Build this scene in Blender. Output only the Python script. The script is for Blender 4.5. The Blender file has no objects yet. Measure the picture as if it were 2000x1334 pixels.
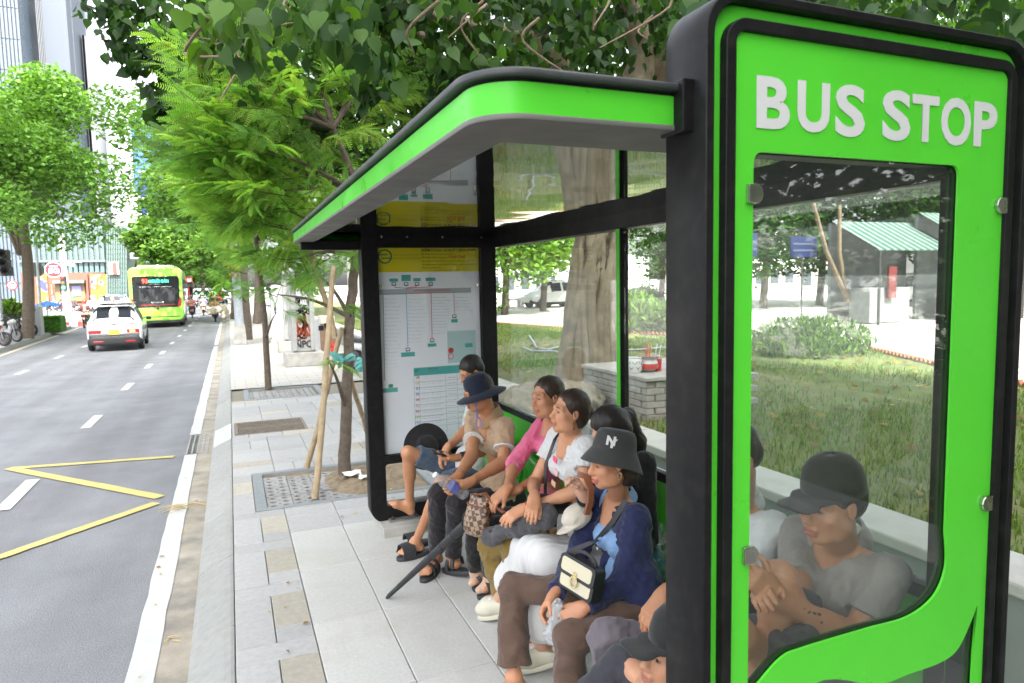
import bpy, bmesh, math, random
import numpy as np
from mathutils import Vector, Matrix
rad=math.radians
random.seed(7); rng=np.random.default_rng(7)
SC=bpy.context.scene; COL=SC.collection
# ------------------------------------------------------------------ camera
CH=1.75; F=1325.4
def _axes(yaw,pitch,roll):
    cy,sy,cp,sp,cr,sr=math.cos(yaw),math.sin(yaw),math.cos(pitch),math.sin(pitch),math.cos(roll),math.sin(roll)
    f=Vector((sy*cp,cy*cp,sp)); r=Vector((cy,-sy,0)); u=r.cross(f)
    return cr*r+sr*u, -sr*r+cr*u, f
CR,CU,CF=_axes(.391759,-.08842,-.019762)
cam=bpy.data.cameras.new('camera'); camo=bpy.data.objects.new('camera',cam); COL.objects.link(camo)
cam.sensor_width=36; cam.lens=F/2000*36; cam.clip_start=.05; cam.clip_end=3000
camo.matrix_world=Matrix(((CR.x,CU.x,-CF.x,0),(CR.y,CU.y,-CF.y,0),(CR.z,CU.z,-CF.z,CH),(0,0,0,1)))
cam.dof.use_dof=True; cam.dof.focus_distance=2.9; cam.dof.aperture_fstop=6.3
SC.camera=camo
# ------------------------------------------------------------------ light
SUN_EL,SUN_AZ=rad(50),rad(180)          # azimuth measured from +Y towards +X
world=bpy.data.worlds.new('World'); SC.world=world; world.use_nodes=True
nt=world.node_tree; nt.nodes.clear()
o_=nt.nodes.new('ShaderNodeOutputWorld'); b_=nt.nodes.new('ShaderNodeBackground'); s_=nt.nodes.new('ShaderNodeTexSky')
h_=nt.nodes.new('ShaderNodeHueSaturation')
s_.sky_type='NISHITA'; s_.sun_disc=False; s_.sun_elevation=SUN_EL; s_.sun_rotation=SUN_AZ; s_.air_density=1.0; s_.dust_density=5.0; s_.ozone_density=1.0
h_.inputs['Saturation'].default_value=.28
b_.inputs['Strength'].default_value=.15
nt.links.new(s_.outputs[0],h_.inputs['Color']); nt.links.new(h_.outputs[0],b_.inputs['Color']); nt.links.new(b_.outputs[0],o_.inputs[0])
sun=bpy.data.lights.new('sun','SUN'); sun.energy=3.2; sun.angle=rad(.6); sun.color=(1,.95,.87)
suno=bpy.data.objects.new('sun',sun); COL.objects.link(suno)
sd=Vector((math.sin(SUN_AZ)*math.cos(SUN_EL),math.cos(SUN_AZ)*math.cos(SUN_EL),math.sin(SUN_EL)))
suno.rotation_euler=sd.to_track_quat('Z','Y').to_euler(); suno.location=sd*60
vs=SC.view_settings; vs.view_transform='Standard'; vs.look='None'; vs.gamma=1; vs.use_curve_mapping=False; vs.exposure=2.5
SC.cycles.max_bounces=10; SC.cycles.transparent_max_bounces=16; SC.cycles.caustics_reflective=False; SC.cycles.caustics_refractive=False
# ------------------------------------------------------------------ placing helpers (a measured pixel of the photograph -> a point of the place)
def ray(x,y): return CR*(x-1000)+CU*(667-y)+CF*F
def gp(x,y,z=0.0):
    d=ray(x,y); return Vector((0,0,CH))+d*((z-CH)/d.z)
def pY(x,y,Y):
    d=ray(x,y); return Vector((0,0,CH))+d*(Y/d.y)
def pX(x,y,X):
    d=ray(x,y); return Vector((0,0,CH))+d*(X/d.x)
# ------------------------------------------------------------------ object helpers
def tag(o,label=None,cat=None,group=None,kind=None):
    if label: o['label']=label
    if cat: o['category']=cat
    if group: o['group']=group
    if kind: o['kind']=kind
    return o
def link(name,me,mat=None,parent=None,loc=None):
    o=bpy.data.objects.new(name,me); COL.objects.link(o)
    if me is not None and mat is not None:
        for m in (mat if isinstance(mat,(list,tuple)) else [mat]): me.materials.append(m)
    if parent is not None: o.parent=parent
    if loc is not None: o.location=loc
    return o
def thing(name,label,cat,loc=(0,0,0),rz=0,group=None):
    o=bpy.data.objects.new(name,None); COL.objects.link(o); o.location=loc; o.rotation_euler=(0,0,rz); o.empty_display_size=.1
    return tag(o,label,cat,group)
def kids(o): return [c for c in bpy.data.objects if c.parent==o]
def copy_tree(o,parent=None):
    c=o.copy(); COL.objects.link(c)
    if parent: c.parent=parent
    for ch in list(o.children): copy_tree(ch,c)
    return c
def local(o,v): return Vector(v)-o.location
class MB:
    def __init__(s): s.v=[]; s.f=[]; s.m=[]
    def add(s,vs,fs,m=0):
        n=len(s.v); s.v+= [tuple(q) for q in vs]; s.f+=[tuple(i+n for i in f) for f in fs]; s.m+=[m]*len(fs); return s
    def box(s,x0,x1,y0,y1,z0,z1,m=0):
        vs=[(x,y,z) for z in (z0,z1) for y in (y0,y1) for x in (x0,x1)]
        return s.add(vs,[(0,2,3,1),(4,5,7,6),(0,1,5,4),(1,3,7,5),(3,2,6,7),(2,0,4,6)],m)
    def obox(s,c,size,R=None,m=0):
        R=R or Matrix.Identity(3); c=Vector(c); hx,hy,hz=[q/2 for q in size]
        vs=[c+R@Vector((x,y,z)) for z in (-hz,hz) for y in (-hy,hy) for x in (-hx,hx)]
        return s.add(vs,[(0,2,3,1),(4,5,7,6),(0,1,5,4),(1,3,7,5),(3,2,6,7),(2,0,4,6)],m)
    def bar(s,a,b,w,h,m=0,up=(0,0,1)):
        a,b=Vector(a),Vector(b); d=(b-a); L=d.length; d.normalize(); u=Vector(up)
        if abs(d.dot(u))>.98: u=Vector((0,1,0))
        x=d.cross(u).normalized(); z=x.cross(d)
        return s.obox((a+b)/2,(w,L,h),Matrix((x,d,z)).transposed(),m)
    def tube(s,pts,r,n=8,m=0,cap=True,flat=1.0):
        pts=[Vector(p) for p in pts]; k=len(pts); rs=r if isinstance(r,(list,tuple)) else [r]*k
        rings=[]; prev=None
        for i,p in enumerate(pts):
            d=(pts[min(i+1,k-1)]-pts[max(i-1,0)])
            if d.length<1e-9: d=Vector((0,0,1))
            d.normalize()
            if prev is None:
                u=d.orthogonal().normalized()
            else:
                u=(prev-d*prev.dot(d)); u=u.normalized() if u.length>1e-6 else d.orthogonal().normalized()
            prev=u; w=d.cross(u)
            rings.append([p+(u*math.cos(2*math.pi*j/n)+w*math.sin(2*math.pi*j/n)*flat)*rs[i] for j in range(n)])
        vs=[q for rg in rings for q in rg]; fs=[]
        for i in range(k-1):
            for j in range(n):
                a=i*n+j; b=i*n+(j+1)%n; fs.append((a,b,b+n,a+n))
        if cap: fs.append(tuple(range(n-1,-1,-1))); fs.append(tuple(range((k-1)*n,k*n)))
        return s.add(vs,fs,m)
    def cyl(s,a,b,r,n=16,m=0): return s.tube([a,b],r,n,m)
    def lathe(s,prof,n=24,c=(0,0,0),R=None,m=0,sx=1,sy=1,caps=True):
        c=Vector(c); R=R or Matrix.Identity(3); vs=[]; fs=[]; k=len(prof)
        for r,z in prof:
            for j in range(n):
                a=2*math.pi*j/n; vs.append(c+R@Vector((r*math.cos(a)*sx,r*math.sin(a)*sy,z)))
        for i in range(k-1):
            for j in range(n):
                a=i*n+j; b=i*n+(j+1)%n; fs.append((a,b,b+n,a+n))
        loop=abs(prof[0][0]-prof[-1][0])+abs(prof[0][1]-prof[-1][1])<1e-5
        if caps and not loop and prof[0][0]>.002 and abs(prof[0][1]-prof[1][1])>1e-6: fs.append(tuple(range(n-1,-1,-1)))
        if caps and not loop and prof[-1][0]>.002 and abs(prof[-1][1]-prof[-2][1])>1e-6: fs.append(tuple(range((k-1)*n,k*n)))
        return s.add(vs,fs,m)
    def prism(s,poly,fn,d0,d1,m=0):
        # poly of 2-D points, fn(u,v,d)->3-D
        n=len(poly); vs=[fn(u,v,d0) for u,v in poly]+[fn(u,v,d1) for u,v in poly]
        fs=[tuple(range(n-1,-1,-1)),tuple(range(n,2*n))]+[(i,(i+1)%n,(i+1)%n+n,i+n) for i in range(n)]
        return s.add(vs,fs,m)
    def quad(s,a,b,c,d,m=0): return s.add([a,b,c,d],[(0,1,2,3)],m)
    def mesh(s,name,bevel=0,seg=2,smooth=False,merge=False):
        me=bpy.data.meshes.new(name); me.from_pydata(s.v,[],s.f)
        if len(set(s.m))>1: me.polygons.foreach_set('material_index',s.m)
        bm=bmesh.new(); bm.from_mesh(me)
        if merge: bmesh.ops.remove_doubles(bm,verts=bm.verts,dist=1e-5)
        bmesh.ops.recalc_face_normals(bm,faces=bm.faces)
        if bevel:
            ed=[e for e in bm.edges if len(e.link_faces)==2 and e.calc_face_angle(0)>rad(35)]
            bmesh.ops.bevel(bm,geom=ed,offset=bevel,segments=seg,profile=.5,affect='EDGES',clamp_overlap=True)
        if smooth:
            for f in bm.faces: f.smooth=True
            for e in bm.edges:
                if len(e.link_faces)==2 and e.calc_face_angle(0)>rad(50): e.smooth=False
        bm.to_mesh(me); bm.free(); return me
    def build(s,name,mat,parent=None,bevel=0,seg=2,smooth=False,merge=False,loc=None,kind=None):
        if loc is not None or (parent is not None and parent.location.length>0 and loc is None):
            pass
        o=link(name,s.mesh(name,bevel,seg,smooth,merge),mat,parent,loc)
        if kind: o['kind']=kind
        return o
def rrect(x0,x1,z0,z1,r,n=7):
    out=[]
    for cx,cz,a0 in ((x1-r,z1-r,0),(x0+r,z1-r,90),(x0+r,z0+r,180),(x1-r,z0+r,270)):
        for i in range(n+1):
            a=rad(a0+90*i/n); out.append((cx+r*math.cos(a),cz+r*math.sin(a)))
    return out
_tmp=None
def curve_mesh(c):
    o=bpy.data.objects.new('tmp',c); COL.objects.link(o)
    dg=bpy.context.evaluated_depsgraph_get(); me=bpy.data.meshes.new_from_object(o.evaluated_get(dg))
    bpy.data.objects.remove(o); bpy.data.curves.remove(c); me.materials.clear(); return me
def plate_mesh(loops,depth,bevel=0):
    """closed 2-D loops (holes allowed) -> slab in the XY plane, thickness depth"""
    c=bpy.data.curves.new('c','CURVE'); c.dimensions='2D'; c.fill_mode='BOTH'; c.extrude=depth/2; c.bevel_depth=bevel; c.bevel_resolution=1
    if bevel: c.extrude=max(depth/2-bevel,0); c.offset=-bevel
    for lp in loops:
        s=c.splines.new('POLY'); s.points.add(len(lp)-1); s.use_cyclic_u=True
        s.points.foreach_set('co',[q for u,v in lp for q in (u,v,0,1)])
    return curve_mesh(c)
RXZ=Matrix.Rotation(rad(90),4,'X')     # XY plane -> XZ plane facing -Y
def plate(name,loops,y0,y1,mat,parent=None,bevel=0):
    me=plate_mesh(loops,abs(y1-y0),bevel); me.transform(Matrix.Translation((0,(y0+y1)/2,0))@RXZ)
    return link(name,me,mat,parent)
def text_mesh(t,size=1.0,bold=0.0,depth=0.0,align='LEFT',shear=0.0):
    c=bpy.data.curves.new('t','FONT'); c.body=t; c.size=size; c.offset=bold; c.extrude=depth; c.align_x=align; c.shear=shear; c.resolution_u=4
    return curve_mesh(c)
def fit_text(t,x0,x1,z0,z1,bold=0,depth=.001):
    """text scaled so that its ink fills the box"""
    me=text_mesh(t,1.0,bold,depth); co=np.array([v.co for v in me.vertices]); a,b=co.min(0),co.max(0)
    sx=(x1-x0)/(b[0]-a[0]); sz=(z1-z0)/max(b[1]-a[1],1e-6)
    me.transform(Matrix.Translation((x0,z0,0))@Matrix.Diagonal((sx,sz,1,1))@Matrix.Translation((-a[0],-a[1],0)))
    return me
def join_meshes(name,mes):
    bm=bmesh.new()
    for m in mes: bm.from_mesh(m)
    out=bpy.data.meshes.new(name); bm.to_mesh(out); bm.free()
    for m in mes: bpy.data.meshes.remove(m)
    return out
# ------------------------------------------------------------------ materials
MATS={}
def M(name,col,rough=.5,metal=0.0,var=.12,vs=6.0,bump=0.0,bs=80.0,spec=.5,rand=0.0,stain=0.0,ss=1.2,staincol=None,coat=0.0,emit=0,transl=0.0,sheen=0.0,attr=None,wr=0.0,trc=(1.5,1.6,.6)):
    if name in MATS: return MATS[name]
    m=bpy.data.materials.new(name); m.use_nodes=True; MATS[name]=m; t=m.node_tree; N=t.nodes; L=t.links
    p=N['Principled BSDF']; c=(*col,1)
    geo=N.new('ShaderNodeNewGeometry')
    def noise(scale,detail=4,rough_=.55):
        n=N.new('ShaderNodeTexNoise'); n.inputs['Scale'].default_value=scale; n.inputs['Detail'].default_value=detail; n.inputs['Roughness'].default_value=rough_
        L.new(geo.outputs['Position'],n.inputs['Vector']); return n
    base=N.new('ShaderNodeRGB'); base.outputs[0].default_value=c; out=base.outputs[0]
    if attr:
        a=N.new('ShaderNodeAttribute'); a.attribute_name=attr; out=a.outputs['Color']
    def mulby(fac_socket,lo,hi):
        nonlocal out
        r=N.new('ShaderNodeMapRange'); r.inputs[1].default_value=.25; r.inputs[2].default_value=.75; r.inputs[3].default_value=lo; r.inputs[4].default_value=hi
        L.new(fac_socket,r.inputs[0]); x=N.new('ShaderNodeVectorMath'); x.operation='SCALE'
        L.new(out,x.inputs[0]); L.new(r.outputs[0],x.inputs['Scale']); out=x.outputs[0]
    if var: mulby(noise(vs).outputs['Fac'],1-var,1+var)
    if rand:
        oi=N.new('ShaderNodeObjectInfo'); r=N.new('ShaderNodeMapRange'); r.inputs[3].default_value=1-rand; r.inputs[4].default_value=1+rand
        L.new(oi.outputs['Random'],r.inputs[0]); x=N.new('ShaderNodeVectorMath'); x.operation='SCALE'; L.new(out,x.inputs[0]); L.new(r.outputs[0],x.inputs['Scale']); out=x.outputs[0]
    if stain:
        n=noise(ss,6,.65); r=N.new('ShaderNodeMapRange'); r.inputs[1].default_value=.48; r.inputs[2].default_value=.72; r.inputs[3].default_value=0; r.inputs[4].default_value=stain
        L.new(n.outputs['Fac'],r.inputs[0]); mx=N.new('ShaderNodeMix'); mx.data_type='RGBA'; L.new(r.outputs[0],mx.inputs[0]); L.new(out,mx.inputs[6]); mx.inputs[7].default_value=(*(staincol or [q*.45 for q in col]),1); out=mx.outputs[2]
    L.new(out,p.inputs['Base Color'])
    p.inputs['Roughness'].default_value=rough; p.inputs['Metallic'].default_value=metal; p.inputs['Specular IOR Level'].default_value=spec; p.inputs['Coat Weight'].default_value=coat; p.inputs['Coat Roughness'].default_value=.08
    if rough>.1 and var:
        r=N.new('ShaderNodeMapRange'); r.inputs[1].default_value=.3; r.inputs[2].default_value=.7; r.inputs[3].default_value=max(rough-.1,.03); r.inputs[4].default_value=min(rough+.1,1); L.new(noise(vs*2.3).outputs['Fac'],r.inputs[0]); L.new(r.outputs[0],p.inputs['Roughness'])
    if sheen: p.inputs['Sheen Weight'].default_value=sheen
    if emit: p.inputs['Emission Color'].default_value=c; p.inputs['Emission Strength'].default_value=emit
    nrm=None
    if wr:
        w=N.new('ShaderNodeTexNoise'); w.inputs['Scale'].default_value=7.5; w.inputs['Detail'].default_value=2.0; w.inputs['Distortion'].default_value=.9; L.new(geo.outputs['Position'],w.inputs['Vector']); sb=N.new('ShaderNodeMath'); sb.operation='SUBTRACT'; sb.inputs[1].default_value=.5; L.new(w.outputs['Fac'],sb.inputs[0]); ab=N.new('ShaderNodeMath'); ab.operation='ABSOLUTE'; L.new(sb.outputs[0],ab.inputs[0])
        b=N.new('ShaderNodeBump'); b.inputs['Strength'].default_value=min(wr*.75,.7); b.inputs['Distance'].default_value=.045; L.new(ab.outputs[0],b.inputs['Height']); nrm=b.outputs[0]
    if bump:
        b=N.new('ShaderNodeBump'); b.inputs['Strength'].default_value=bump; b.inputs['Distance'].default_value=.01; L.new(noise(bs,5).outputs['Fac'],b.inputs['Height'])
        if nrm: L.new(nrm,b.inputs['Normal'])
        nrm=b.outputs[0]
    if nrm: L.new(nrm,p.inputs['Normal'])
    if transl:
        tr=N.new('ShaderNodeBsdfTranslucent'); ad=N.new('ShaderNodeMixShader'); ad.inputs[0].default_value=transl
        x=N.new('ShaderNodeVectorMath'); x.operation='MULTIPLY'; L.new(out,x.inputs[0]); x.inputs[1].default_value=trc; L.new(x.outputs[0],tr.inputs['Color'])
        L.new(p.outputs[0],ad.inputs[1]); L.new(tr.outputs[0],ad.inputs[2]); L.new(ad.outputs[0],N['Material Output'].inputs[0])
    return m
def glass(name,tint=(.93,.96,.95),refl=1.0,veil=0.0,base=.0):
    if name in MATS: return MATS[name]
    m=bpy.data.materials.new(name); m.use_nodes=True; MATS[name]=m; t=m.node_tree; N=t.nodes; L=t.links; N.remove(N['Principled BSDF'])
    tr=N.new('ShaderNodeBsdfTransparent'); tr.inputs[0].default_value=(*tint,1); gl=N.new('ShaderNodeBsdfGlossy'); gl.inputs['Roughness'].default_value=.015; gl.inputs['Color'].default_value=(1,1,1,1)
    lw=N.new('ShaderNodeLayerWeight'); pw=N.new('ShaderNodeMath'); pw.operation='POWER'; pw.inputs[1].default_value=5; L.new(lw.outputs['Facing'],pw.inputs[0])
    mu=N.new('ShaderNodeMath'); mu.operation='MULTIPLY_ADD'; mu.inputs[1].default_value=.95*refl; mu.inputs[2].default_value=.045*refl+base; mu.use_clamp=True; L.new(pw.outputs[0],mu.inputs[0])
    mx=N.new('ShaderNodeMixShader'); L.new(mu.outputs[0],mx.inputs[0]); L.new(tr.outputs[0],mx.inputs[1]); L.new(gl.outputs[0],mx.inputs[2]); out=mx.outputs[0]
    if veil:
        df=N.new('ShaderNodeBsdfDiffuse'); df.inputs[0].default_value=(.7,.72,.72,1); nz=N.new('ShaderNodeTexNoise'); nz.inputs['Scale'].default_value=3; nz.inputs['Detail'].default_value=5
        g=N.new('ShaderNodeNewGeometry'); L.new(g.outputs['Position'],nz.inputs['Vector']); r=N.new('ShaderNodeMapRange'); r.inputs[1].default_value=.3; r.inputs[2].default_value=.8; r.inputs[3].default_value=veil*.4; r.inputs[4].default_value=veil*1.6; L.new(nz.outputs['Fac'],r.inputs[0])
        m2=N.new('ShaderNodeMixShader'); L.new(r.outputs[0],m2.inputs[0]); L.new(out,m2.inputs[1]); L.new(df.outputs[0],m2.inputs[2]); out=m2.outputs[0]
    L.new(out,N['Material Output'].inputs[0]); return m
# ================================================================== GROUND
asphalt=M('asphalt',(.162,.168,.178),.85,var=.14,vs=1.4,bump=.8,bs=150,stain=.5,ss=.5,staincol=(.105,.112,.122))
dirt_gutter=M('gutter_dirt',(.27,.245,.20),.95,var=.35,vs=5,bump=.5,bs=90,stain=.6,ss=3,staincol=(.12,.12,.12))
paint_white=M('road_paint_white',(.41,.42,.41),.7,var=.12,vs=9,stain=.8,ss=14,staincol=(.42,.42,.42))
paint_yellow=M('road_paint_yellow',(.44,.36,.12),.7,var=.15,vs=12,stain=.75,ss=18,staincol=(.36,.31,.16))
granite=M('granite_grey',(.33,.33,.325),.72,var=.1,vs=30,bump=.15,bs=220,rand=.09,stain=.22,ss=2.2,staincol=(.30,.30,.295))
granite_tan=M('granite_tan',(.345,.322,.27),.72,var=.13,vs=30,bump=.15,bs=220,rand=.1,stain=.2,ss=2.5)
slabm=M('granite_slab',(.45,.45,.43),.68,var=.10,vs=60,bump=.18,bs=240,rand=.07,stain=.7,ss=2.6,staincol=(.37,.355,.31))
kerbm=M('kerb_granite',(.25,.255,.243),.75,var=.12,vs=20,bump=.2,bs=180,rand=.06,stain=.4,ss=3,staincol=(.20,.19,.165))
joint=M('joint_sand',(.2,.18,.145),.95,var=.2,vs=20)
conc=M('concrete',(.36,.35,.32),.85,var=.18,vs=6,bump=.25,bs=60,stain=.5,ss=4,staincol=(.2,.19,.17))
conc_pale=M('concrete_pale',(.5,.5,.47),.85,var=.12,vs=3,bump=.2,bs=50,stain=.3,ss=1.4,staincol=(.34,.33,.29))
soil=M('soil',(.2,.155,.1),.97,var=.35,vs=9,bump=.9,bs=70,stain=.5,ss=12,staincol=(.3,.25,.17))
darksteel=M('dark_steel',(.06,.06,.06),.5,metal=.6,var=.2)
_t=asphalt.node_tree; _n=_t.nodes.new('ShaderNodeTexNoise'); _n.inputs['Scale'].default_value=130; _n.inputs['Detail'].default_value=2; _g=_t.nodes.new('ShaderNodeNewGeometry'); _t.links.new(_g.outputs['Position'],_n.inputs['Vector'])
_r=_t.nodes.new('ShaderNodeMapRange'); _r.inputs[1].default_value=.3; _r.inputs[2].default_value=.7; _r.inputs[3].default_value=.72; _r.inputs[4].default_value=1.3; _t.links.new(_n.outputs['Fac'],_r.inputs[0])
_p=_t.nodes['Principled BSDF']; _src=_p.inputs['Base Color'].links[0].from_socket; _x=_t.nodes.new('ShaderNodeVectorMath'); _x.operation='SCALE'; _t.links.new(_src,_x.inputs[0]); _t.links.new(_r.outputs[0],_x.inputs['Scale']); _t.links.new(_x.outputs[0],_p.inputs['Base Color'])
_m=_t.nodes.new('ShaderNodeMapping'); _m.inputs['Scale'].default_value=(1.5,.06,1); _n2=_t.nodes.new('ShaderNodeTexNoise'); _n2.inputs['Scale'].default_value=1.2; _n2.inputs['Detail'].default_value=4; _t.links.new(_g.outputs['Position'],_m.inputs[0]); _t.links.new(_m.outputs[0],_n2.inputs['Vector'])
_r2=_t.nodes.new('ShaderNodeMapRange'); _r2.inputs[1].default_value=.35; _r2.inputs[2].default_value=.65; _r2.inputs[3].default_value=.82; _r2.inputs[4].default_value=1.1; _t.links.new(_n2.outputs['Fac'],_r2.inputs[0]); _x2=_t.nodes.new('ShaderNodeVectorMath'); _x2.operation='SCALE'; _t.links.new(_x.outputs[0],_x2.inputs[0]); _t.links.new(_r2.outputs[0],_x2.inputs['Scale']); _t.links.new(_x2.outputs[0],_p.inputs['Base Color'])
# far farground: one sheet out to the horizon
b=MB(); b.box(-900,900,-300,1500,-.6,-.16); tag(b.build('ground',M('far_ground',(.3,.3,.29),.9,var=.15,vs=.2)),kind='structure')
b=MB(); b.quad((-30,-40,-.13),(-.285,-40,-.13),(-.285,1400,-.13),(-30,1400,-.13)); b.quad((-30,58,-.1301),(-30,78,-.1301),(-160,78,-.1301),(-160,58,-.1301))
road=tag(b.build('road',asphalt),kind='structure')
b=MB(); b.quad((-.435,-40,-.126),(-.283,-40,-.126),(-.283,60,-.126),(-.435,60,-.126)); b.build('gutter_strip',dirt_gutter,road)
def mark(name,poly,mat,z=-.122): 
    m=MB(); m.add([(x,y,z) for x,y in poly],[tuple(range(len(poly)))]); return m.build(name,mat,road)
def wobble_strip(x0,x1,y0,y1,step=.25,amp=.006):
    n=max(2,int((y1-y0)/step)); ys=[y0+(y1-y0)*i/n for i in range(n+1)]; m=MB()
    L=[(x0+random.uniform(-amp,amp),y) for y in ys]; R_=[(x1+random.uniform(-amp,amp),y) for y in ys]
    m.add([(x,y,-.121) for x,y in L]+[(x,y,-.121) for x,y in R_],[(i,n+1+i,n+2+i,i+1) for i in range(n)]); return m
for y0,y1 in ((-8,8.33),(9.45,23.5),(23.9,40)): wobble_strip(-.562,-.433,y0,y1).build('edge_line',paint_white,road)
for k in range(-2,12):
    y=6.95+3.68*k; x=-1.97+(.16 if k>2 else 0)*0; mark('lane_dash',[(x,y),(x+.125,y-.02),(x+.125,y+1.0),(x,y+1.02)],paint_white)
for k in range(-1,8):
    y=18.3+3.72*k; x=-4.6+.03*k*0; mark('lane_dash',[(x,y),(x+.13,y-.02),(x+.13,y+.86),(x,y+.88)],paint_white)
_yl=[0]
def yline(a,b,w):
    _yl[0]+=1; zz=-.1225+.0012*_yl[0]
    a,b=Vector((*a,0)),Vector((*b,0)); d=(b-a).normalized(); n=Vector((-d.y,d.x,0))*w/2
    n_=14; m=MB(); P=[a+(b-a)*i/n_ for i in range(n_+1)]
    m.add([(*(p+n*random.uniform(.88,1.08)).xy,zz) for p in P]+[(*(p-n*random.uniform(.88,1.08)).xy,zz) for p in P],[(i,i+1,n_+2+i,n_+1+i) for i in range(n_)]); m.build('bus_box_line',paint_yellow,road)
A_=gp(18,916,-.13); 
yline(gp(340,893,-.13).xy,A_.xy,.1); yline(A_.xy,gp(312,973,-.13).xy,.115); yline(gp(306,984,-.13).xy,gp(0,1090,-.13).xy,.1); yline(gp(0,1090,-.13).xy,gp(-160,1150,-.13).xy,.1)
# thin edge line + kerb of the far side are on a slight diagonal
LK=[gp(0,689,-.13),gp(60,667,-.13),gp(139,642,-.13),gp(150,636,-.13)]
d0=(LK[0]-LK[2]).normalized(); near=LK[0]+d0*24
far_kerb_pts=[near,LK[0],LK[2],Vector((LK[2].x-.9,LK[2].y+3,-.13)),Vector((LK[2].x-3.5,LK[2].y+7,-.13)),Vector((LK[2].x-40,LK[2].y+9,-.13))]
# far pavement (left of the road) with its kerb
b=MB(); fs=far_kerb_pts; n=len(fs)
b.add([(p.x,p.y,0) for p in fs]+[(-70,p.y,0) for p in fs],[(i,i+1,n+i+1,n+i) for i in range(n-1)])
farwalk=tag(b.build('far_pavement',M('far_paving',(.3,.3,.29),.85,var=.15,vs=2,stain=.3,ss=.7)),kind='structure')
b=MB()
for i in range(n-1):
    a,c=fs[i],fs[i+1]; L=(c-a).length; k=max(1,int(L/1.2)); dd=(c-a)/k; nn=Vector((-dd.y,dd.x,0)).normalized()*.16
    if nn.x>0: nn=-nn
    for j in range(k):
        p=a+dd*j; q=a+dd*(j+.985)
        mb=MB(); mb.add([(p.x,p.y,-.14),(q.x,q.y,-.14),(q.x,q.y,.0),(p.x,p.y,.0),(*(p+nn).xy,.004),(*(q+nn).xy,.004),(*(q+nn).xy,-.14),(*(p+nn).xy,-.14)],[(0,1,2,3),(3,2,5,4),(0,3,4,7),(1,6,5,2)]); 
        if j<26 and i<4: mb.build('kerb_stone',kerbm,farwalk)
for i in range(0,2):
    a,c=fs[i],fs[i+1]; nn=Vector((.22,.03,0)); mark('edge_line',[((a+nn).x,a.y),((a+nn*1.6).x,a.y),((c+nn*1.6).x,c.y),((c+nn).x,c.y)],M('worn_yellow',(.42,.37,.26),.8,var=.2))
# near pavement: bed, kerb stones, pavers one by one
b=MB(); b.box(-.10,3.2,-6,60,-.5,-.05); walk=tag(b.build('pavement',joint),kind='structure')
def kerbstone_mesh():
    m=MB(); pr=[(-.285,-.16),(-.283,-.118),(-.255,-.088),(-.115,-.012),(-.085,.0),(-.066,.0),(-.066,-.16)]
    m.prism(pr,lambda u,v,d:(u,d,v),0,1); return m.mesh('kerb_stone',bevel=.004,seg=1)
km=kerbstone_mesh(); km.materials.append(kerbm); y=-2.1; k=0
while y<60:
    L=random.choice([.98,1.0,1.2]); 
    if 8.33<y+L and y<9.45 and y<8.34: L=8.34-y
    o=link('kerb_stone',km,None,walk,(0,y,random.uniform(-.002,.002))); o.scale=(1,L-.006,1); y+=L
def unit_tile(w,l):
    m=MB(); c=.0035
    m.add([(0,0,-.045),(w,0,-.045),(w,l,-.045),(0,l,-.045),(0,0,-c),(w,0,-c),(w,l,-c),(0,l,-c),(c,c,0),(w-c,c,0),(w-c,l-c,0),(c,l-c,0)],
      [(0,1,5,4),(1,2,6,5),(2,3,7,6),(3,0,4,7),(4,5,9,8),(5,6,10,9),(6,7,11,10),(7,4,8,11),(8,9,10,11)]); return m.mesh('paver')
_tiles={}
ntile=0
def tile(x,y,w,l,mat):
    global ntile
    key=(round(w,3),round(l,3),mat.name)
    if key not in _tiles: me=unit_tile(w-.004,l-.004); me.materials.append(mat); _tiles[key]=me
    o=link('paver',_tiles[key],None,walk,(x+.002,y+.002,random.uniform(-.0015,.0015))); o.rotation_euler=(random.uniform(-.002,.002),random.uniform(-.002,.002),0); ntile+=1
PIT=[(.10,1.62,5.53,6.69),(.12,1.35,11.1,12.3)]; GR=(-.03,.80,8.53,9.34); PIL=[(1.03,1.95,15.2,16.6)]
def cut_tile(x,y,w,l,mat):
    parts=[(x,y,w,l)]
    for a,c,d,e in PIT+[GR]:
        out=[]
        for (X,Y,W,L) in parts:
            if not (X<c-.005 and X+W>a+.005 and Y<e-.005 and Y+L>d+.005): out.append((X,Y,W,L)); continue
            if Y<d: out.append((X,Y,W,d-Y))
            if Y+L>e: out.append((X,e,W,Y+L-e))
            y0,y1=max(Y,d),min(Y+L,e)
            if X<a: out.append((X,y0,a-X,y1-y0))
            if X+W>c: out.append((c,y0,X+W-c,y1-y0))
        parts=out
    for q in parts:
        if q[2]>.02 and q[3]>.02: tile(*q,mat)
def blocked(x,y,w,l):
    for a,c,d,e in PIT+[GR]:
        if x<c-.01 and x+w>a+.01 and y<e-.01 and y+l>d+.01: return True
    return False
# big slabs in the bus bay
xs=[.308,.675,1.042,1.409,1.776,2.143,2.51,2.877,3.2]
for i in range(len(xs)-1):
    y=.0+(.0 if i%2==0 else -.0)
    for j in range(0,7): tile(xs[i],j*.711-.03+ (0 if i==0 else (.0 if i%2 else .0)),xs[i+1]-xs[i],.711,slabm)
# narrow strip along the kerb: grey and tan setts
y=1.1;k=0
while y<5.2:
    tile(-.064,y,.372,.165,granite); tile(-.064,y+.165,.19,.55,granite); tile(.126,y+.165,.182,.16,granite); tile(.126,y+.325,.182,.39,granite_tan if k!=9 else granite); y+=.715; k+=1
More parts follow.
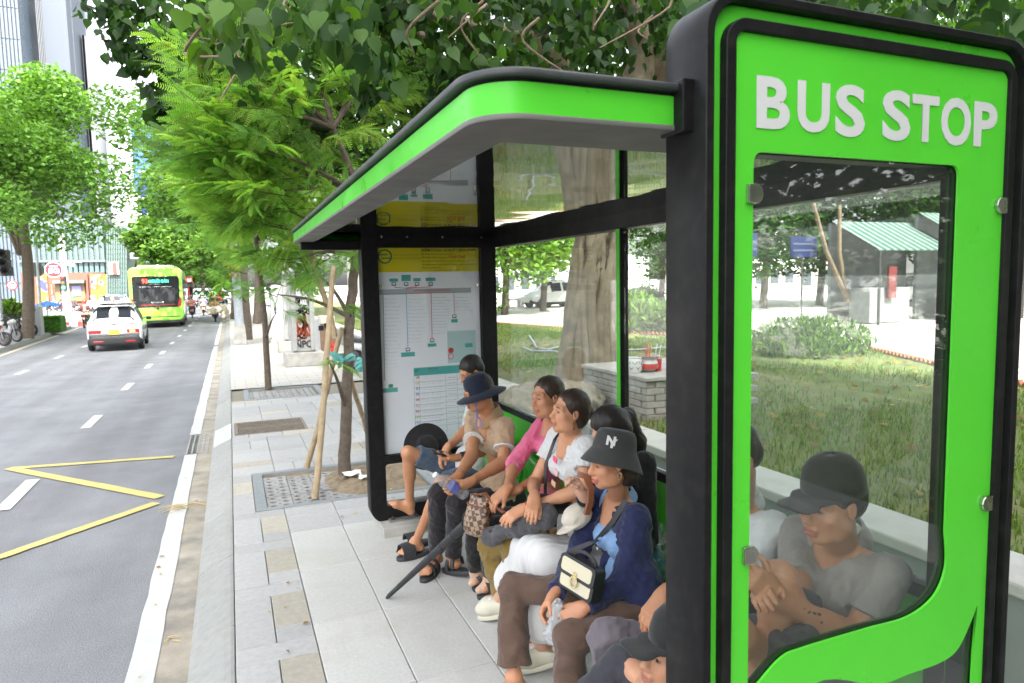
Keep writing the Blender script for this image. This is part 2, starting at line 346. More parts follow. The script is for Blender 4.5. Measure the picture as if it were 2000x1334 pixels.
# field beyond the shelter
rows=[]
y=4.94
while y<12.4:
    off=0; x=-.064; l=.372 if (len(rows)%2==0) else .19
    while x<3.15:
        w=random.choice([.186,.372,.372]) if l>.3 else .372
        w=min(w,3.2-x)
        if w<.06: break
        if not (y<5.3 and x<.3) and ntile<292: cut_tile(x,y,w,l,granite_tan if random.random()<.15 else granite)
        x+=w
    rows.append(y); y+=l
# paving past the single pavers: laid courses in the material
def course_mat():
    m=M('granite_courses',(.4,.4,.39),.8,var=.1,vs=3,stain=.2,ss=1); t=m.node_tree; N=t.nodes; L=t.links
    br=N.new('ShaderNodeTexBrick'); br.inputs['Scale'].default_value=1; br.inputs['Brick Width'].default_value=.37; br.inputs['Row Height'].default_value=.19; br.inputs['Mortar Size'].default_value=.006
    br.inputs['Color1'].default_value=(.41,.41,.4,1); br.inputs['Color2'].default_value=(.39,.36,.3,1); br.inputs['Mortar'].default_value=(.22,.2,.17,1)
    g=N.new('ShaderNodeNewGeometry'); L.new(g.outputs['Position'],br.inputs['Vector']); L.new(br.outputs['Color'],N['Principled BSDF'].inputs['Base Color']); return m
b=MB(); b.quad((-.066,12.45,-.001),(3.2,12.45,-.001),(3.2,60,-.001),(-.066,60,-.001)); b.build('paving_courses',course_mat(),walk)
b=MB(); b.quad((-.066,-6,-.03),(3.2,-6,-.03),(3.2,12.45,-.03),(-.066,12.45,-.03)); b.build('sand_bed',joint,walk)
# tree pits
greyblue=M('pit_edge_stone',(.20,.22,.23),.7,var=.1,vs=20,bump=.1,rand=.05)
lattice=M('grass_paver_concrete',(.26,.26,.255),.8,var=.12,vs=20,bump=.2,bs=150,rand=.08)
dx=.094
def lattice_mesh(w,l,nx,ny):
    holes=[]; sx,sy=w/nx,l/ny
    for i in range(nx):
        for j in range(ny):
            cx,cy=(i+.5)*sx,(j+.5)*sy; holes.append([(cx-sx*.33,cy),(cx,cy-sy*.33),(cx+sx*.33,cy),(cx,cy+sy*.33)])
    for i in range(nx-1):
        for j in range(ny-1):
            cx,cy=(i+1)*sx,(j+1)*sy; q=.14; holes.append([(cx-sx*q,cy),(cx,cy-sy*q),(cx+sx*q,cy),(cx,cy+sy*q)])
    outer=[(0.003,0.003),(w-.003,.003),(w-.003,l-.003),(.003,l-.003)]
    me=plate_mesh([outer]+holes,.04); me.transform(Matrix.Translation((0,0,-.022))); return me
lm=lattice_mesh(.2,.3,2,3); lm.materials.append(lattice)
for (a,c,d,e),cover in zip(PIT,(.62,1.3)):
    g=MB(); g.quad((a+.02,d+.02,-.024),(c-.02,d+.02,-.024),(c-.02,e-.02,-.024),(a+.02,e-.02,-.024)); g.build('pit_soil',soil,walk)
    w=.09
    for box in ((a,c,d,d+w*.7),(a,c,e-w*.7,e),(a,a+w,d+w*.7,e-w*.7),(c-w,c,d+w*.7,e-w*.7)):
        m=MB(); m.box(box[0]+.002,box[1]-.002,box[2]+.002,box[3]-.002,-.05,.006); m.build('pit_edge',greyblue,walk,bevel=.004,seg=1)
    x=a+w
    while x<min(a+w+cover,c-w-.15):
        y=d+.07
        while y<e-.3:
            o=link('grass_paver',lm,None,walk,(x,y,random.uniform(-.012,-.002))); o.rotation_euler=(random.uniform(-.01,.01),random.uniform(-.01,.01),random.uniform(-.01,.01)); y+=.3
        x+=.2
# mounded soil of the first pit
def mound(name,cx,cy,rx,ry,h,mat,parent,n=26,base=-.02):
    m=MB(); vs=[];fs=[]
    for i in range(n+1):
        for j in range(n+1):
            u,v=i/n*2-1,j/n*2-1; r=min(1,math.hypot(u,v)); vs.append((cx+u*rx,cy+v*ry,base+h*max(0,1-r*r)*(.75+.5*random.random())))
    for i in range(n):
        for j in range(n): fs.append((i*(n+1)+j,(i+1)*(n+1)+j,(i+1)*(n+1)+j+1,i*(n+1)+j+1))
    m.add(vs,fs); return m.build(name,mat,parent,smooth=False)
mound('soil_mound',1.1,6.1,.45,.52,.06,soil,walk)
# pavement drain cover with bars
gr=thing('drain_cover','brown metal slotted drain cover set in the pavement','drain cover',((GR[0]+GR[1])/2,(GR[2]+GR[3])/2,0))
rustm=M('rusty_iron',(.20,.165,.13),.7,metal=.2,var=.3,vs=14,bump=.2)
w,l=(GR[1]-GR[0])/2,(GR[3]-GR[2])/2
for bx in ((-w,w,-l,-l+.035),(-w,w,l-.035,l),(-w,-w+.035,-l+.035,l-.035),(w-.035,w,-l+.035,l-.035),(-w+.035,w-.035,-.012,.012)):
    m=MB(); m.box(*bx,-.03,.002); m.build('frame',rustm,gr)
bm_=MB(); bm_.box(-.006,.006,-l+.036,-.013,-.02,0); m1=bm_.mesh('bar'); m1.materials.append(rustm)
for i in range(36):
    for yy in (0,l-.02): link('bar',m1,None,gr,(-w+.05+i*(2*w-.1)/35,yy,0))
m=MB(); m.box(-w+.036,w-.036,-l+.036,l-.036,-.05,-.03); m.build('pit_floor',M('black_void',(.02,.02,.02),.9),gr)
# gutter drain
gd=thing('gutter_drain','dark cast iron drain grate at the foot of the kerb','drain grate',(-.44,8.88,-.126))
m=MB(); m.box(-.115,.115,-.52,.52,-.04,-.004); m.build('pit_floor',M('black_void',(.02,.02,.02),.9),gd)
iron=M('worn_iron',(.3,.295,.28),.6,metal=.3,var=.2)
for i in range(5): 
    m=MB(); m.box(-.115+i*.0535,-.099+i*.0535,-.52,.52,-.03,.006); m.build('bar',iron,gd)
for i in range(11):
    m=MB(); m.box(-.115,.115,-.52+i*.102,-.498+i*.102,-.03,.004); m.build('crossbar',iron,gd)
m=MB(); m.box(-.22,-.075,-.02,.0,-.2,.0)
# white metal inlet plate on the kerb
m=MB(); m.add([(-.262,8.4,-.07),(-.07,8.4,.012),(-.07,9.3,.012),(-.262,9.3,-.07),(-.262,8.4,-.09),(-.07,8.4,-.01),(-.07,9.3,-.01),(-.262,9.3,-.09)],[(0,1,2,3),(4,5,1,0),(5,6,2,1),(6,7,3,2),(7,4,0,3)]); tag(m.build('kerb_plate',M('pale_zinc',(.55,.57,.58),.45,metal=.5,var=.1),bevel=.004),'pale metal plate covering the kerb inlet by the drain','drain plate')
# ================================================================== FIGURE ENGINE (signed distance shapes -> one smooth mesh)
V3=lambda *a: np.array(a,float)
def smin(a,b,k):
    h=np.maximum(k-np.abs(a-b),0)/k; return np.minimum(a,b)-h*h*k*.25
class SDF:
    def __init__(s,h,rs=1.0): s.h=h; s.P=[]; s.rs=rs
    def _add(s,lo,hi,fn,k,mode): s.P.append((np.array(lo),np.array(hi),fn,k,mode)); return s
    def rc(s,a,b,ra,rb,k=.02,mode='u',clip=None,flat=None):
        ra,rb,k=ra*s.rs,rb*s.rs,k*s.rs; a=np.array(a,float); b=np.array(b,float); R=max(ra,rb)
        def fn(X,Y,Z):
            d=b-a; L=max(d@d,1e-12); px,py,pz=X-a[0],Y-a[1],Z-a[2]
            t=np.clip((px*d[0]+py*d[1]+pz*d[2])/L,0,1); qx,qy,qz=px-t*d[0],py-t*d[1],pz-t*d[2]
            if flat is not None:
                n,f=flat; w=(qx*n[0]+qy*n[1]+qz*n[2])*(f-1); qx,qy,qz=qx+w*n[0],qy+w*n[1],qz+w*n[2]
            o=np.sqrt(qx*qx+qy*qy+qz*qz)-(ra+(rb-ra)*t)
            for c,n in (clip or []): o=np.maximum(o,(X-c[0])*n[0]+(Y-c[1])*n[1]+(Z-c[2])*n[2])
            return o
        return s._add(np.minimum(a,b)-R,np.maximum(a,b)+R,fn,k,mode)
    def ell(s,c,R,r,k=.02,mode='u',clip=None):
        k=k*s.rs; c=np.array(c,float); R=np.array(R,float); r=np.array(r,float)*s.rs; e=np.abs(R)@r
        def fn(X,Y,Z):
            px,py,pz=X-c[0],Y-c[1],Z-c[2]
            q=[(px*R[0,i]+py*R[1,i]+pz*R[2,i]) for i in range(3)]
            k0=np.sqrt(sum((q[i]/r[i])**2 for i in range(3)))+1e-9; k1=np.sqrt(sum((q[i]/r[i]**2)**2 for i in range(3)))+1e-9
            o=k0*(k0-1)/k1
            for cc,n in (clip or []): o=np.maximum(o,(X-cc[0])*n[0]+(Y-cc[1])*n[1]+(Z-cc[2])*n[2])
            return o
        return s._add(c-e,c+e,fn,k,mode)
    def mesh(s,name,fold=0.0,fs=22.0,seed=0,cut=None,disp=None):
        h=s.h; U=[p for p in s.P if p[4]=='u']; lo=np.min([p[0] for p in U],0)-3*h-.012; hi=np.max([p[1] for p in U],0)+3*h+.012
        n=np.ceil((hi-lo)/h).astype(int)+1; D=np.full(n,.5,np.float32); ax=[(lo[i]+h*np.arange(n[i])).astype(np.float32) for i in range(3)]
        for a,b,fn,k,mode in s.P:
            i0=np.clip(np.floor((a-k-3*h-.012-lo)/h).astype(int),0,n); i1=np.clip(np.ceil((b+k+3*h+.012-lo)/h).astype(int)+1,0,n)
            if (i1<=i0).any(): continue
            sl=tuple(slice(i0[q],i1[q]) for q in range(3)); X=ax[0][sl[0]][:,None,None]; Y=ax[1][sl[1]][None,:,None]; Z=ax[2][sl[2]][None,None,:]
            d=fn(X,Y,Z)
            if mode=='u': D[sl]=smin(D[sl],d,max(k,1e-4))
            else: D[sl]=-smin(-D[sl],d,max(k,1e-4))
        if cut:
            X,Y,Z=ax[0][:,None,None],ax[1][None,:,None],ax[2][None,None,:]
            for c,nn in cut: D=np.maximum(D,(X-c[0])*nn[0]+(Y-c[1])*nn[1]+(Z-c[2])*nn[2])
        if fold:
            r=np.random.default_rng(seed); X,Y,Z=ax[0][:,None,None],ax[1][None,:,None],ax[2][None,None,:]
            acc=0; wx=.02*np.sin(9*Y+11*Z+r.uniform(0,6)); wy=.02*np.sin(10*X+8*Z+r.uniform(0,6))
            for q in range(5):
                v=r.normal(size=3); v/=np.linalg.norm(v); f=fs*r.uniform(.7,2.2); acc=acc+np.sin(f*(v[0]*(X+wx)+v[1]*(Y+wy)+v[2]*Z)*2+r.uniform(0,6))/ (1+.3*q)
            D=D+fold*2.5*(np.abs(acc/2.5)-.45).astype(np.float32)
            ac2=0
            for q in range(4):
                v=r.normal(size=3); v/=np.linalg.norm(v); f=fs*r.uniform(2.2,4.2); ac2=ac2+np.sin(f*(v[0]*(X+1.6*wx)+v[1]*(Y+1.6*wy)+v[2]*Z)*2+r.uniform(0,6))
            D=D+fold*.95*(np.abs(ac2/2)-.4).astype(np.float32)
        if disp is not None:
            X,Y,Z=ax[0][:,None,None],ax[1][None,:,None],ax[2][None,None,:]; D=D+disp(X,Y,Z).astype(np.float32)
        return nets(D,lo,h,name)
def nets(D,lo,h,name):
    S=D<0; c=S.astype(np.int8); n=np.array(D.shape)
    cnt=sum(c[i:n[0]-1+i,j:n[1]-1+j,k:n[2]-1+k] for i in (0,1) for j in (0,1) for k in (0,1)); act=(cnt>0)&(cnt<8)
    I=np.argwhere(act); idx=np.full(act.shape,-1,np.int32); idx[act]=np.arange(len(I)); pos=np.zeros((len(I),3)); m=np.zeros(len(I))
    for ax in range(3):
        for a in (0,1):
            for b in (0,1):
                o0=np.zeros(3,int); oth=[q for q in range(3) if q!=ax]; o0[oth[0]]=a; o0[oth[1]]=b; o1=o0.copy(); o1[ax]=1
                p0=I+o0; p1=I+o1; d0=D[p0[:,0],p0[:,1],p0[:,2]]; d1=D[p1[:,0],p1[:,1],p1[:,2]]; x=(d0<0)!=(d1<0)
                t=np.where(x,d0/np.where(x,d0-d1,1),0); pos[x]+=(o0+t[:,None]*(o1-o0))[x]; m+=x
    v=lo+h*(I+pos/np.maximum(m,1)[:,None]); Q=[]
    for ax in range(3):
        oth=[(ax+1)%3,(ax+2)%3]; s0=[slice(1,-1)]*3; s0[ax]=slice(0,-1); s1=list(s0); s1[ax]=slice(1,None)
        a=S[tuple(s0)]; b=S[tuple(s1)]; E=np.argwhere(a!=b); 
        if not len(E): continue
        ins=a[E[:,0],E[:,1],E[:,2]]; E=E.copy(); E[:,oth[0]]+=1; E[:,oth[1]]+=1
        q=[]
        for u,w in ((-1,-1),(0,-1),(0,0),(-1,0)):
            g=E.copy(); g[:,oth[0]]+=u; g[:,oth[1]]+=w; q.append(idx[g[:,0],g[:,1],g[:,2]])
        q=np.stack(q,1); q[~ins]=q[~ins][:,::-1]; Q.append(q)
    Q=np.concatenate(Q); me=bpy.data.meshes.new(name); me.vertices.add(len(v)); me.vertices.foreach_set('co',v.astype(np.float32).ravel())
    me.loops.add(len(Q)*4); me.loops.foreach_set('vertex_index',Q.astype(np.int32).ravel()); me.polygons.add(len(Q)); me.polygons.foreach_set('loop_start',np.arange(0,len(Q)*4,4,dtype=np.int32))
    me.polygons.foreach_set('use_smooth',np.ones(len(Q),bool)); me.update(calc_edges=True); return me
def unit(v): v=np.array(v,float); return v/max(np.linalg.norm(v),1e-9)
def frame(f,up=(0,0,1)):
    f=unit(f); r=unit(np.cross(f,up)); u=np.cross(r,f); return np.stack([r,f,u],1)      # columns right, forward, up
def head_prims(s,H,R,sc,fem=True,ears=True):
    W=lambda x,y,z: H+R@(np.array([x,y,z])*sc); old=s.rs; s.rs=1.0
    e=lambda c,r,k,mode='u': s.ell(W(*c),R,np.array(r)*sc,k*sc,mode)
    e((0,-.014,.045),(.073,.091,.082),.02); j=.054 if fem else .059
    e((0,.026,-.03),(j,.060,.080),.03); e((0,.058,-.092),(.026 if fem else .030,.026,.022),.03)
    for q in (-1,1):
        e((q*.040,.058,-.022),(.023,.022,.024),.03); e((q*.047,.018,-.07),(.018,.035,.028),.035)
        s.rc(W(q*.048,.066,.026),W(q*.014,.082,.026),.012*sc,.012*sc,.02*sc)
        e((q*.032,.096,.004),(.017,.02,.011),.014,'d')
        e((q*.031,.070,.003),(.0165,.0135,.0115),.006)
        if ears: e((q*.074,-.006,.002),(.009,.018,.031),.008); e((q*.082,-.002,.004),(.005,.010,.018),.004,'d')
        e((q*.0115,.090,-.033),(.0085,.011,.0085),.008)
    s.rc(W(0,.083,.016),W(0,.102,-.022),.0085*sc,.0115*sc,.014*sc); e((0,.104,-.028),(.0115,.0105,.0095),.012)
    s.rc(W(-.016,.088,-.057),W(.016,.088,-.057),.0075*sc,.0075*sc,.006*sc); s.rc(W(-.013,.087,-.068),W(.013,.087,-.068),.0085*sc,.0085*sc,.006*sc); e((0,.080,-.060),(.014,.022,.02),.02)
    s.rc(W(-.022,.100,-.0625),W(.022,.100,-.0625),.0035*sc,.0035*sc,.004*sc,'d'); s.rs=old
    return W
def hand_prims(s,w,d,n,side,curl=(.5,.5,.55,.6),spread=.06,sc=1.0,thumb=.5,tf=None):
    """w wrist, d towards the knuckles, n the palm side, side +1/-1: thumb along side*(d x n)"""
    old=s.rs; s.rs=1.0; d=unit(d); n=unit(np.array(n)-d*(np.array(n)@d)); l=np.cross(d,n)*side; q=lambda a,b,c: w+(d*a+l*b+n*c)*sc
    s.rc(q(-.03,0,0),q(.012,0,0),.024*sc,.024*sc,.02,flat=(n,1.35))
    lens=(.066,.073,.069,.055)
    for i,(b,L) in enumerate(zip((.029,.0105,-.008,-.0255),lens)):
        kn=q(.082-.004*abs(i-1.2),b,-.002); s.rc(q(.008,b*.62,0),kn,.0155*sc,.0105*sc,.016)
        a=0; p=kn; r=.0092*(1 if i<3 else .88)
        sp=spread*(1.2-i)
        for k_,(fr_,aa) in enumerate(((.47,.75),(.31,1.0),(.26,.7))):
            a+=curl[i]*aa; dd=(d*math.cos(a)+n*math.sin(a))+l*sp*math.cos(a); p2=p+unit(dd)*L*fr_*sc; s.rc(p,p2,r*sc,r*.92*sc,.004); p=p2; r*=.92
    s.rc(q(.01,.016,.004),q(.04,.036,.010),.017*sc,.0135*sc,.016)
    t0=q(.04,.036,.010); t1=t0+unit(d*.75+l*(.75-thumb*.6)+n*(.25+thumb*.6))*.034*sc; t2=t1+unit(d*.9+l*(.35-thumb*.7)+n*(.25+thumb*.5))*.027*sc
    s.rc(t0,t1,.0118*sc,.0105*sc,.008); s.rc(t1,t2,.0105*sc,.0082*sc,.004); s.rs=old
def foot_prims(s,an,toe,r=1.0,bare=True):
    """an ankle joint, toe the big-toe tip on the sole"""
    old=s.rs; s.rs=1.0; an=np.array(an,float); toe=np.array(toe,float); d=toe-an; d[2]=0; 
    g=unit(toe-an); fwd=unit(toe-(an-np.array([0,0,.075*r]))); up=unit(np.cross(np.cross(fwd,(0,0,1)),fwd)); lat=np.cross(fwd,up)
    heel=an-up*.052*r-fwd*.03*r; ball=toe-fwd*.062*r+up*.024*r
    s.rc(an,heel,.034*r,.029*r,.02); s.rc(heel,ball,.029*r,.024*r,.02,flat=(lat,.78)); s.rc(an+fwd*.01*r,ball,.034*r,.022*r,.03); s.rc(ball-lat*.02*r,ball+lat*.022*r,.021*r,.019*r,.02)
    if bare:
        for i in range(5):
            b=ball+lat*(.028-.0145*i)*r-up*.006*r; L=(.058,.056,.05,.043,.036)[i]*r; rr=(.0125,.0092,.009,.0085,.008)[i]*r
            s.rc(b,b+fwd*L*.6,rr*1.1,rr,.008); s.rc(b+fwd*L*.6,b+fwd*L*.82-up*.006*r,rr,rr*.9,.004)
    else: s.rc(ball,toe-fwd*.025*r+up*.016*r,.024*r,.018*r,.02,flat=(up,1.2))
    s.rs=old
    return heel,ball,fwd,up,lat
def paint_skin(me,base,fn=None):
    n=len(me.vertices); co=np.empty(n*3,np.float32); me.vertices.foreach_get('co',co); co=co.reshape(-1,3)
    c=np.tile(np.array([*base,1],np.float32),(n,1))
    ph=np.sin(co[:,0]*31+co[:,2]*17)*np.sin(co[:,1]*27-co[:,2]*23); c[:,:3]*=(1+.05*ph)[:,None]
    if fn: fn(co,c)
    at=me.color_attributes.new('tint','FLOAT_COLOR','POINT'); at.data.foreach_set('color',c.ravel())
skin=M('skin',(.4,.22,.14),.48,var=.07,vs=45,attr='tint',bump=.06,bs=420,spec=.4)
skin.node_tree.nodes['Principled BSDF'].inputs['Subsurface Weight'].default_value=.12; skin.node_tree.nodes['Principled BSDF'].inputs['Subsurface Radius'].default_value=(.012,.005,.003); skin.node_tree.nodes['Principled BSDF'].inputs['Subsurface Scale'].default_value=1
def hair_mat(name,col):
    m=M(name,col,.42,var=.0,spec=.35); t=m.node_tree; N=t.nodes; L=t.links; g=N.new('ShaderNodeTexCoord'); mp=N.new('ShaderNodeMapping'); mp.inputs['Scale'].default_value=(260,60,18); n=N.new('ShaderNodeTexNoise'); n.inputs['Scale'].default_value=1; n.inputs['Detail'].default_value=3
    gg=N.new('ShaderNodeNewGeometry'); L.new(gg.outputs['Position'],mp.inputs[0]); L.new(mp.outputs[0],n.inputs['Vector']); b=N.new('ShaderNodeBump'); b.inputs['Strength'].default_value=.7; b.inputs['Distance'].default_value=.003; L.new(n.outputs['Fac'],b.inputs['Height']); L.new(b.outputs[0],N['Principled BSDF'].inputs['Normal']); return m
hairb=hair_mat('black_hair',(.016,.012,.010)); hairbr=hair_mat('dark_brown_hair',(.03,.018,.012))
eyew=M('eye_white',(.55,.52,.48),.25,var=0); eyed=M('eye_dark',(.012,.008,.006),.15,var=0)
def cloth(name,col,rough=.85,wr=.5,bs=500,bump=.12,var=.06,**k): return M(name,col,rough,var=var,vs=12,bump=bump,bs=bs,wr=wr,sheen=.15,spec=.25,**k)
clearp=glass('clear_plastic',(.86,.9,.9),1.0,veil=.16)
DBG=[]
class Person:
    def __init__(s,label,J,tone=(.43,.235,.145),fem=True,hs=.97,group='people waiting in the bus shelter',head_f=(-1,0,0),head_up=(0,0,1),left=(0,-1,0),sw=.33,z=.85):
        s.z=z; sw=sw*z; hs=hs*z
        s.J={k:np.array(v,float) for k,v in J.items()}; J=s.J; s.left=unit(left); s.tone=tone; s.fem=fem; s.hs=hs
        if 'shR' not in J: J['shR']=J['shL']-s.left*sw
        if 'shL' not in J: J['shL']=J['shR']+s.left*sw
        s.C=(J['shL']+J['shR'])/2; J['hipL']=J['pel']+s.left*.085*z; J['hipR']=J['pel']-s.left*.085*z
        s.R=frame(head_f,head_up); s.H=J['H']; s.fwd=unit(np.cross(s.left,(0,0,-1))); s.fwd=unit(np.cross((0,0,1),-s.left)) 
        if s.fwd@np.array(head_f)<0: s.fwd=-s.fwd
        s.root=thing('person',label,'person',group=group); s.S=SDF(.004,z); s.hands=[]
        DBG.append((label[:30],{a+b: round(float(np.linalg.norm(J[a]-J[b])),3) for a,b in (('shL','elL'),('elL','wrL'),('shR','elR'),('elR','wrR'),('hipL','knL'),('knL','anL'),('hipR','knR'),('knR','anR')) if a in J and b in J}))
    def base(s,arms=True,legs='',neck=True,ears=True):
        S,J,R=s.S,s.J,s.R
        s.W=head_prims(S,s.H,R,s.hs,s.fem,ears)
        z=s.z; nb=s.C+np.array([0,0,.025*z]); hb=s.W(0,-.02,-.06); r=.046 if s.fem else .054
        S.rc(nb,hb,r*1.08,r,.03); S.rc(nb,J['pel'],.06,.07,.03); S.rc(J['shL'],J['shR'],.045,.045,.03)
        S.rc(nb+s.fwd*.03*z-np.array([0,0,.02*z]),s.C+s.fwd*.04*z-np.array([0,0,.08*z]),.05,.06,.04)
        for q in 'LR':
            if arms and 'el'+q in J:
                k=1 if s.fem else 1.12; S.rc(J['sh'+q],J['el'+q],.043*k,.034*k,.02); e,w=J['el'+q],J['wr'+q]; S.rc(e,w,.034*k,.0235*k,.02); m_=e+(w-e)*.28; S.rc(e+(w-e)*.12,m_+(w-e)*.12,.036*k,.032*k,.02)
            if q in legs:
                S.rc(J['hip'+q],J['kn'+q],.065,.05,.03); S.rc(J['kn'+q],J['an'+q],.048,.03,.03); a,b=J['kn'+q],J['an'+q]; bk=unit(-s.fwd); S.rc(a+(b-a)*.22+bk*.015*z,a+(b-a)*.45+bk*.012*z,.043,.036,.04)
            else: S.rc(J['hip'+q],J['kn'+q],.04,.035,.02); S.rc(J['kn'+q],J['an'+q],.03,.028,.02)
        return s
    def hand(s,q,d,n,curl=(.5,.5,.55,.6),flip=1,thumb=.5,spread=.05,sc=.97):
        hand_prims(s.S,s.J['wr'+q]+unit(d)*.010,d,n,flip*(1 if q=='R' else -1),curl,spread,sc*s.z,thumb); return s
    def foot(s,q,toe,bare=True,r=.95): s.J['toe'+q]=np.array(toe,float); s.ft=getattr(s,'ft',{}); s.ft[q]=foot_prims(s.S,s.J['an'+q],toe,r*s.z,bare); return s
    def done(s,lip=(.30,.085,.075),brow=True,eyes=True):
        me=s.S.mesh('body'); R,H,sc=s.R,s.H,s.hs; tone=np.array(s.tone)
        def fn(co,c):
            p=(co-H)@R/sc; x,y,z=p.T; hd=(np.abs(x)<.1)&(y>-.13)&(np.abs(z)<.15)
            L=np.clip(1.25-np.sqrt((x/.0215)**2+((z+.0625)/.0125)**2),0,.3)/.3*(y>.066)*hd; c[:,:3]+=(np.array(lip)-c[:,:3])*(L*.75)[:,None]
            ck=np.exp(-(((np.abs(x)-.042)/.022)**2+((z+.03)/.022)**2))*(y>.03)*hd*.22; c[:,:3]+=(np.array([.5,.19,.13])*tone[0]/.43-c[:,:3])*ck[:,None]
            if brow:
                ar=.030-.25*np.maximum(np.abs(x)-.034,0); B=np.clip(1.2-np.sqrt(((np.abs(x)-.033)/.019)**2+((z-ar)/.0048)**2),0,.5)/.5*(y>.05)*hd; c[:,:3]+=(np.array([.05,.03,.022])-c[:,:3])*(B*.8)[:,None]
            if eyes:
                e=np.clip(1.15-np.sqrt(((np.abs(x)-.031)/.0145)**2+((z-.0035)/.0052)**2),0,.4)/.4*(y>.06)*hd; c[:,:3]+=(np.array([.05,.03,.024])-c[:,:3])*(e*.85)[:,None]
        paint_skin(me,s.tone,fn); me.materials.append(skin); s.body=link('body',me,None,s.root)
        if eyes:
            for q in (-1,1):
                m=MB(); Rm=Matrix(R.tolist()); m.lathe([(.0058*sc*math.cos(a),.0058*sc*math.sin(a)) for a in [rad(t) for t in range(-90,91,30)]],10,s.W(q*.031,.0795,.0035),Rm); m.build('eye',eyed,s.root,smooth=True)
        return s
    def part(s,name,sd,mat,**k):
        me=sd.mesh(name,**k); me.materials.append(mat); return link(name,me,None,s.root)
    def shirt(s,mat,sleeve=.55,lo=None,name='shirt',r=1.0,fold=.0022,open_=0,fs=22,bust=True,h=.0058,sl_r=1.0,neck=.0,collar=None):
        z=s.z; S=SDF(h,z); J=s.J; l=s.left*z; C=s.C; pel=J['pel']; up_=unit(C-pel); up=up_*z; f0=unit(s.fwd-up_*(s.fwd@up_)); f=f0*z; ch=C-up*.13+f*.012; wa=pel+up*.14+f*.02; hp=pel+up*.035+f*.015
        S.rc(J['shL']-l*.012-up*.012,J['shR']+l*.012-up*.012,.050*r,.050*r,.03); S.rc(C-up*.01+f*.0,C+up*.030-f*.008,.075*r,.050*r,.03,flat=(f0,1.15)); S.ell(C+up*.055+f*.062,np.stack([unit(l),f0,up_],1),(.030,.045,.062),.012,'d')
        S.rc(ch+l*.072,ch-l*.072,.092*r,.092*r,.05); S.rc(wa+l*.06,wa-l*.06,.088*r,.088*r,.06); S.rc(hp+l*.075,hp-l*.075,.098*r,.098*r,.06)
        if bust:
            for q in (-1,1): S.ell(ch+l*.06*q+f*.072-up*.02,np.eye(3),(.048,.048,.048),.05)
        for q in 'LR':
            if 'el'+q not in J: continue
            a,e,w=J['sh'+q],J['el'+q],J['wr'+q]; d=unit(e-a); k=r*sl_r
            if sleeve<=1: 
                p=a+(e-a)*(sleeve+.25); c=a+(e-a)*sleeve; S.rc(a,p,.060*k,.056*k,.03,clip=[(c,d)])
            else:
                d2=unit(w-e); t=sleeve-1; S.rc(a,e,.058*k,.048*k,.03); S.rc(e,e+(w-e)*(t+.2),.049*k,.036*k,.03,clip=[(e+(w-e)*t,d2)])
        cut=[(pel+up*(lo if lo is not None else -.02),-up_)]
        return s.part(name,S,mat,fold=fold,fs=fs,seed=len(s.root['label']),cut=cut)
    def collar(s,mat,name='collar',rr=.072,h=.036,open_=.03,thick=.006):
        """a standing/folded collar ring round the neck with an open front"""
        z=s.z; rr=rr*z; h=h*z; nb=s.C+np.array([0,0,.074*z])+s.fwd*.004; up=unit(s.W(0,-.02,-.06)-nb)*.4+np.array([0,0,.6]); up=unit(up); f=unit(s.fwd-up*(s.fwd@up)); l=np.cross(up,f); m=MB(); n=22; vs=[]
        for i in range(n+1):
            a=rad(-160+320*i/n)+math.pi; c=math.cos(a); sn=math.sin(a); dirv=f*c+l*sn; fr_=max(0,c)
            base=nb+dirv*(rr*1.02)-up*(.03*fr_+.0); topi=nb+dirv*(rr*.93)+up*(h*(1-.5*fr_))-up*.03*fr_; drop=nb+dirv*(rr*(1.42+.12*fr_))-up*(.030*z+.055*z*fr_**1.5)
            vs+=[base,topi,topi+dirv*.007,drop,drop-up*.004]
        fs=[(i*5+j,(i+1)*5+j,(i+1)*5+j+1,i*5+j+1) for i in range(n) for j in range(4)]; m.add(vs,fs); me=m.mesh(name,smooth=True); bm=bmesh.new(); bm.from_mesh(me); bmesh.ops.solidify(bm,geom=bm.faces[:],thickness=.003); bm.to_mesh(me); bm.free()
        return link(name,me,mat,s.root)
    def trousers(s,mat,legs='LR',end=.93,w=1.0,name='trousers',fold=.003,flare=0,seed=3,fs=16,thin=1.0):
        S=SDF(.0058,s.z); J=s.J; S.rc(J['hipL'],J['hipR'],.105,.105,.05); S.rc(J['pel']+np.array([0,0,.06*s.z]),J['pel'],.10,.10,.05)
        for q in legs:
            h_,k,a=J['hip'+q],J['kn'+q],J['an'+q]; S.rc(h_,k,.088*w,.066*w*thin,.05)
            if end<=0: c=h_+(k-h_)*(-end)
            else: c=k+(a-k)*end; d=unit(a-k); S.rc(k,k+(a-k)*(end+.2),.066*w*thin,(.056+flare)*w*thin,.03,clip=[(c,d)])
        return s.part(name,S,mat,fold=fold,seed=seed,fs=fs)
    def shorts(s,mat,fr={'L':.8,'R':.8},w=1.0,name='shorts'):
        S=SDF(.0055,s.z); J=s.J; S.rc(J['hipL'],J['hipR'],.105,.105,.05)
        for q in 'LR':
            h_,k=J['hip'+q],J['kn'+q]; d=unit(k-h_); c=h_+(k-h_)*fr[q]; S.rc(h_,h_+(k-h_)*(fr[q]+.25),.092*w,.074*w,.04,clip=[(c,d)])
        return s.part(name,S,mat,fold=.0025,seed=5)
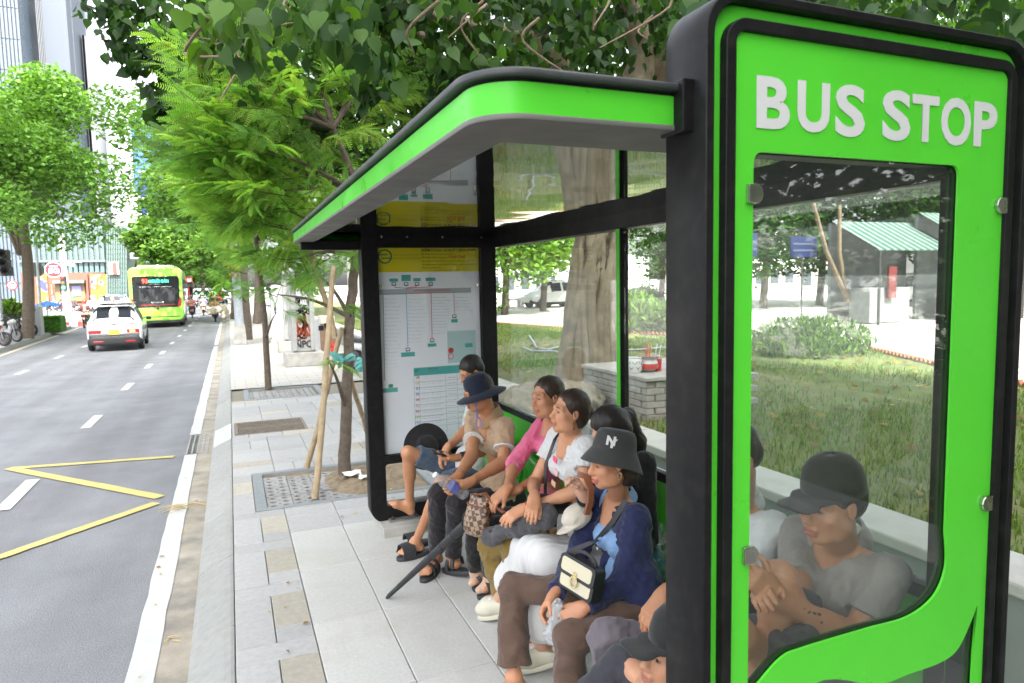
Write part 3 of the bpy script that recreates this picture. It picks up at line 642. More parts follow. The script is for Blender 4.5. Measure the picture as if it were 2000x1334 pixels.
    def hair(s,kind='short',mat=None,extra=None,front=.0):
        S=SDF(.0042); W,R,sc=s.W,s.R,s.hs; e=lambda c,r,k,mode='u': S.ell(W(*c),R,np.array(r)*sc,k*sc,mode)
        e((0,-.02,.048),(.083,.1,.092),.02); 
        if kind!='short': e((0,-.055,-.015),(.072,.062,.075),.03)
        else: e((0,-.06,-.0),(.070,.052,.06),.03)
        e((0,.095,-.018-front),(.071,.085,.083),.018,'d'); e((0,.06,-.075),(.12,.075,.095),.02,'d')
        for q in (-1,1): e((q*.085,.022,-.045),(.03,.05,.06),.015,'d')
        if extra: extra(S,W,R,sc)
        H=s.H
        def locks(X,Y,Z):
            x=((X-H[0])*R[0,0]+(Y-H[1])*R[1,0]+(Z-H[2])*R[2,0])/sc; y=((X-H[0])*R[0,1]+(Y-H[1])*R[1,1]+(Z-H[2])*R[2,1])/sc; z=((X-H[0])*R[0,2]+(Y-H[1])*R[1,2]+(Z-H[2])*R[2,2])/sc
            a=np.arctan2(x,z+.05); return sc*(.0009*np.sin(y*70+9*np.sin(a*2.1)+a*6)+.0008*np.sin(y*120+a*17+5*np.sin(a*5)))
        o=s.part('hair',S,mat or hairb,disp=locks)
        rr=random.Random(len(s.root['label'])); m=MB()
        for i in range(46 if kind!='short' else 26):
            a=rr.uniform(-1.35,1.35); z0=.075-.055*abs(a)**1.5/1.5; x0=.078*math.sin(a)*1.0; y0=.085*math.cos(a)-.02
            if kind=='short': x1,y1,z1=x0*1.03,y0+.012,z0-.012
            else: x1,y1,z1=x0*1.12+rr.uniform(-.01,.01),y0-.03+rr.uniform(-.02,.03),z0-rr.uniform(.015,.06)
            b0=W(x0*.96,y0-.03,z0+.022); b1=W(x0*1.06,y0+.004,z0+.004); b2=W(x1,y1,z1)
            m.tube([b0,b1,b2],[.0016*sc,.0013*sc,.0005],4,cap=False)
        m.build('loose_strands',mat or hairb,s.root,smooth=True,kind='stuff'); return o
    def lathe(s,name,prof,mat,at=(0,0,0),tilt=0.0,roll=0.0,sx=1,sy=1,n=36,warp=None,solid=.004,bevel=0,hz=1.0):
        """a turned shape in the head's own frame (hats)"""
        m=MB(); m.lathe(prof,n,(0,0,0),None,0,sx,sy,caps=False); me=m.mesh(name,smooth=True)
        if warp:
            for v in me.vertices: v.co=warp(v.co)
        bm=bmesh.new(); bm.from_mesh(me); 
        if solid: bmesh.ops.solidify(bm,geom=bm.faces[:],thickness=solid)
        for f in bm.faces: f.smooth=True
        bm.to_mesh(me); bm.free(); R=Matrix(s.R.tolist()).to_4x4(); me.transform(Matrix.Translation(s.W(*at))@R@Matrix.Rotation(tilt,4,'X')@Matrix.Rotation(roll,4,'Y')@Matrix.Scale(s.hs*hz,4)); return link(name,me,mat,s.root)
P=lambda x,y,X: np.array(pX(x,y,X))
G=lambda x,y,z=0: np.array(gp(x,y,z))
def sole(name,parent,toe,heel_d,L=.25,w=.09,t=.025,mat=None,z=.86):
    L,w,t=L*z,w*z,t*z
    """sandal sole lying under a foot: toe tip, unit direction heel->toe"""
    toe=np.array(toe,float); f=unit(heel_d); 
    up=unit(np.cross(np.cross(f,(0,0,1)),f)); l=np.cross(f,up); m=MB(); pts=[]
    for i in range(28):
        a=2*math.pi*i/28; u=math.cos(a); v=math.sin(a); x=L/2*u; ww=w/2*(1+.16*u-.10*u*u+.0)*(abs(v)**.75*(1 if v>0 else -1)); pts.append((x,ww))
    c=toe+f*.012-f*L/2
    m.prism(pts,lambda a,b,d: c+f*a+l*b+up*d,-t,0.002); o=m.build(name,mat,parent,bevel=.004,seg=2,smooth=True); return c,f,l,up
def strap(name,parent,pts,w,t,mat,nrm=None):
    """flat ribbon through points"""
    pts=[Vector(p) for p in pts]; m=MB(); vs=[]
    for i,p in enumerate(pts):
        d=(pts[min(i+1,len(pts)-1)]-pts[max(i-1,0)]).normalized(); n=Vector(nrm[i] if isinstance(nrm,list) else (nrm or (0,0,1))); x=d.cross(n).normalized()*w/2; n=x.cross(d).normalized()*t/2
        vs+=[p-x-n,p+x-n,p+x+n,p-x+n]
    k=len(pts); fs=[(i*4+j,i*4+(j+1)%4,i*4+4+(j+1)%4,i*4+4+j) for i in range(k-1) for j in range(4)]+[(3,2,1,0),(k*4-4,k*4-3,k*4-2,k*4-1)]
    m.add(vs,fs); return m.build(name,mat,parent,smooth=True)
def arcp(c,u,v,r0,r1,a0,a1,n=9): return [np.array(c)+np.array(u)*r0*math.cos(rad(a0+(a1-a0)*i/n))+np.array(v)*r1*math.sin(rad(a0+(a1-a0)*i/n)) for i in range(n+1)]
# ================================================================== BUS SHELTER
green=M('shelter_green',(.080,.55,.032),.36,var=.05,vs=3,spec=.3)
black=M('shelter_charcoal',(.0085,.0085,.009),.42,spec=.16,var=.25,vs=5,stain=.3,ss=26,staincol=(.035,.033,.03))
grey=M('soffit_grey',(.13,.127,.118),.55,var=.08,vs=3,stain=.15,ss=4)
rubber=M('black_rubber',(.02,.02,.02),.8,var=.2,vs=60,bump=.8,bs=120)
steel=M('bright_steel',(.55,.54,.5),.25,metal=1,var=.05)
white=M('sign_white',(.56,.57,.56),.5,spec=.2,var=.02)
pane=glass('window_pane',(.93,.955,.945),1.0,veil=.015)
pane3=glass('poster_pane',(.97,.98,.98),.5)
pane2=glass('sign_pane',(.90,.925,.915),1.1,veil=.012,base=.0)
shel=thing('bus_shelter','green and charcoal roadside bus shelter with a BUS STOP end panel','bus shelter')
# --- near end: framed sign portal
X0,X1,Z0,Z1=.842,1.800,.03,2.292; YA,YB=1.063,1.192
fr=plate('end_frame',[rrect(X0,X1,Z0,Z1,.085,9),rrect(X0+.02,X1-.02,Z0+.02,Z1-.02,.068,9)],YA,YB,black,shel,bevel=.003)
plate('green_surround',[rrect(X0+.0202,X1-.0202,Z0+.0202,Z1-.0202,.066,9),rrect(X0+.060,X1-.060,Z0+.060,Z1-.060,.04,9)],YA+.022,YB-.008,green,shel,bevel=.004)
inn=plate('inner_frame',[rrect(X0+.049,X1-.049,Z0+.049,Z1-.049,.05,9),rrect(X0+.073,X1-.073,Z0+.073,Z1-.073,.024,7)],YA+.002,YB-.02,black,shel,bevel=.002)
# window outline of the green panel, measured on the photograph
def bez(p,n=8):
    out=[]
    for (a,b,c,d) in p:
        for i in range(n):
            t=i/n; out.append(tuple((1-t)**3*a[k]+3*(1-t)**2*t*b[k]+3*(1-t)*t*t*c[k]+t**3*d[k] for k in (0,1)))
    return out
def q(x,y): v=pY(x,y,YA+.02); return (v.x,v.z)
wx0,wx1,wz1=q(1462,700)[0],q(1853,700)[0],q(1700,313)[1]
cr=.022
sw=[q(1842,1104),q(1819,1162),q(1768,1202),q(1688,1225),q(1565,1262),q(1521,1282),q(1474,1334)]
top=[(wx1-cr+cr*math.cos(rad(a)),wz1-cr+cr*math.sin(rad(a))) for a in (0,22,45,68,90)]+[(wx0+cr+cr*math.cos(rad(a)),wz1-cr+cr*math.sin(rad(a))) for a in (90,112,135,158,180)]
def smoothpath(pts,n=6):
    out=[]; P=[pts[0]]+pts+[pts[-1]]
    for i in range(1,len(P)-2):
        for k in range(n):
            t=k/n; a,b,c,d=P[i-1],P[i],P[i+1],P[i+2]
            out.append(tuple(.5*((2*b[j])+(-a[j]+c[j])*t+(2*a[j]-5*b[j]+4*c[j]-d[j])*t*t+(-a[j]+3*b[j]-3*c[j]+d[j])*t**3) for j in (0,1)))
    return out+[pts[-1]]
swp=smoothpath([(wx1,q(1845,1040)[1])]+sw+[(wx0,.905),(wx0,.84)][1:])
win=top+[(wx0,.85)]+list(reversed(smoothpath([(wx1,q(1845,1035)[1])]+sw+[(wx0+.004,.875),(wx0,.85)])))[1:]
lw=[q(1903,1178),q(1893,1205),q(1866,1263),q(1833,1290),q(1770,1313),q(1709,1333)]
lowwin=smoothpath(lw+[(1.15,.845),(1.0,.70),(wx0,.50),(wx0,.35)])+[(wx0,.12),(q(1890,1334)[0]-.01,.12),(q(1893,1334)[0],.80)]
panel=plate('sign_panel',[rrect(X0+.0735,X1-.0735,Z0+.0735,Z1-.0735,.022,7),win,lowwin],YA+.012,YA+.018,green,shel)
plate('rear_panel',[rrect(X0+.0735,X1-.0735,Z0+.0735,Z1-.0735,.022,7),win,lowwin],YA+.034,YA+.040,black,shel)
plate('glass_pane',[rrect(X0+.076,X1-.076,Z0+.076,wz1+.03,.01,2)],YA+.0205,YA+.0265,pane2,shel)
# lettering, letter by letter
xl=[(1471,1536),(1551,1613),(1625,1682),(1717,1771),(1775,1826),(1832,1889),(1896,1940)]
for ch,(a,c) in zip('BUSSTOP',xl):
    z0=q((a+c)/2,252+.083*((a+c)/2-1474))[1]; z1=q((a+c)/2,149+.119*((a+c)/2-1471))[1]; e=.003 if ch in 'SO' else 0
    me=fit_text(ch,q(a,200)[0],q(c,220)[0],z0-e,z1+e,bold=.03,depth=.0006); me.transform(Matrix.Translation((0,YA+.0105,0))@RXZ); link('letter',me,white,panel)
for x,y in ((1463,380),(1946,403),(1455,1080),(1917,980)):
    u,v=q(x,y); s_=1 if x<1700 else -1
    m=MB(); poly=[(u-.016*s_,v-.019),(u+.01*s_,v-.019),(u+.018*s_,v-.012),(u+.022*s_,v),(u+.018*s_,v+.012),(u+.01*s_,v+.019),(u-.016*s_,v+.019)]
    m.prism(poly,lambda a,b,d:(a,d,b),YA+.002,YA+.012); m.build('glass_clip',steel,shel,bevel=.002)
# --- far end: framed route map
Yf,Yb=4.70,4.83; XA,XB=.842,1.826
plate('far_frame',[rrect(XA,XB,.055,2.14,.11,9),rrect(XA+.114,XB-.118,.535,2.0,.012,3),rrect(XA+.114,XB-.118,.17,.475,.02,3)],Yf,Yb,black,shel,bevel=.004)
m=MB(); m.box(1.0,1.14,Yf+.005,Yb-.005,.02,.1); m.build('steel_foot',black,shel,bevel=.004)
m=MB(); m.box(.96,1.18,Yf-.06,Yb+.06,.07,.082); m.build('base_plate',M('galvanised',(.32,.31,.29),.5,metal=.7,var=.25,stain=.4,ss=30),shel,bevel=.002)
for dxx in (.985,1.155):
    for yy in (Yf-.04,Yb+.04):
        m=MB(); m.cyl((dxx,yy,.08),(dxx,yy,.105),.011,6); m.build('bolt',darksteel,shel)
m=MB(); m.box(.893,1.2,Yf-.16,Yb+.13,-.02,.07); m.build('concrete_foot',conc,shel,bevel=.006)
# screws on the far beam
for x in (745,795,864,940):
    v=pY(x,463,Yf); m=MB(); m.cyl((v.x,Yf-.004,v.z),(v.x,Yf+.002,v.z),.006,8); m.build('screw',steel,shel)
# --- poster
poster_white=M('poster_white',(.85,.85,.89),.45,var=.02,transl=.4,trc=(1,1,1))
PX0,PX1,PZ0,PZ1=XA+.112,XB-.116,.53,2.004
po=plate('route_poster',[[(PX0,PZ0),(PX1,PZ0),(PX1,PZ1),(PX0,PZ1)]],Yf+.05,Yf+.06,poster_white,shel)
pm={}
def pq(x,y): v=pY(x,y,Yf+.05); return v.x,v.z
def flatbox(nm,x0,y0,x1,y1,mat,lay=1):
    a=pq(x0,y0); c=pq(x1,y1); zz0,zz1=min(a[1],c[1]),max(a[1],c[1]); m=MB(); yy=Yf+.05-.0007*lay; m.box(a[0],c[0],yy,yy+.0006,zz0,zz1); return m.build(nm,mat,po)
Z2=lambda cx,cy:(690+cx/4.447,420+cy/4.447)       # second crop -> photo px
pyel=M('poster_yellow',(.85,.74,.015),.45,var=.02,transl=.3,trc=(1,1,1)); pteal=M('poster_teal',(.06,.36,.33),.45,var=0); pgrey=M('poster_band_grey',(.40,.41,.44),.45,var=0)
pblk=M('poster_ink',(.03,.03,.03),.5,var=0); pred=M('poster_red',(.55,.03,.03),.5,var=0); pgrn=M('poster_green',(.02,.22,.09),.5,var=0); pblu=M('poster_blue',(.08,.3,.62),.5,var=0); ppale=M('poster_pale_teal',(.42,.56,.58),.5,var=0); pink_=M('poster_soft_ink',(.12,.12,.14),.5,var=0)
# perspective: the poster lines are level in the place, so only the height at its middle counts
a=pq(840,484); b_=pq(840,531)
m=MB(); m.box(PX0+.002,PX1-.002,Yf+.0493,Yf+.0499,b_[1],PZ1-.002); m.build('header_band',pyel,po)
def ptext(t,x0,y0,x1,y1,mat,bold=.0,nm='poster_lettering'):
    a=pq(x0,y1); c=pq(x1,y0); me=fit_text(t,a[0],c[0],a[1],c[1],bold,0); me.transform(Matrix.Translation((0,Yf+.0484,0))@RXZ); return link(nm,me,mat,po)
ptext('ĐIỂM DỪNG XE BUÝT (BUS STOP)',823,483,929,493,pblk,.02)
ptext('MÃ ĐIỂM DỪNG / Stop code: Q1 076',823,494,884,498.5,pblk,.01)
ptext('TÊN ĐIỂM DỪNG / Stop name:',823,500.5,873,505,pblk,.01); ptext('CHÙA ÔNG',875,497.5,909,504.5,pred,.02)
ptext('Địa chỉ: Đối diện 96A, Đường Nam Kỳ Khởi Nghĩa, Phường Bến Thành,',824,507.5,931,512,pblk,.005)
ptext('TP.HCM (Address: Opposite 96A Nam Ky Khoi Nghia Street, Ben Thanh',824,514.5,931,519,pblk,.005)
ptext('Ward, Ho Chi Minh City)',824,521,861,525,pblk,.005); ptext('Chi tiết tại/ View at: www.buyttphcm.com.vn',841,526,898,529,pblk)
ptext('SỞ XÂY DỰNG THÀNH PHỐ HỒ CHÍ MINH',770,496,817,499.5,pgrn); ptext('TRUNG TÂM QUẢN LÝ GIAO THÔNG CÔNG CỘNG',766,503,821,506.5,pgrn)
cx,cz=pq(751.5,501); R_=.05
m=MB()
ring=lambda r0,r1,a0,a1,n=28:[(m.quad(*[(cx+r*math.cos(rad(a)),Yf+.0485,cz+r*math.sin(rad(a))) for r,a in ((r0,a0+(a1-a0)*i/n),(r1,a0+(a1-a0)*i/n),(r1,a0+(a1-a0)*(i+1)/n),(r0,a0+(a1-a0)*(i+1)/n))])) for i in range(n)]
ring(.041,.051,0,360); m.box(cx-.047,cx+.02,Yf+.0483,Yf+.0487,cz+.008,cz+.016); m.box(cx-.022,cx+.047,Yf+.0483,Yf+.0487,cz-.016,cz-.008); m.build('roundel',pgrn,po)
def rowbox(cx0,cy0,cx1,cy1,mat,nm,lay=1):
    x0,y0=Z2(cx0,cy0); x1,y1=Z2(cx1,cy1); return flatbox(nm,x0,y0,x1,y1,mat,lay)
rowbox(220,648,1022,672,pgrey,'stop_band')
ptext('CHÙA ÔNG/ ONG PAGODA',*Z2(528,640),*Z2(842,664),pred,.012)
for a_ in ((313,552,388,578),(417,520,500,572),(520,548,584,574),(628,545,714,572),(415,1195,536,1226),(646,1117,722,1141),(851,905,907,932)): rowbox(*a_,pteal,'stop_tab')
rowbox(748-690,0,0,0,pteal,'x') if 0 else None
flatbox('stop_tab',747,759,777,765,pteal)
for x,y,c in ((352,600,pgrn),(459,600,pblu),(553,600,pred),(672,600,pred),(474,1170,pblu),(684,1090,pred),(877,880,pred)):
    x_,y_=Z2(x,y); u,v=pq(x_,y_); m=MB(); yy=Yf+.049
    m.box(u-.016,u+.016,yy-.0006,yy,v-.012,v+.014); m.build('bus_icon',pink_,po); m=MB(); m.box(u-.011,u+.011,yy-.0012,yy-.0007,v-.004,v+.009); m.build('bus_icon',poster_white,po)
u,v=pq(763,754); m=MB(); m.box(u-.016,u+.016,Yf+.0484,Yf+.049,v-.012,v+.014); m.build('bus_icon',pgrn,po)
def pline(pts,mat,w=.004):
    m=MB()
    for (a,b) in zip(pts,pts[1:]):
        (x0,z0),(x1,z1)=pq(*Z2(*a)),pq(*Z2(*b))
        m.bar((x0,Yf+.0486,z0),(x1,Yf+.0486,z1),.0008,w,up=(1,0,0)) if abs(x1-x0)<abs(z1-z0) else m.bar((x0,Yf+.0486,z0),(x1,Yf+.0486,z1),.0008,w)
    return m.build('route_line',mat,po)
pline([(460,684),(258,690),(272,1440)],pgrn); pline([(460,684),(474,1150)],pblu); pline([(462,680),(675,676),(684,1075)],pred); pline([(675,672),(872,671),(878,860)],M('poster_orange',(.6,.22,.06),.5,var=0))
pline([(355,628),(460,636)],pgrn); pline([(459,618),(460,650)],pblu); pline([(553,622),(470,632),(462,650)],pred); pline([(672,624),(540,632),(470,640)],pred)
# rows of tiny stop names: real small lettering
_names=['Công Viên 23/9','Trạm Bến Thành','Nguyễn Thị Nghĩa','Chợ Thái Bình','Tôn Thất Tùng','Bùi Thị Xuân','Cách Mạng','Hàm Nghi','Pasteur','Lê Lợi','Hai Bà Trưng','Nhà Hát','Võ Thị Sáu','Trần Hưng Đạo','Lý Tự Trọng']
def namecol(cx,cys,wid,seed):
    r_=random.Random(seed); mes=[]
    for cy in cys:
        x0,y0=Z2(cx,cy); a=pq(x0,y0+1.6); c=pq(x0+wid*r_.uniform(.55,1)/4.447,y0-.5)
        mes.append(fit_text(r_.choice(_names),a[0],c[0],a[1],c[1],0,0))
        a=pq(x0-7,y0+1.2); c=pq(x0-2,y0-.3); mes.append(fit_text('%02d-%02d'%(r_.randint(10,99),r_.randint(10,99)),a[0],c[0],a[1],c[1],0,0))
    me=join_meshes('poster_lettering',mes); me.transform(Matrix.Translation((0,Yf+.0484,0))@RXZ); link('poster_lettering',me,pink_,po)
namecol(303,range(728,1330,33),120,1); namecol(505,range(728,1110,31),130,2); namecol(718,range(712,1040,26),130,3); namecol(915,range(712,850,28),130,4)
ptext('Gọi điện: 19.00',*Z2(930,1020),*Z2(1050,1036),pink_) if 0 else None
rowbox(815,1010,1068,1270,ppale,'info_box'); rowbox(970,1115,1036,1146,pteal,'info_tab',2)
m=MB()
for (ccx,ccy,r) in ((848,1175,.0205),(848,1228,.0215)):
    u,v=pq(*Z2(ccx,ccy)); m.add([(u+r*math.cos(2*math.pi*i/16),Yf+.048,v+r*math.sin(2*math.pi*i/16)) for i in range(16)],[tuple(range(16))])
m.build('phone_icon',pred,po)
m=MB(); u,v=pq(*Z2(848,1228)); m.add([(u+.017*math.cos(2*math.pi*i/16),Yf+.0477,v+.017*math.sin(2*math.pi*i/16)) for i in range(16)],[tuple(range(16))]); m.build('phone_icon',poster_white,po)
# timetable
Z5=lambda cx,cy:(740+cx/2.722,690+cy/2.722)
TX0,TY0=Z5(190,72); 
m=MB(); m.box(pq(TX0,780)[0],PX1-.004,Yf+.0493,Yf+.0499,pq(850,731.5)[1],pq(850,716)[1]); m.build('table_head',pteal,po)
ptext('MST',*Z5(193,86),*Z5(213,98),pblk,.01); ptext('TÊN TUYẾN',*Z5(262,74),*Z5(312,86),pblk,.02); ptext('Route name',*Z5(268,89),*Z5(306,96),pblk)
rows=[('04',pred,128),('18',M('poster_gold',(.6,.5,.08),.5,var=0),158),('31',pgrn,187),('36',M('poster_indigo',(.12,.12,.3),.5,var=0),216),('44',pred,247),('52',M('poster_pink',(.62,.25,.28),.5,var=0),278),('93',M('poster_wine',(.4,.02,.08),.5,var=0),309),('109',M('poster_lime',(.3,.5,.12),.5,var=0),339),('152',pblu,368)]
rn=['BX AN SƯƠNG - CỘNG HOÀ - BẾN THÀNH','THỚI AN - BẾN THÀNH','BX MIỀN ĐÔNG - BẾN THÀNH','THỚI AN - BẾN THÀNH','BÌNH QUỚI - CẢNG QUẬN 4','ĐH QUỐC GIA - BẾN THÀNH','BX MIỀN ĐÔNG MỚI - BẾN THÀNH','SÂN BAY TÂN SƠN NHẤT - BX SÀI GÒN','KDC TRUNG SƠN - BẾN THÀNH - TÂN SƠN NHẤT']
for (t,mt,cy),nm in zip(rows,rn):
    w=9 if len(t)==2 else 12
    ptext(t,*Z5(206-w,cy-9),*Z5(206+w,cy+9),mt,.012); ptext(nm,*Z5(224,cy-9),*Z5(340,cy-3),pblk); ptext(nm.title(),*Z5(232,cy+1),*Z5(330,cy+6),pink_)
    ptext('05h00-20h00',*Z5(366,cy-4),*Z5(412,cy+3),pblk); ptext('10-15 phút',*Z5(424,cy-4),*Z5(455,cy+3),pblk)
    z_=pq(850,Z5(190,cy+15)[1]+1.2)[1]; m=MB(); m.box(pq(TX0,780)[0],PX1-.004,Yf+.0492,Yf+.0496,z_-.0012,z_+.0012); m.build('table_rule',pgrey,po)
for cx_ in (190,219,358,420): x_=pq(Z5(cx_,260)[0],785)[0]; m=MB(); m.box(x_-.0012,x_+.0012,Yf+.0486,Yf+.0490,pq(850,846)[1],pq(850,731)[1]); m.build('table_rule',pgrey,po)
for x,y in ((741,561),(934,556),(741,862)):
    u,v=pq(x,y); m=MB(); m.box(u-.02,u+.02,Yf+.03,Yf+.05,v-.014,v+.014); m.build('glass_clip',steel,shel,bevel=.003)
plate('poster_glass',[[(PX0,PZ0),(PX1,PZ0),(PX1,PZ1),(PX0,PZ1)]],Yf+.036,Yf+.04,pane3,shel)
# --- back wall: beam, glass, mullion, rail, green panel
XBK=1.80
m=MB(); m.box(XBK,XBK+.09,YB-.02,Yf-.002,2.0,2.14); m.build('back_beam',black,shel,bevel=.004)
for y0,y1 in ((YB,2.925),(2.965,Yf)):
    m=MB(); m.box(XBK+.02,XBK+.028,y0,y1,.86,2.0); m.build('back_glass',pane,shel)
m=MB(); m.box(XBK-.004,XBK,2.93,2.962,.86,1.999); m.build('mullion_face',green,shel)
m=MB(); m.box(XBK,XBK+.045,2.926,2.966,.86,1.999); m.build('mullion',black,shel)
m=MB(); m.box(XBK-.01,XBK+.04,YB,Yf-.002,.815,.858); m.build('back_rail',black,shel,bevel=.004)
m=MB(); m.box(XBK+.0,XBK+.012,YB,Yf-.002,.40,.814); m.build('back_panel',green,shel)
m=MB(); m.box(XBK-.01,XBK+.04,YB,Yf-.002,.35,.398); m.build('back_rail',black,shel,bevel=.004)
m=MB(); m.box(XBK-.02,XBK+.07,YB+.0,YB+.08,.0,2.0); m.build('back_post',black,shel,bevel=.004)
# --- bench: beam, brackets and one moulded shell per place
m=MB(); m.box(1.46,1.54,1.30,Yf-.002,.295,.345); m.build('seat_beam',black,shel,bevel=.004)
for yy in (1.6,2.9,4.3):
    m=MB(); m.box(1.47,1.53,yy,yy+.06,.0,.30); m.build('seat_leg',black,shel,bevel=.003)
def seat_mesh():
    nu,nv=18,14; vs=[];fs=[]; w=.205
    # profile from the front lip over the seat and up the back
    for i in range(nu+1):
        t=i/nu
        if t<.6: s=t/.6; x=-.20+.34*s; z=.03-.028*math.sin(s*math.pi)*1.0-.02*(1-s)**3*1.5
        else: s=(t-.6)/.4; x=.14+.07*s**.6; z=.03+.26*s**1.25
        for j in range(nv+1):
            v=j/nv*2-1; rim=abs(v)**4*.055*(1 if t>.12 else t/.12); ww=w*(1-.16*max(0,(t-.75)/.25)**2-.12*max(0,(.1-t)/.1)**2)
            vs.append((x-(.02*v*v if t>.6 else 0),v*ww,z+rim))
    for i in range(nu):
        for j in range(nv): a=i*(nv+1)+j; fs.append((a,a+1,a+nv+2,a+nv+1))
    b=MB(); b.add(vs,fs); me=b.mesh('seat',smooth=True)
    bm=bmesh.new(); bm.from_mesh(me); bmesh.ops.solidify(bm,geom=bm.faces[:],thickness=.012); [setattr(f,'smooth',True) for f in bm.faces]; bm.to_mesh(me); bm.free(); return me
sm=seat_mesh(); sm.materials.append(M('seat_green',(.04,.40,.02),.3,var=.05,coat=.4,transl=.12))
SEATY=[1.52,1.95,2.38,2.81,3.24,3.67,4.10,4.45]
for yy in SEATY: link('seat',sm,None,shel,(1.50,yy,.355))
# --- roof
RX0,RX1,RY0,RY1=.42,1.98,1.13,4.88; rr=.095
def roofloop(e=0,r=rr):
    o=[(RX1+e,RY0-e),(RX1+e,RY1+e),(RX0-e,RY1+e)]
    o+= [(RX0+r-(r+e)*math.cos(rad(a)),RY0+r-(r+e)*math.sin(rad(a))) for a in range(0,91,9)]
    return o
def slab(nm,loops,z0,z1,mat,bevel=0):
    me=plate_mesh(loops,z1-z0,bevel); me.transform(Matrix.Translation((0,0,(z0+z1)/2))); return link(nm,me,mat,shel)
inner=[(RX1-.1,RY0+.2),(RX1-.1,RY1-.1),(RX0+.115,RY1-.1),(RX0+.115,RY0+.2)]
slab('roof_sheet',[roofloop(.016,.1)],2.109,2.124,M('roof_black',(.04,.044,.045),.5,var=.3,vs=5),bevel=.004)
slab('roof_gap_seal',[roofloop(-.008,.1)],2.100,2.109,rubber)
slab('fascia',[roofloop(0),[(x,y) for x,y in roofloop(-.02,.09)]],2.047,2.102,green)
slab('soffit',[roofloop(.003),inner],2.036,2.047,grey,bevel=.002)
def mirror_mat():
    m=M('tinted_ceiling_sheet',(.42,.44,.42),.03,metal=1,var=0); t=m.node_tree; N=t.nodes; L=t.links; g=N.new('ShaderNodeNewGeometry'); n=N.new('ShaderNodeTexNoise'); n.inputs['Scale'].default_value=3.2; n.inputs['Detail'].default_value=1.5
    L.new(g.outputs['Position'],n.inputs['Vector']); b=N.new('ShaderNodeBump'); b.inputs['Strength'].default_value=.10; b.inputs['Distance'].default_value=.02; L.new(n.outputs['Fac'],b.inputs['Height']); L.new(b.outputs[0],N['Principled BSDF'].inputs['Normal']); return m
m=MB(); m.box(RX0+.05,RX1-.05,RY0+.05,RY1-.03,2.074,2.09); m.build('ceiling_panel',mirror_mat(),shel)
m=MB(); m.box(RX0+.03,XA+.002,Yf+.02,Yf+.10,1.985,2.045); m.build('roof_bracket',black,shel,bevel=.004)
m=MB(); m.box(X0-.025,X0+.004,RY0-.03,RY0+.045,2.03,2.13); m.build('roof_end_cap',black,shel,bevel=.003)
# ================================================================== TREES
def leafmat(name,transl=.35,rough=.42,spec=.4):
    return M(name,(.05,.12,.02),rough,var=0,attr='leafcol',transl=transl,spec=spec)
bodhi_m=leafmat('bodhi_leaf',.32,.5,.22); feather_m=leafmat('feather_leaf',.52,.5,.25); far_m=leafmat('far_leaf',.35,.55,.25)
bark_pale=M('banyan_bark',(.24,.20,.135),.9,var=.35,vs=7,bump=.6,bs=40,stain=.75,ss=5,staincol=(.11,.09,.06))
bark_gap_shade=M('banyan_gap_shade',(.085,.068,.045),.95,var=.35,vs=9,bump=.7,bs=40)  # darker inner trunk: shade between the roots put into the colour
bark_dark=M('dark_bark',(.10,.078,.058),.92,var=.3,vs=14,bump=.8,bs=60,stain=.4,ss=20,staincol=(.2,.17,.13))
bark_mid=M('brown_bark',(.16,.115,.075),.9,var=.3,vs=9,bump=.7,bs=50)
stakem=M('bamboo_stake',(.34,.26,.16),.8,var=.25,vs=12,bump=.3,bs=60,stain=.35,ss=15,staincol=(.18,.13,.08))
def rot_from(fw,nr):
    """N matrices with y=fw, z~nr"""
    fw=fw/np.linalg.norm(fw,axis=1,keepdims=True); x=np.cross(fw,nr); x/=np.maximum(np.linalg.norm(x,axis=1,keepdims=True),1e-6); z=np.cross(x,fw); return np.stack([x,fw,z],2)
def scatter_mesh(name,tv,tf,pos,R,sc,col=None):
    tv=np.array(tv,float); tf=np.array(tf); N=len(pos); k=len(tv); V=np.einsum('nij,kj->nki',R,tv)*np.asarray(sc).reshape(-1,1,1)+pos[:,None,:]
    Fc=(tf[None]+(np.arange(N)*k)[:,None,None]).reshape(-1,tf.shape[1]); me=bpy.data.meshes.new(name); me.vertices.add(N*k); me.vertices.foreach_set('co',V.astype(np.float32).ravel())
    w=tf.shape[1]; me.loops.add(len(Fc)*w); me.loops.foreach_set('vertex_index',Fc.astype(np.int32).ravel()); me.polygons.add(len(Fc)); me.polygons.foreach_set('loop_start',np.arange(0,len(Fc)*w,w,dtype=np.int32)); me.update(calc_edges=True)
    if col is not None:
        at=me.color_attributes.new('leafcol','FLOAT_COLOR','POINT'); c=np.ones((N*k,4),np.float32); c[:,:3]=np.repeat(col,k,0); at.data.foreach_set('color',c.ravel())
    return me
def flatcol(me,c):
    at=me.color_attributes.new('leafcol','FLOAT_COLOR','POINT'); a=np.ones((len(me.vertices),4),np.float32); a[:,:3]=c; at.data.foreach_set('color',a.ravel())
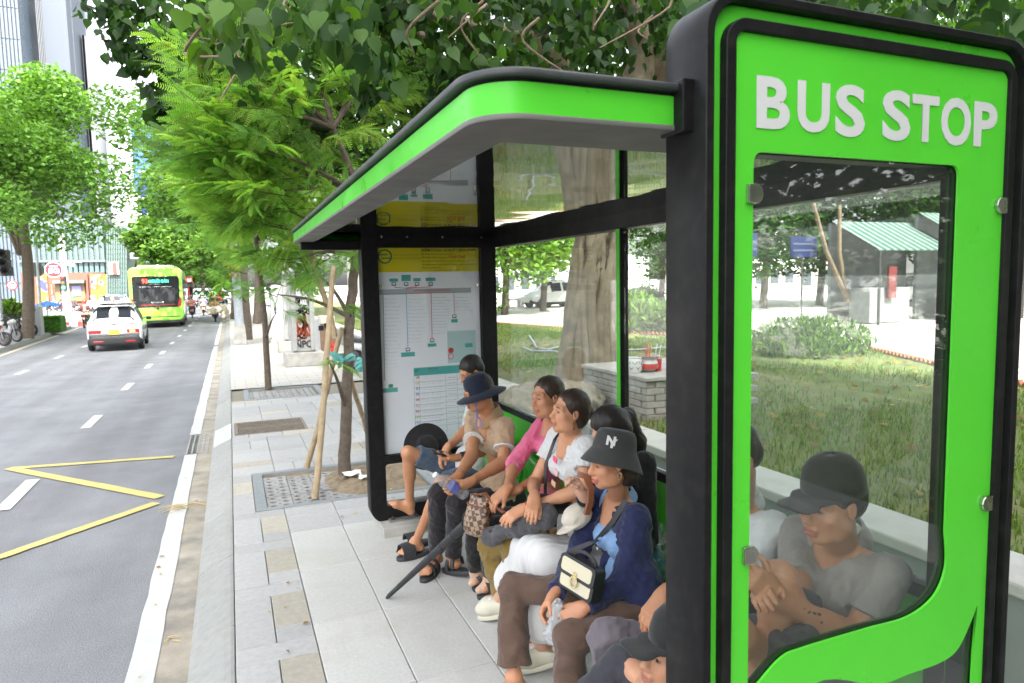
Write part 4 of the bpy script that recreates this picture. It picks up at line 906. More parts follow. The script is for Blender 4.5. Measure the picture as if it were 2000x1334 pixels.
# heart shaped leaf with a long drip tip, folded along the midrib, y along the leaf, hangs from (0,0,0)
_h=[(.0,.0),(.20,-.07),(.40,.03),(.47,.22),(.40,.46),(.22,.70),(.07,.88),(.0,1.12)]
LV=[];LF=[]
for i,(x,y) in enumerate(_h): LV.append((0,max(y,0) if i else 0,-.10*max(y,0)**2)); 
for s_ in (1,-1):
    for x,y in _h: LV.append((s_*x,y,.18*abs(x)-.10*max(y,0)**2))
for s_ in (0,1):
    o=8+8*s_
    for i in range(7): LF.append((i,i+1,o+i+1,o+i) if s_==0 else (i,o+i,o+i+1,i+1))
def rand_dirs(n,r): v=r.normal(size=(n,3)); return v/np.linalg.norm(v,axis=1,keepdims=True)
def hang(n,r,droop=.9):
    f=r.normal(size=(n,3))*.55; f[:,2]-=droop; nr=rand_dirs(n,r); return rot_from(f,nr)
#SDFMARK
# ---------- the big bodhi / banyan of the park
bt=thing('bodhi_tree','huge old fig tree with twisted aerial roots and heart shaped leaves behind the shelter','tree')
def limb(pts,rs,name,mat,parent,n=10,jit=0.0):
    P_=[Vector(p) for p in pts]; out=[];ro=[]; 
    Q=[P_[0]]+P_+[P_[-1]]
    for i in range(1,len(Q)-2):
        for k in range(5):
            t=k/5; a,b,c,d=Q[i-1],Q[i],Q[i+1],Q[i+2]; out.append(.5*((2*b)+(c-a)*t+(2*a-5*b+4*c-d)*t*t+(3*b-a-3*c+d)*t**3)+Vector([random.uniform(-jit,jit) for _ in range(3)])); ro.append(rs[i-1]+(rs[i]-rs[i-1])*t)
    out.append(P_[-1]); ro.append(rs[-1]); m=MB(); m.tube(out,ro,n); return m.build(name,mat,parent,smooth=True)
TB=Vector(gp(1150,766,.36))
S=SDF(.02); rt=random.Random(5)
def tp(x,y,off=0): return np.array(pY(x,y,TB.y+off))
main=[(1148,800,.34),(1150,640,.30),(1165,520,.30),(1180,430,.33),(1200,330,.36)]
for (a,b_) in zip(main,main[1:]): S.rc(tp(a[0],a[1]),tp(b_[0],b_[1]),a[2]*.86,b_[2]*.86,.1)
roots=[]
for i in range(34):
    a0=rt.uniform(3.0,6.6) if i<24 else rt.uniform(0,6.28); tw=rt.uniform(-1.3,1.3); r0=rt.uniform(.018,.062) if i%3 else rt.uniform(.055,.085); pts=[]
    for j,(x,y,r) in enumerate(main):
        a=a0+tw*j/4+rt.uniform(-.14,.14); c=tp(x,y); rr=r*.86*(1.0+.22*(j==0)); pts.append(c+np.array([rr*math.cos(a),rr*math.sin(a),rt.uniform(-.15,.15) if 0<j<4 else 0]))
    roots.append((pts,r0))
for i in range(12):
    a=i/12*6.28+rt.uniform(-.2,.2); c=tp(1150,770); c[2]=.40; d=np.array([math.cos(a),math.sin(a),0]); S.rc(c+d*.22+np.array([0,0,.16]),c+d*rt.uniform(.42,.62)-np.array([0,0,.03]),.07,.04,.04)
me=S.mesh('trunk',fold=.010,fs=16,seed=3); me.materials.append(bark_gap_shade); link('trunk',me,None,bt)
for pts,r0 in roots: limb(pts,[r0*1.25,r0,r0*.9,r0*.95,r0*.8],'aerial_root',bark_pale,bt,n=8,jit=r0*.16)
YB_=TB.y
for pts,rs in (([(1195,350),(1235,190),(1255,110),(1230,20),(1215,-60)],[.33,.2,.16,.12,.09]),([(1190,345),(1120,180),(1080,110),(1000,62),(890,45),(800,0)],[.25,.12,.1,.075,.05,.03]),([(1235,190),(1300,130),(1340,60),(1380,-40)],[.2,.16,.13,.1]),([(1240,170),(1290,150),(1420,60),(1500,-40)],[.16,.13,.1,.08]),([(1120,180),(1060,60),(1100,-30)],[.1,.06,.05]),([(1080,110),(950,100),(760,60),(560,60),(430,20)],[.07,.05,.04,.03,.02])):
    n=len(pts); limb([pY(x,y,YB_-.5*i*(.55 if x<1200 else .25)) for i,(x,y) in enumerate(pts)],rs,'limb',bark_pale if rs[0]>.2 else bark_mid,bt,jit=.012)
for x,y0,y1,Yq in (): limb([pY(x,y0,Yq),pY(x+8,(y0+y1)/2,Yq),pY(x+14,y1+30,Yq)],[.05,.045,.04],'limb',bark_mid,bt)
for i in range(16):
    x=rt.uniform(380,1300); y=rt.uniform(-30,60); Yq=rt.uniform(4.2,6.5); a=Vector(pY(x,y,Yq)); limb([a,a+Vector((rt.uniform(-.2,.2),rt.uniform(-.2,.2),-.15)),a+Vector((rt.uniform(-.5,.3),rt.uniform(-.4,.3),-rt.uniform(.25,.5)))],[.012,.009,.005],'twig',bark_mid,bt,n=6)
CL=[]  # px,py,Y,radius,count,tone(0 dark..1 young)
rl=random.Random(11)
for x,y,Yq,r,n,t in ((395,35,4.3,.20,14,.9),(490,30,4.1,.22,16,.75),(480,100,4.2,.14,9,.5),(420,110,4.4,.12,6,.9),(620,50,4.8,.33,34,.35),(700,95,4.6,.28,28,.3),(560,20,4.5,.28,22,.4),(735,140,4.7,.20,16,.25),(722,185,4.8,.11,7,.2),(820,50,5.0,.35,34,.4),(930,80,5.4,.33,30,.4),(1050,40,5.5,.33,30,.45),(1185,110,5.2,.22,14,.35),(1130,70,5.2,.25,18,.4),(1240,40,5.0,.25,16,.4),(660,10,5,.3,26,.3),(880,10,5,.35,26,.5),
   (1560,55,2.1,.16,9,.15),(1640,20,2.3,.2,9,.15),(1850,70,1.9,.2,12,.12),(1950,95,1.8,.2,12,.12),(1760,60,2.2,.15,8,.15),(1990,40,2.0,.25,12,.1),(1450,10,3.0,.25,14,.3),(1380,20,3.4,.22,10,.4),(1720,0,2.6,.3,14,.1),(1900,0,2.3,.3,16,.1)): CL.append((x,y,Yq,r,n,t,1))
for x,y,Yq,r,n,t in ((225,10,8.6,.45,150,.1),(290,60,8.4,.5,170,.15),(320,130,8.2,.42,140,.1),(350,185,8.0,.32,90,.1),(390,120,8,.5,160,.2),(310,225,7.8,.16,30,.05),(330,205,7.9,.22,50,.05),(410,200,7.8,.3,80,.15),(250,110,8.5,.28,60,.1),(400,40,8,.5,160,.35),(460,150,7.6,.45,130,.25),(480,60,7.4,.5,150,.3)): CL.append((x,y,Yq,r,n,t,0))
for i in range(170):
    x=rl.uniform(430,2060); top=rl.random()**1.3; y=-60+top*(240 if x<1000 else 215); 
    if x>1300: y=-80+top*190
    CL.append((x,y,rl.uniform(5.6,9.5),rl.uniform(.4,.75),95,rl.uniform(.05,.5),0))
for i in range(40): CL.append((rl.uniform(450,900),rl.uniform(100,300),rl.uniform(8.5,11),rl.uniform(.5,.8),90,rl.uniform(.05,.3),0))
for i in range(0):
    CL.append(None)
rg_=np.random.default_rng(21); pos=[];col=[];near=[]
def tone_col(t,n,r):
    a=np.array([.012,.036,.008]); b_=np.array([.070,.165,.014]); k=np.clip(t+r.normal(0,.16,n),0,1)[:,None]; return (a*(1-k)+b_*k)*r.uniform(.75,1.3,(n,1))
nearpos=[];nearcol=[]
for c in CL:
    if c is None: p=np.array([rg_.uniform(-3,7),rg_.uniform(-5,6),rg_.uniform(4.3,6.5)]); r,n,t,isn=.8,70,.15,0
    else: x,y,Yq,r,n,t,isn=c; p=np.array(pY(x,y,Yq))
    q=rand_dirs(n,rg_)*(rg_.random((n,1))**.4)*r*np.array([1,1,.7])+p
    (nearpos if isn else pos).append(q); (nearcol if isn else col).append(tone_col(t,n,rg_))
pos=np.concatenate(pos); col=np.concatenate(col); ok=~((pos[:,2]<2.5)&(pos[:,0]>.2)&(pos[:,1]>.9)&(pos[:,1]<5)); pos,col=pos[ok],col[ok]
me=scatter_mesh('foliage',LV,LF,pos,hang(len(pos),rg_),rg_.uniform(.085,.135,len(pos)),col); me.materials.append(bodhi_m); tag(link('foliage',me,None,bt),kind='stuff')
nearpos=np.concatenate(nearpos); nearcol=np.concatenate(nearcol); d=np.linalg.norm(nearpos-np.array([0,0,CH]),axis=1); order=np.argsort(d)
lm_=[]
for k in range(8):
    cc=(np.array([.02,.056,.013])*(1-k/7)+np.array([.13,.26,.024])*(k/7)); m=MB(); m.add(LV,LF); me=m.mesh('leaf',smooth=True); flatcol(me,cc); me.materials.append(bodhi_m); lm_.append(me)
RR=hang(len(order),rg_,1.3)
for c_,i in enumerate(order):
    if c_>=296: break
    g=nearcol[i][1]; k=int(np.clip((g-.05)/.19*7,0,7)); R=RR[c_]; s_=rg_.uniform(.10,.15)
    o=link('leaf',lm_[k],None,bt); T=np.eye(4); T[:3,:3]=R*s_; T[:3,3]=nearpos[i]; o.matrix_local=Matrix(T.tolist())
# ---------- feathery street trees: sprays of pinnate leaves
def frond(L=.24,n=11,w=.042,lw=.0145,droop=.35):
    v=[];f=[]
    def Y(t): return np.array([0,L*t,-droop*L*t*t])
    for i in range(n):
        t=(i+.6)/n; b=Y(t); ln=w*(math.sin(math.pi*(.12+.82*t))**.6)
        for s_ in (1,-1):
            d=np.array([s_*.92,.38,-.12]); d/=np.linalg.norm(d); p=np.array([-.38*s_,.92,0])*lw/2*s_; k=len(v); p=np.array([0,1,0])*lw/2
            v+=[b-p*.6,b+p*.6,b+d*ln*.55+p,b+d*ln,b+d*ln*.55-p]; f+=[(k,k+4,k+2,k+1),(k+4,k+3,k+3,k+2)]
    return v,f
def spray_mesh(name,seed,L=.55,nf=11,fl=.23,n=10,lw=.016,col=(.12,.26,.03),vary=.25):
    r=np.random.default_rng(seed); V=[];Fq=[];C=[]
    fv,ff=frond(fl,n,fl*.19,lw); fv=np.array(fv)
    tris=[]
    for i in range(nf):
        t=.15+.85*i/(nf-1); b=np.array([0.03*math.sin(5*t+seed),L*t,-.16*L*t*t]); s_=1 if i%2 else -1; a=rad(62-25*t)+r.normal(0,.12); 
        if i==nf-1: s_,a=0,0
        f=np.array([[s_*math.sin(a) if s_ else 0,math.cos(a),-.12+r.normal(0,.12)]]); nr=np.array([[r.normal(0,.4),r.normal(0,.35),1]]); R=rot_from(f,nr)[0]
        sc=(1-.35*abs(t-.45))*r.uniform(.85,1.15); k=len(V); V+=list((fv@R.T)*sc+b); c=np.array(col)*r.uniform(1-vary,1+vary)*np.array([r.uniform(.85,1.2),1,1]); C+= [c]*len(fv)
        for q_ in ff: tris.append(tuple(x+k for x in (q_ if len(set(q_))==4 else q_)))
    me=bpy.data.meshes.new(name); F2=[tuple(dict.fromkeys(q_)) for q_ in tris]
    # stem of the spray
    m=MB(); m.tube([(0,0,0),(0.02,L*.5,-.04*L),(.0,L,-.16*L)],[.005,.0035,.0015],5); k=len(V); V+=m.v; F2+=[tuple(x+k for x in f) for f in m.f]; C+=[np.array([.09,.10,.035])]*len(m.v)
    me.from_pydata([tuple(v) for v in V],[],F2); at=me.color_attributes.new('leafcol','FLOAT_COLOR','POINT'); a=np.ones((len(V),4),np.float32); a[:,:3]=np.array(C); at.data.foreach_set('color',a.ravel()); me.materials.append(feather_m); return me
sprays=[spray_mesh('leaf_spray',i,L=.44+.05*(i%3),nf=20+i%3,fl=.155,n=10,lw=.0125,vary=.35,col=c) for i,c in enumerate([(.14,.29,.06),(.18,.34,.065),(.09,.21,.05),(.23,.39,.08),(.06,.15,.04),(.155,.31,.065),(.11,.24,.055),(.26,.42,.09)])]
def feather_tree(label,stem,stem_r,clumps,seed,scale=1.0,mat=bark_dark,dark=0.0,branches=True,dens=1.7):
    t=thing('young_tree',label,'tree',group='young feathery street trees'); r=random.Random(seed); limb(stem,stem_r,'trunk',mat,t,n=10,jit=.006); items=[]; top=Vector(stem[-1]); sp=[Vector(p) for p in stem]
    for (x,y,Yq,rad_,n) in clumps:
        c=Vector(pY(x,y,Yq)); 
        j=min(sp[1:],key=lambda q_:(q_-c).length+ (0 if q_.z<c.z+.1 else .8)); 
        if branches: limb([j,(j+c)/2+Vector((0,0,.05)),c],[.018*scale+.006,.011*scale+.003,.004],'branch',mat,t,n=6)
        for k in range(int(n*dens)):
            o=Vector((r.gauss(0,.5),r.gauss(0,.5),r.gauss(0,.35)))*rad_; p=c+o; dirv=(p-j); dirv.z*=.5; dirv.normalize(); dirv+=Vector((r.gauss(0,.5),r.gauss(0,.5),.05+r.gauss(0,.3)))
            f=np.array([dirv.normalized()]); R=rot_from(f,np.array([[r.gauss(0,.75),r.gauss(-.45,.75),.8]]))[0]; 
            ms=sprays[r.choice([0,1,2,5,6,1,3,7] if r.random()>dark else [2,4,0])]; T=np.eye(4); T[:3,:3]=R*(r.uniform(.75,1.15)*scale); T[:3,3]=p; items.append((ms,T))
    items.sort(key=lambda q_:np.linalg.norm(q_[1][:3,3])); rest=bmesh.new()
    for k,(ms,T) in enumerate(items):
        if k<290: o=link('leaf_spray',ms,None,t); o.matrix_local=Matrix(T.tolist())
        else: n0=len(rest.verts); rest.from_mesh(ms); bmesh.ops.transform(rest,matrix=Matrix(T.tolist()),verts=rest.verts[n0:] if False else list(rest.verts)[n0:])
    if len(items)>290: me=bpy.data.meshes.new('foliage'); rest.to_mesh(me); me.materials.append(feather_m); tag(link('foliage',me,None,t),kind='stuff')
    rest.free(); return t
b0=Vector(gp(672,925,0.02))
cl2=[(610,140,6.3,.40,15),(560,190,6.0,.34,13),(640,200,6.4,.42,15),(530,230,5.8,.30,12),(580,260,6.2,.38,15),(660,300,6.5,.4,12),(495,285,5.8,.26,12),(530,330,6.0,.34,14),(600,350,6.3,.38,14),(500,380,5.9,.26,11),(560,410,6.2,.32,12),(630,440,6.6,.26,8),(520,440,6.1,.22,8),(655,500,6.4,.16,5),(450,300,5.9,.20,9),(700,180,6.8,.4,10),(470,215,5.9,.22,9),(580,505,6.3,.14,5),(620,535,6.3,.10,3),(690,470,6.3,.16,4),(690,620,6.0,.05,1),(640,700,5.8,.05,1),(540,575,6.3,.06,1),(760,120,6.9,.35,9),(455,150,6.6,.22,7),(510,150,6.4,.28,9)]
t2=feather_tree('young feathery street tree held by three wooden stakes beside the shelter',[b0,pY(676,800,b0.y),pY(684,620,b0.y),pY(694,500,b0.y),pY(700,380,b0.y),pY(650,250,b0.y)],[.062,.052,.047,.043,.035,.02],cl2,3)
for c_,(p0,p1) in enumerate(((gp(615,973,0),pY(652,520,b0.y-.25)),(gp(660,905,0)+Vector((-.30,-.05,0)),pY(668,640,b0.y-.05)),(gp(735,905,0)+Vector((.1,0,0)),pY(640,460,b0.y+.1)),(gp(745,960,0)+Vector((.25,.5,0)),pY(600,440,b0.y+.0)))):
    if c_==3: p0,p1=Vector(pY(655,660,b0.y+.02)),Vector(pY(600,470,b0.y+.1))
    if c_==2: p0,p1=gp(722,862,0),pY(672,700,b0.y+.02)
    d=Vector(p1)-Vector(p0); st=thing('stake',['wooden stake leaning nearest the kerb against the young tree','short wooden stake behind the nearest one','wooden stake on the shelter side of the young tree','wooden stake crossing high across the young tree trunk'][c_],'stake',group='stakes of the young tree')
    limb([Vector(p0),Vector(p0)+d*.3+Vector((.01,0,0)),Vector(p0)+d*.65,Vector(p1)],[.029,.027,.025,.022],'pole',stakem,st,n=9,jit=.004)
tie=thing('cloth_tie','teal cloth strip tied round the young tree trunk and stakes','tie'); teal=cloth('teal_rag',(.10,.33,.30),wr=.5)
tc=pY(672,698,b0.y-.06)
strap('band',tie,arcp(np.array(tc),(1,0,0),(0,1,.15),.10,.085,0,360,18),.035,.004,teal,nrm=[tuple((math.cos(rad(20*i)),math.sin(rad(20*i)),0)) for i in range(19)])
for a,b_ in (((645,692),(668,700)),((675,700),(690,692)),((640,705),(632,712)),((668,700),(662,718)),((668,700),(640,688))): strap('loose_end',tie,[pY(b_[0],b_[1],b0.y-.13),(Vector(pY(a[0],a[1],b0.y-.15))+Vector(pY(b_[0],b_[1],b0.y-.15)))/2+Vector((0,-.02,.01)),pY(a[0],a[1],b0.y-.16)],.03,.004,teal,nrm=(0,-1,.3))
b3=Vector(gp(525,760,0.0))
cl3=[(505,425,11.5,.36,15),(520,400,11.8,.45,14),(500,520,11.8,.32,10),(530,470,12,.36,10),(560,430,12,.45,10),(450,400,12.4,.22,8),(455,360,12.4,.26,9),(460,380,12,.36,12),(560,560,12,.2,5),(540,610,11.6,.08,2)]
feather_tree('young feathery street tree standing in the square lattice pit, thin bare trunk',[b3,pY(519,660,b3.y),pY(511,560,b3.y),pY(500,470,b3.y),pY(480,380,b3.y)],[.058,.05,.045,.04,.025],cl3,8,scale=1.25,dens=1.5)
b4=Vector(gp(482,655,0.0)); b4.y=min(b4.y,24)
cl4=[(440,480,22,.5,10),(450,440,22,.8,12),(460,500,22,.6,9),(430,390,23,.5,9),(445,555,21.5,.3,4),(470,400,22,.7,9),(480,350,22.5,.6,8)]
feather_tree('taller feathery street tree behind the lamp post, trunk almost black',[b4,pY(480,590,b4.y),pY(476,520,b4.y),pY(470,430,b4.y)],[.15,.13,.11,.06],cl4,9,scale=2.2,dark=.3,dens=1.5)
# ---------- trees farther off: crowns of small leaf clumps, each tree its own trunk and crown
def far_tree(name,label,base,h,cw,ch,seed,leaf=.16,n=2600,tone=.5,trunk_r=.16,group=None,lobes=11,mat=None,tcol=None):
    t=thing(name,label,'tree',group=group); r=np.random.default_rng(seed); base=np.array(base,float); cz=base[2]+h-ch*.5; c=np.array([base[0],base[1],cz])
    ls=[c+np.array([r.normal(0,.30)*cw,r.normal(0,.30)*cw,r.normal(0,.26)*ch]) for _ in range(lobes)]; P_=[];
    limb([base,base+np.array([.02*h,.0,h*.3]),np.array([base[0],base[1],cz])],[trunk_r,trunk_r*.8,trunk_r*.45],'trunk',bark_dark,t,n=8)
    for l_ in ls[:6]: limb([np.array([base[0],base[1],base[2]+h*.32]),(l_+c)/2,l_],[trunk_r*.5,trunk_r*.3,trunk_r*.1],'branch',bark_dark,t,n=5)
    for l_ in ls:
        k=n//lobes; q=rand_dirs(k,r)*(r.random((k,1))**.33)*np.array([cw*.27,cw*.27,ch*.21]); P_.append(q+l_)
    P_=np.concatenate(P_); N=len(P_); a=np.array([.022,.06,.014]); b_=np.array(tcol or (.14,.27,.035)); k=np.clip(tone+r.normal(0,.22,N)+.0,0,1)[:,None]
    v=[(0,0,0),(.28,.45,.06),(0,1,-.1),(-.28,.45,.06)]; f=rand_dirs(N,r); f[:,2]*=.5; R=rot_from(f,rand_dirs(N,r)*.7+np.array([0,0,.8]))
    me=scatter_mesh('crown',v,[(0,1,2,3)],P_,R,r.uniform(.7,1.4,N)*leaf,(a*(1-k)+b_*k)*r.uniform(.8,1.25,(N,1))); me.materials.append(far_m); tag(link('crown',me,None,t),kind='stuff'); return t
lt=Vector(gp(52,640,0)); ltY=30
tb=np.array(pY(52,638,ltY)); tb[2]=0
far_tree('street_tree','bright green tree with dark trunk beside the parked motorbikes across the road',tb,9.6,5.2,4.7,31,leaf=.17,n=40000,tone=.62,trunk_r=.22,lobes=18,tcol=(.165,.33,.06))
far_tree('street_tree','bright green tree at the left edge leaning over the far pavement',np.array(pY(-90,645,26))*np.array([1,1,0]),9.0,6.0,4.8,32,leaf=.17,n=20000,tone=.6,trunk_r=.2,lobes=14,tcol=(.165,.33,.06))
rt2=random.Random(4)
for i,(x,y,Yq,h,cw,ch,tn) in enumerate(((338,480,50,6.4,3.6,3.6,.35),(352,470,58,8,5,5,.3),(395,480,75,12,8,9,.35),(430,500,95,13,9,10,.45),(455,440,40,9,6.5,6,.4),(500,440,34,9,7,6,.35),(375,520,120,12,10,9,.3),(415,520,140,14,12,11,.5))):
    bs=np.array(pY(x,590,Yq)); bs[2]=0
    far_tree('roadside_tree',['leafy roadside tree just above the green bus','roadside tree rising behind the green bus roof','dark roadside tree beyond the red sign','far roadside tree where the road ends','leafy roadside tree left of the lamp post','leafy roadside tree behind the white cabinets','hazy dark tree closing the far end of the road','tall pale green tree closing the far end of the road'][i],bs,h,cw,ch,50+i,leaf=.17+.0035*Yq,n=7000,tone=tn,trunk_r=.2,group='trees along the road')
# ================================================================== PARK BEHIND THE SHELTER
LZ=.36
grassm=M('lawn_ground',(.125,.155,.045),.95,var=.3,vs=2.5,bump=.6,bs=60,stain=.75,ss=.55,staincol=(.20,.155,.09))
plaza=M('pale_paving',(.44,.42,.38),.85,var=.1,vs=1.5,stain=.25,ss=.6,staincol=(.34,.32,.28))
e1,e2,e3=gp(960,632,LZ),gp(1700,684,LZ),gp(2100,780,LZ)
WX=2.94; WX2=3.24
b=MB(); b.add([(WX2-.02,-12,LZ),(WX2-.02,70,LZ),(e1.x,70,LZ),(e1.x,e1.y,LZ),(e2.x,e2.y,LZ),(e3.x,e3.y,LZ),(e3.x+1,-12,LZ)],[(0,6,5,4,3,2,1)]); lawn=tag(b.build('lawn',grassm),kind='structure')
b=MB(); b.quad((3.2,-20,LZ-.03),(90,-20,LZ-.03),(90,75,LZ-.03),(3.2,75,LZ-.03)); tag(b.build('plaza',plaza),kind='structure')
# retaining wall of the planted bed
wl=thing('planter_wall','low plastered wall with pale worn top along the lawn behind the shelter','wall')
wf=M('grey_plaster',(.22,.25,.225),.85,var=.15,vs=2,bump=.25,bs=40,stain=.4,ss=2.4,staincol=(.32,.33,.30)); wt=M('worn_coping',(.46,.46,.42),.85,var=.14,vs=3,bump=.3,bs=40,stain=.6,ss=3,staincol=(.25,.235,.20))
m=MB(); m.box(WX,WX2,-8,40,-.1,LZ+.05); m.build('wall_face',wf,wl)
y=-8.0
while y<14: L=random.uniform(1.4,2.1); m=MB(); m.box(WX-.02,WX2+.02,y,y+L-.012,LZ+.051,LZ+.115); m.build('coping',wt,wl,bevel=.012); y+=L
m=MB(); m.box(WX-.02,WX2+.02,y,40,LZ+.051,LZ+.115); m.build('coping',wt,wl,bevel=.012)
# ground behind the shelter, between pavement and wall: already pavement
# grass blades
rgn=np.random.default_rng(77)
def in_poly(p,poly):
    x,y=p[:,0],p[:,1]; c=np.zeros(len(p),bool); n=len(poly); j=n-1
    for i in range(n):
        xi,yi=poly[i];xj,yj=poly[j]; c^=((yi>y)!=(yj>y))&(x<(xj-xi)*(y-yi)/(yj-yi+1e-12)+xi); j=i
    return c
LP=[(WX2+.05,-2),(WX2+.05,34),(e1.x,34),(e1.x,e1.y),(e2.x,e2.y),(e3.x,e3.y),(e3.x,-2)]
def tufts(n,dens_fn,size,colr,name,label,region=None):
    pts=np.stack([rgn.uniform(3.3,12,n*3),rgn.uniform(-1,26,n*3)],1); pts=pts[in_poly(pts,LP)]; s=dens_fn(pts); pts=pts[rgn.random(len(pts))<s][:n]; N=len(pts); P_=np.c_[pts,np.full(N,LZ)]
    v=[(-.12,0,0),(.12,0,0),(.05,.12,.75),(-.02,.3,1.15)]; a=rgn.uniform(0,6.28,N); f=np.stack([np.cos(a),np.sin(a),rgn.normal(0,.35,N)],1); R=rot_from(f,np.tile([[0,0,1.]],(N,1))); c=np.array(colr)[rgn.integers(0,len(colr),N)]*rgn.uniform(.7,1.3,(N,1))
    me=scatter_mesh(name,v,[(0,1,2,3)],P_,R,rgn.uniform(.6,1.4,N)*size,c); me.materials.append(far_m); o=link(name,me); tag(o,label,'grass',kind='stuff'); return o
noise=lambda p: .5+.5*np.sin(p[:,0]*1.3+1.7*np.sin(p[:,1]*.7))*np.sin(p[:,1]*.9+1.1*np.sin(p[:,0]*.8))
tufts(60000,lambda p: np.clip(noise(p)*1.6-.25+(p[:,1]<5)*.5,0.05,1)*np.clip(1.6-p[:,1]/26,.3,1),.05,[(.13,.22,.04),(.17,.26,.05),(.09,.17,.03),(.2,.24,.08)],'lawn_grass','short patchy grass of the park lawn')
# fallen leaves on the lawn
N=900; pts=np.stack([rgn.uniform(3.3,10,N),rgn.uniform(-1,20,N)],1); pts=pts[in_poly(pts,LP)]; N=len(pts); a=rgn.uniform(0,6.28,N); f=np.stack([np.cos(a),np.sin(a),rgn.normal(0,.2,N)],1)
me=scatter_mesh('fallen_leaves',LV,LF,np.c_[pts,np.full(N,LZ+.03)],rot_from(f,np.array([0,0,1])+rgn.normal(0,.3,(N,3))),rgn.uniform(.06,.11,N),np.array([(.30,.20,.04),(.22,.16,.07),(.36,.30,.05),(.20,.13,.06)])[rgn.integers(0,4,N)]*rgn.uniform(.7,1.2,(N,1))); me.materials.append(bodhi_m); tag(link('fallen_leaves',me),'dry fallen leaves scattered over the lawn','leaves',kind='stuff')
# brick edging: saw-tooth row of leaning bricks
brickm=M('edging_brick',(.28,.11,.06),.85,var=.2,vs=10,bump=.3,rand=.15)
eb=thing('brick_edging','row of tilted red bricks edging the lawn along the pale path','edging')
m=MB(); Rb=Matrix.Rotation(rad(45),3,'Y'); m.obox((0,0,0),(.10,.06,.10),Rb); bme=m.mesh('brick'); bme.materials.append(brickm); cnt=0
for a,c in ((e1,e2),(e2,e3),(e1,Vector((e1.x,40,LZ)))):
    L=(c-a).length; n=int(L/.13); az=math.atan2((c-a).y,(c-a).x)
    for i in range(n):
        if cnt>=298: break
        o=link('brick',bme,None,eb,a+(c-a)*(i/n)+Vector((0,0,.01))); o.rotation_euler=(0,0,az+random.uniform(-.06,.06)); cnt+=1
# brick altar with offerings
ac=gp(1263,824,.36); al=thing('brick_altar','small grey brick altar with a slab top beside the old fig tree','altar'); brg=M('grey_brick',(.33,.32,.29),.85,var=.15,vs=15,bump=.3,rand=.13,stain=.3,ss=6); 
AX,AY=ac.x,ac.y; aw,ad=1.2,1.25; bh=(pY(1258,746,AY).z-.36)/6
m=MB(); m.box(AX+.02,AX+aw-.02,AY+.02,AY+ad-.02,.3,.36+bh*6-.005); m.build('core',M('mortar',(.3,.29,.26),.9,var=.1),al)
def brick_me(w,l): 
    m=MB(); m.box(0,w,0,l,0,bh-.008); me=m.mesh('brick',bevel=.003,seg=1); me.materials.append(brg); return me
bx,by=brick_me(.205,.09),brick_me(.09,.205)
for r_ in range(6):
    z=.36+r_*bh; o=.107*(r_%2)
    x=AX-o
    while x<AX+aw-.02:
        if x>=AX-.001: link('brick',bx,None,al,(x,AY-.006,z))
        x+=.213
    y=AY+(.1 if r_%2==0 else 0.0)
    while y<AY+ad-.15: link('brick',by,None,al,(AX-.006,y,z)); link('brick',by,None,al,(AX+aw-.084,y,z)); y+=.213
m=MB(); m.box(AX-.03,AX+aw+.03,AY-.03,AY+ad+.03,.36+bh*6,.36+bh*6+.04); m.build('slab_top',conc,al,bevel=.008)
TZ=.36+bh*6+.041
ceram=M('white_ceramic',(.55,.55,.52),.25,var=.1); paint_b=M('ceramic_line',(.07,.08,.09),.4,var=0); redcl=M('red_ceramic',(.5,.06,.05),.35,var=.1); drink=M('red_drink',(.5,.03,.03),.3,var=.05)
def onalt(x,y): 
    d=ray(x,y); t=(AY+.35)/d.y; return Vector((0,0,CH))+d*t
v=onalt(1237,722); pt=thing('incense_pot','white ceramic incense pot painted with dark crossed lines','pot'); k=.9
m=MB(); m.lathe([(q_*.72,h_*.8) for q_,h_ in [(.001,0),(.10,0),(.125,.05),(.125,.16),(.11,.19),(.12,.2),(.10,.2),(.09,.17),(.001,.17)]],24,(v.x,v.y,TZ)); m.build('pot_body',ceram,pt,smooth=True)
for a in range(0,360,45):
    for s_ in (1,-1):
        p0=Vector((v.x+.0915*math.cos(rad(a)),v.y+.0915*math.sin(rad(a)),TZ+.044)); a2=a+s_*40; p1=Vector((v.x+.0915*math.cos(rad(a2)),v.y+.0915*math.sin(rad(a2)),TZ+.124)); m=MB(); m.bar(p0,p1,.006,.006); m.build('painted_line',paint_b,pt)
v=onalt(1266,722); pt=thing('incense_bowl','rounded ceramic incense bowl with red mark and incense sticks','bowl')
m=MB(); m.lathe([(q_*.74,h_*.74) for q_,h_ in [(.001,0),(.07,0),(.14,.07),(.13,.15),(.11,.18),(.135,.205),(.12,.205),(.1,.18),(.001,.18)]],24,(v.x,v.y,TZ)); m.build('bowl_body',ceram,pt,smooth=True); m=MB(); m.lathe([(q_*.74,h_*.74) for q_,h_ in [(.136,.045),(.1415,.07),(.134,.12)]],24,(v.x,v.y,TZ)); m.build('red_band',redcl,pt,smooth=True); m=MB(); m.lathe([(q_*.74,h_*.74) for q_,h_ in [(.001,.17),(.145,.20),(.15,.22),(.001,.21)]],20,(v.x,v.y,TZ)); m.build('rim_tray',M('terracotta_tray',(.25,.13,.09),.7),pt,smooth=True)
for i in range(9): m=MB(); a=Vector((v.x+random.uniform(-.03,.03),v.y+random.uniform(-.03,.03),TZ+.12)); m.tube([a,a+Vector((random.uniform(-.03,.03),0,.17))],.004,5); m.build('incense_stick',redcl if i%3 else M('incense_yellow',(.5,.4,.1),.8),pt)
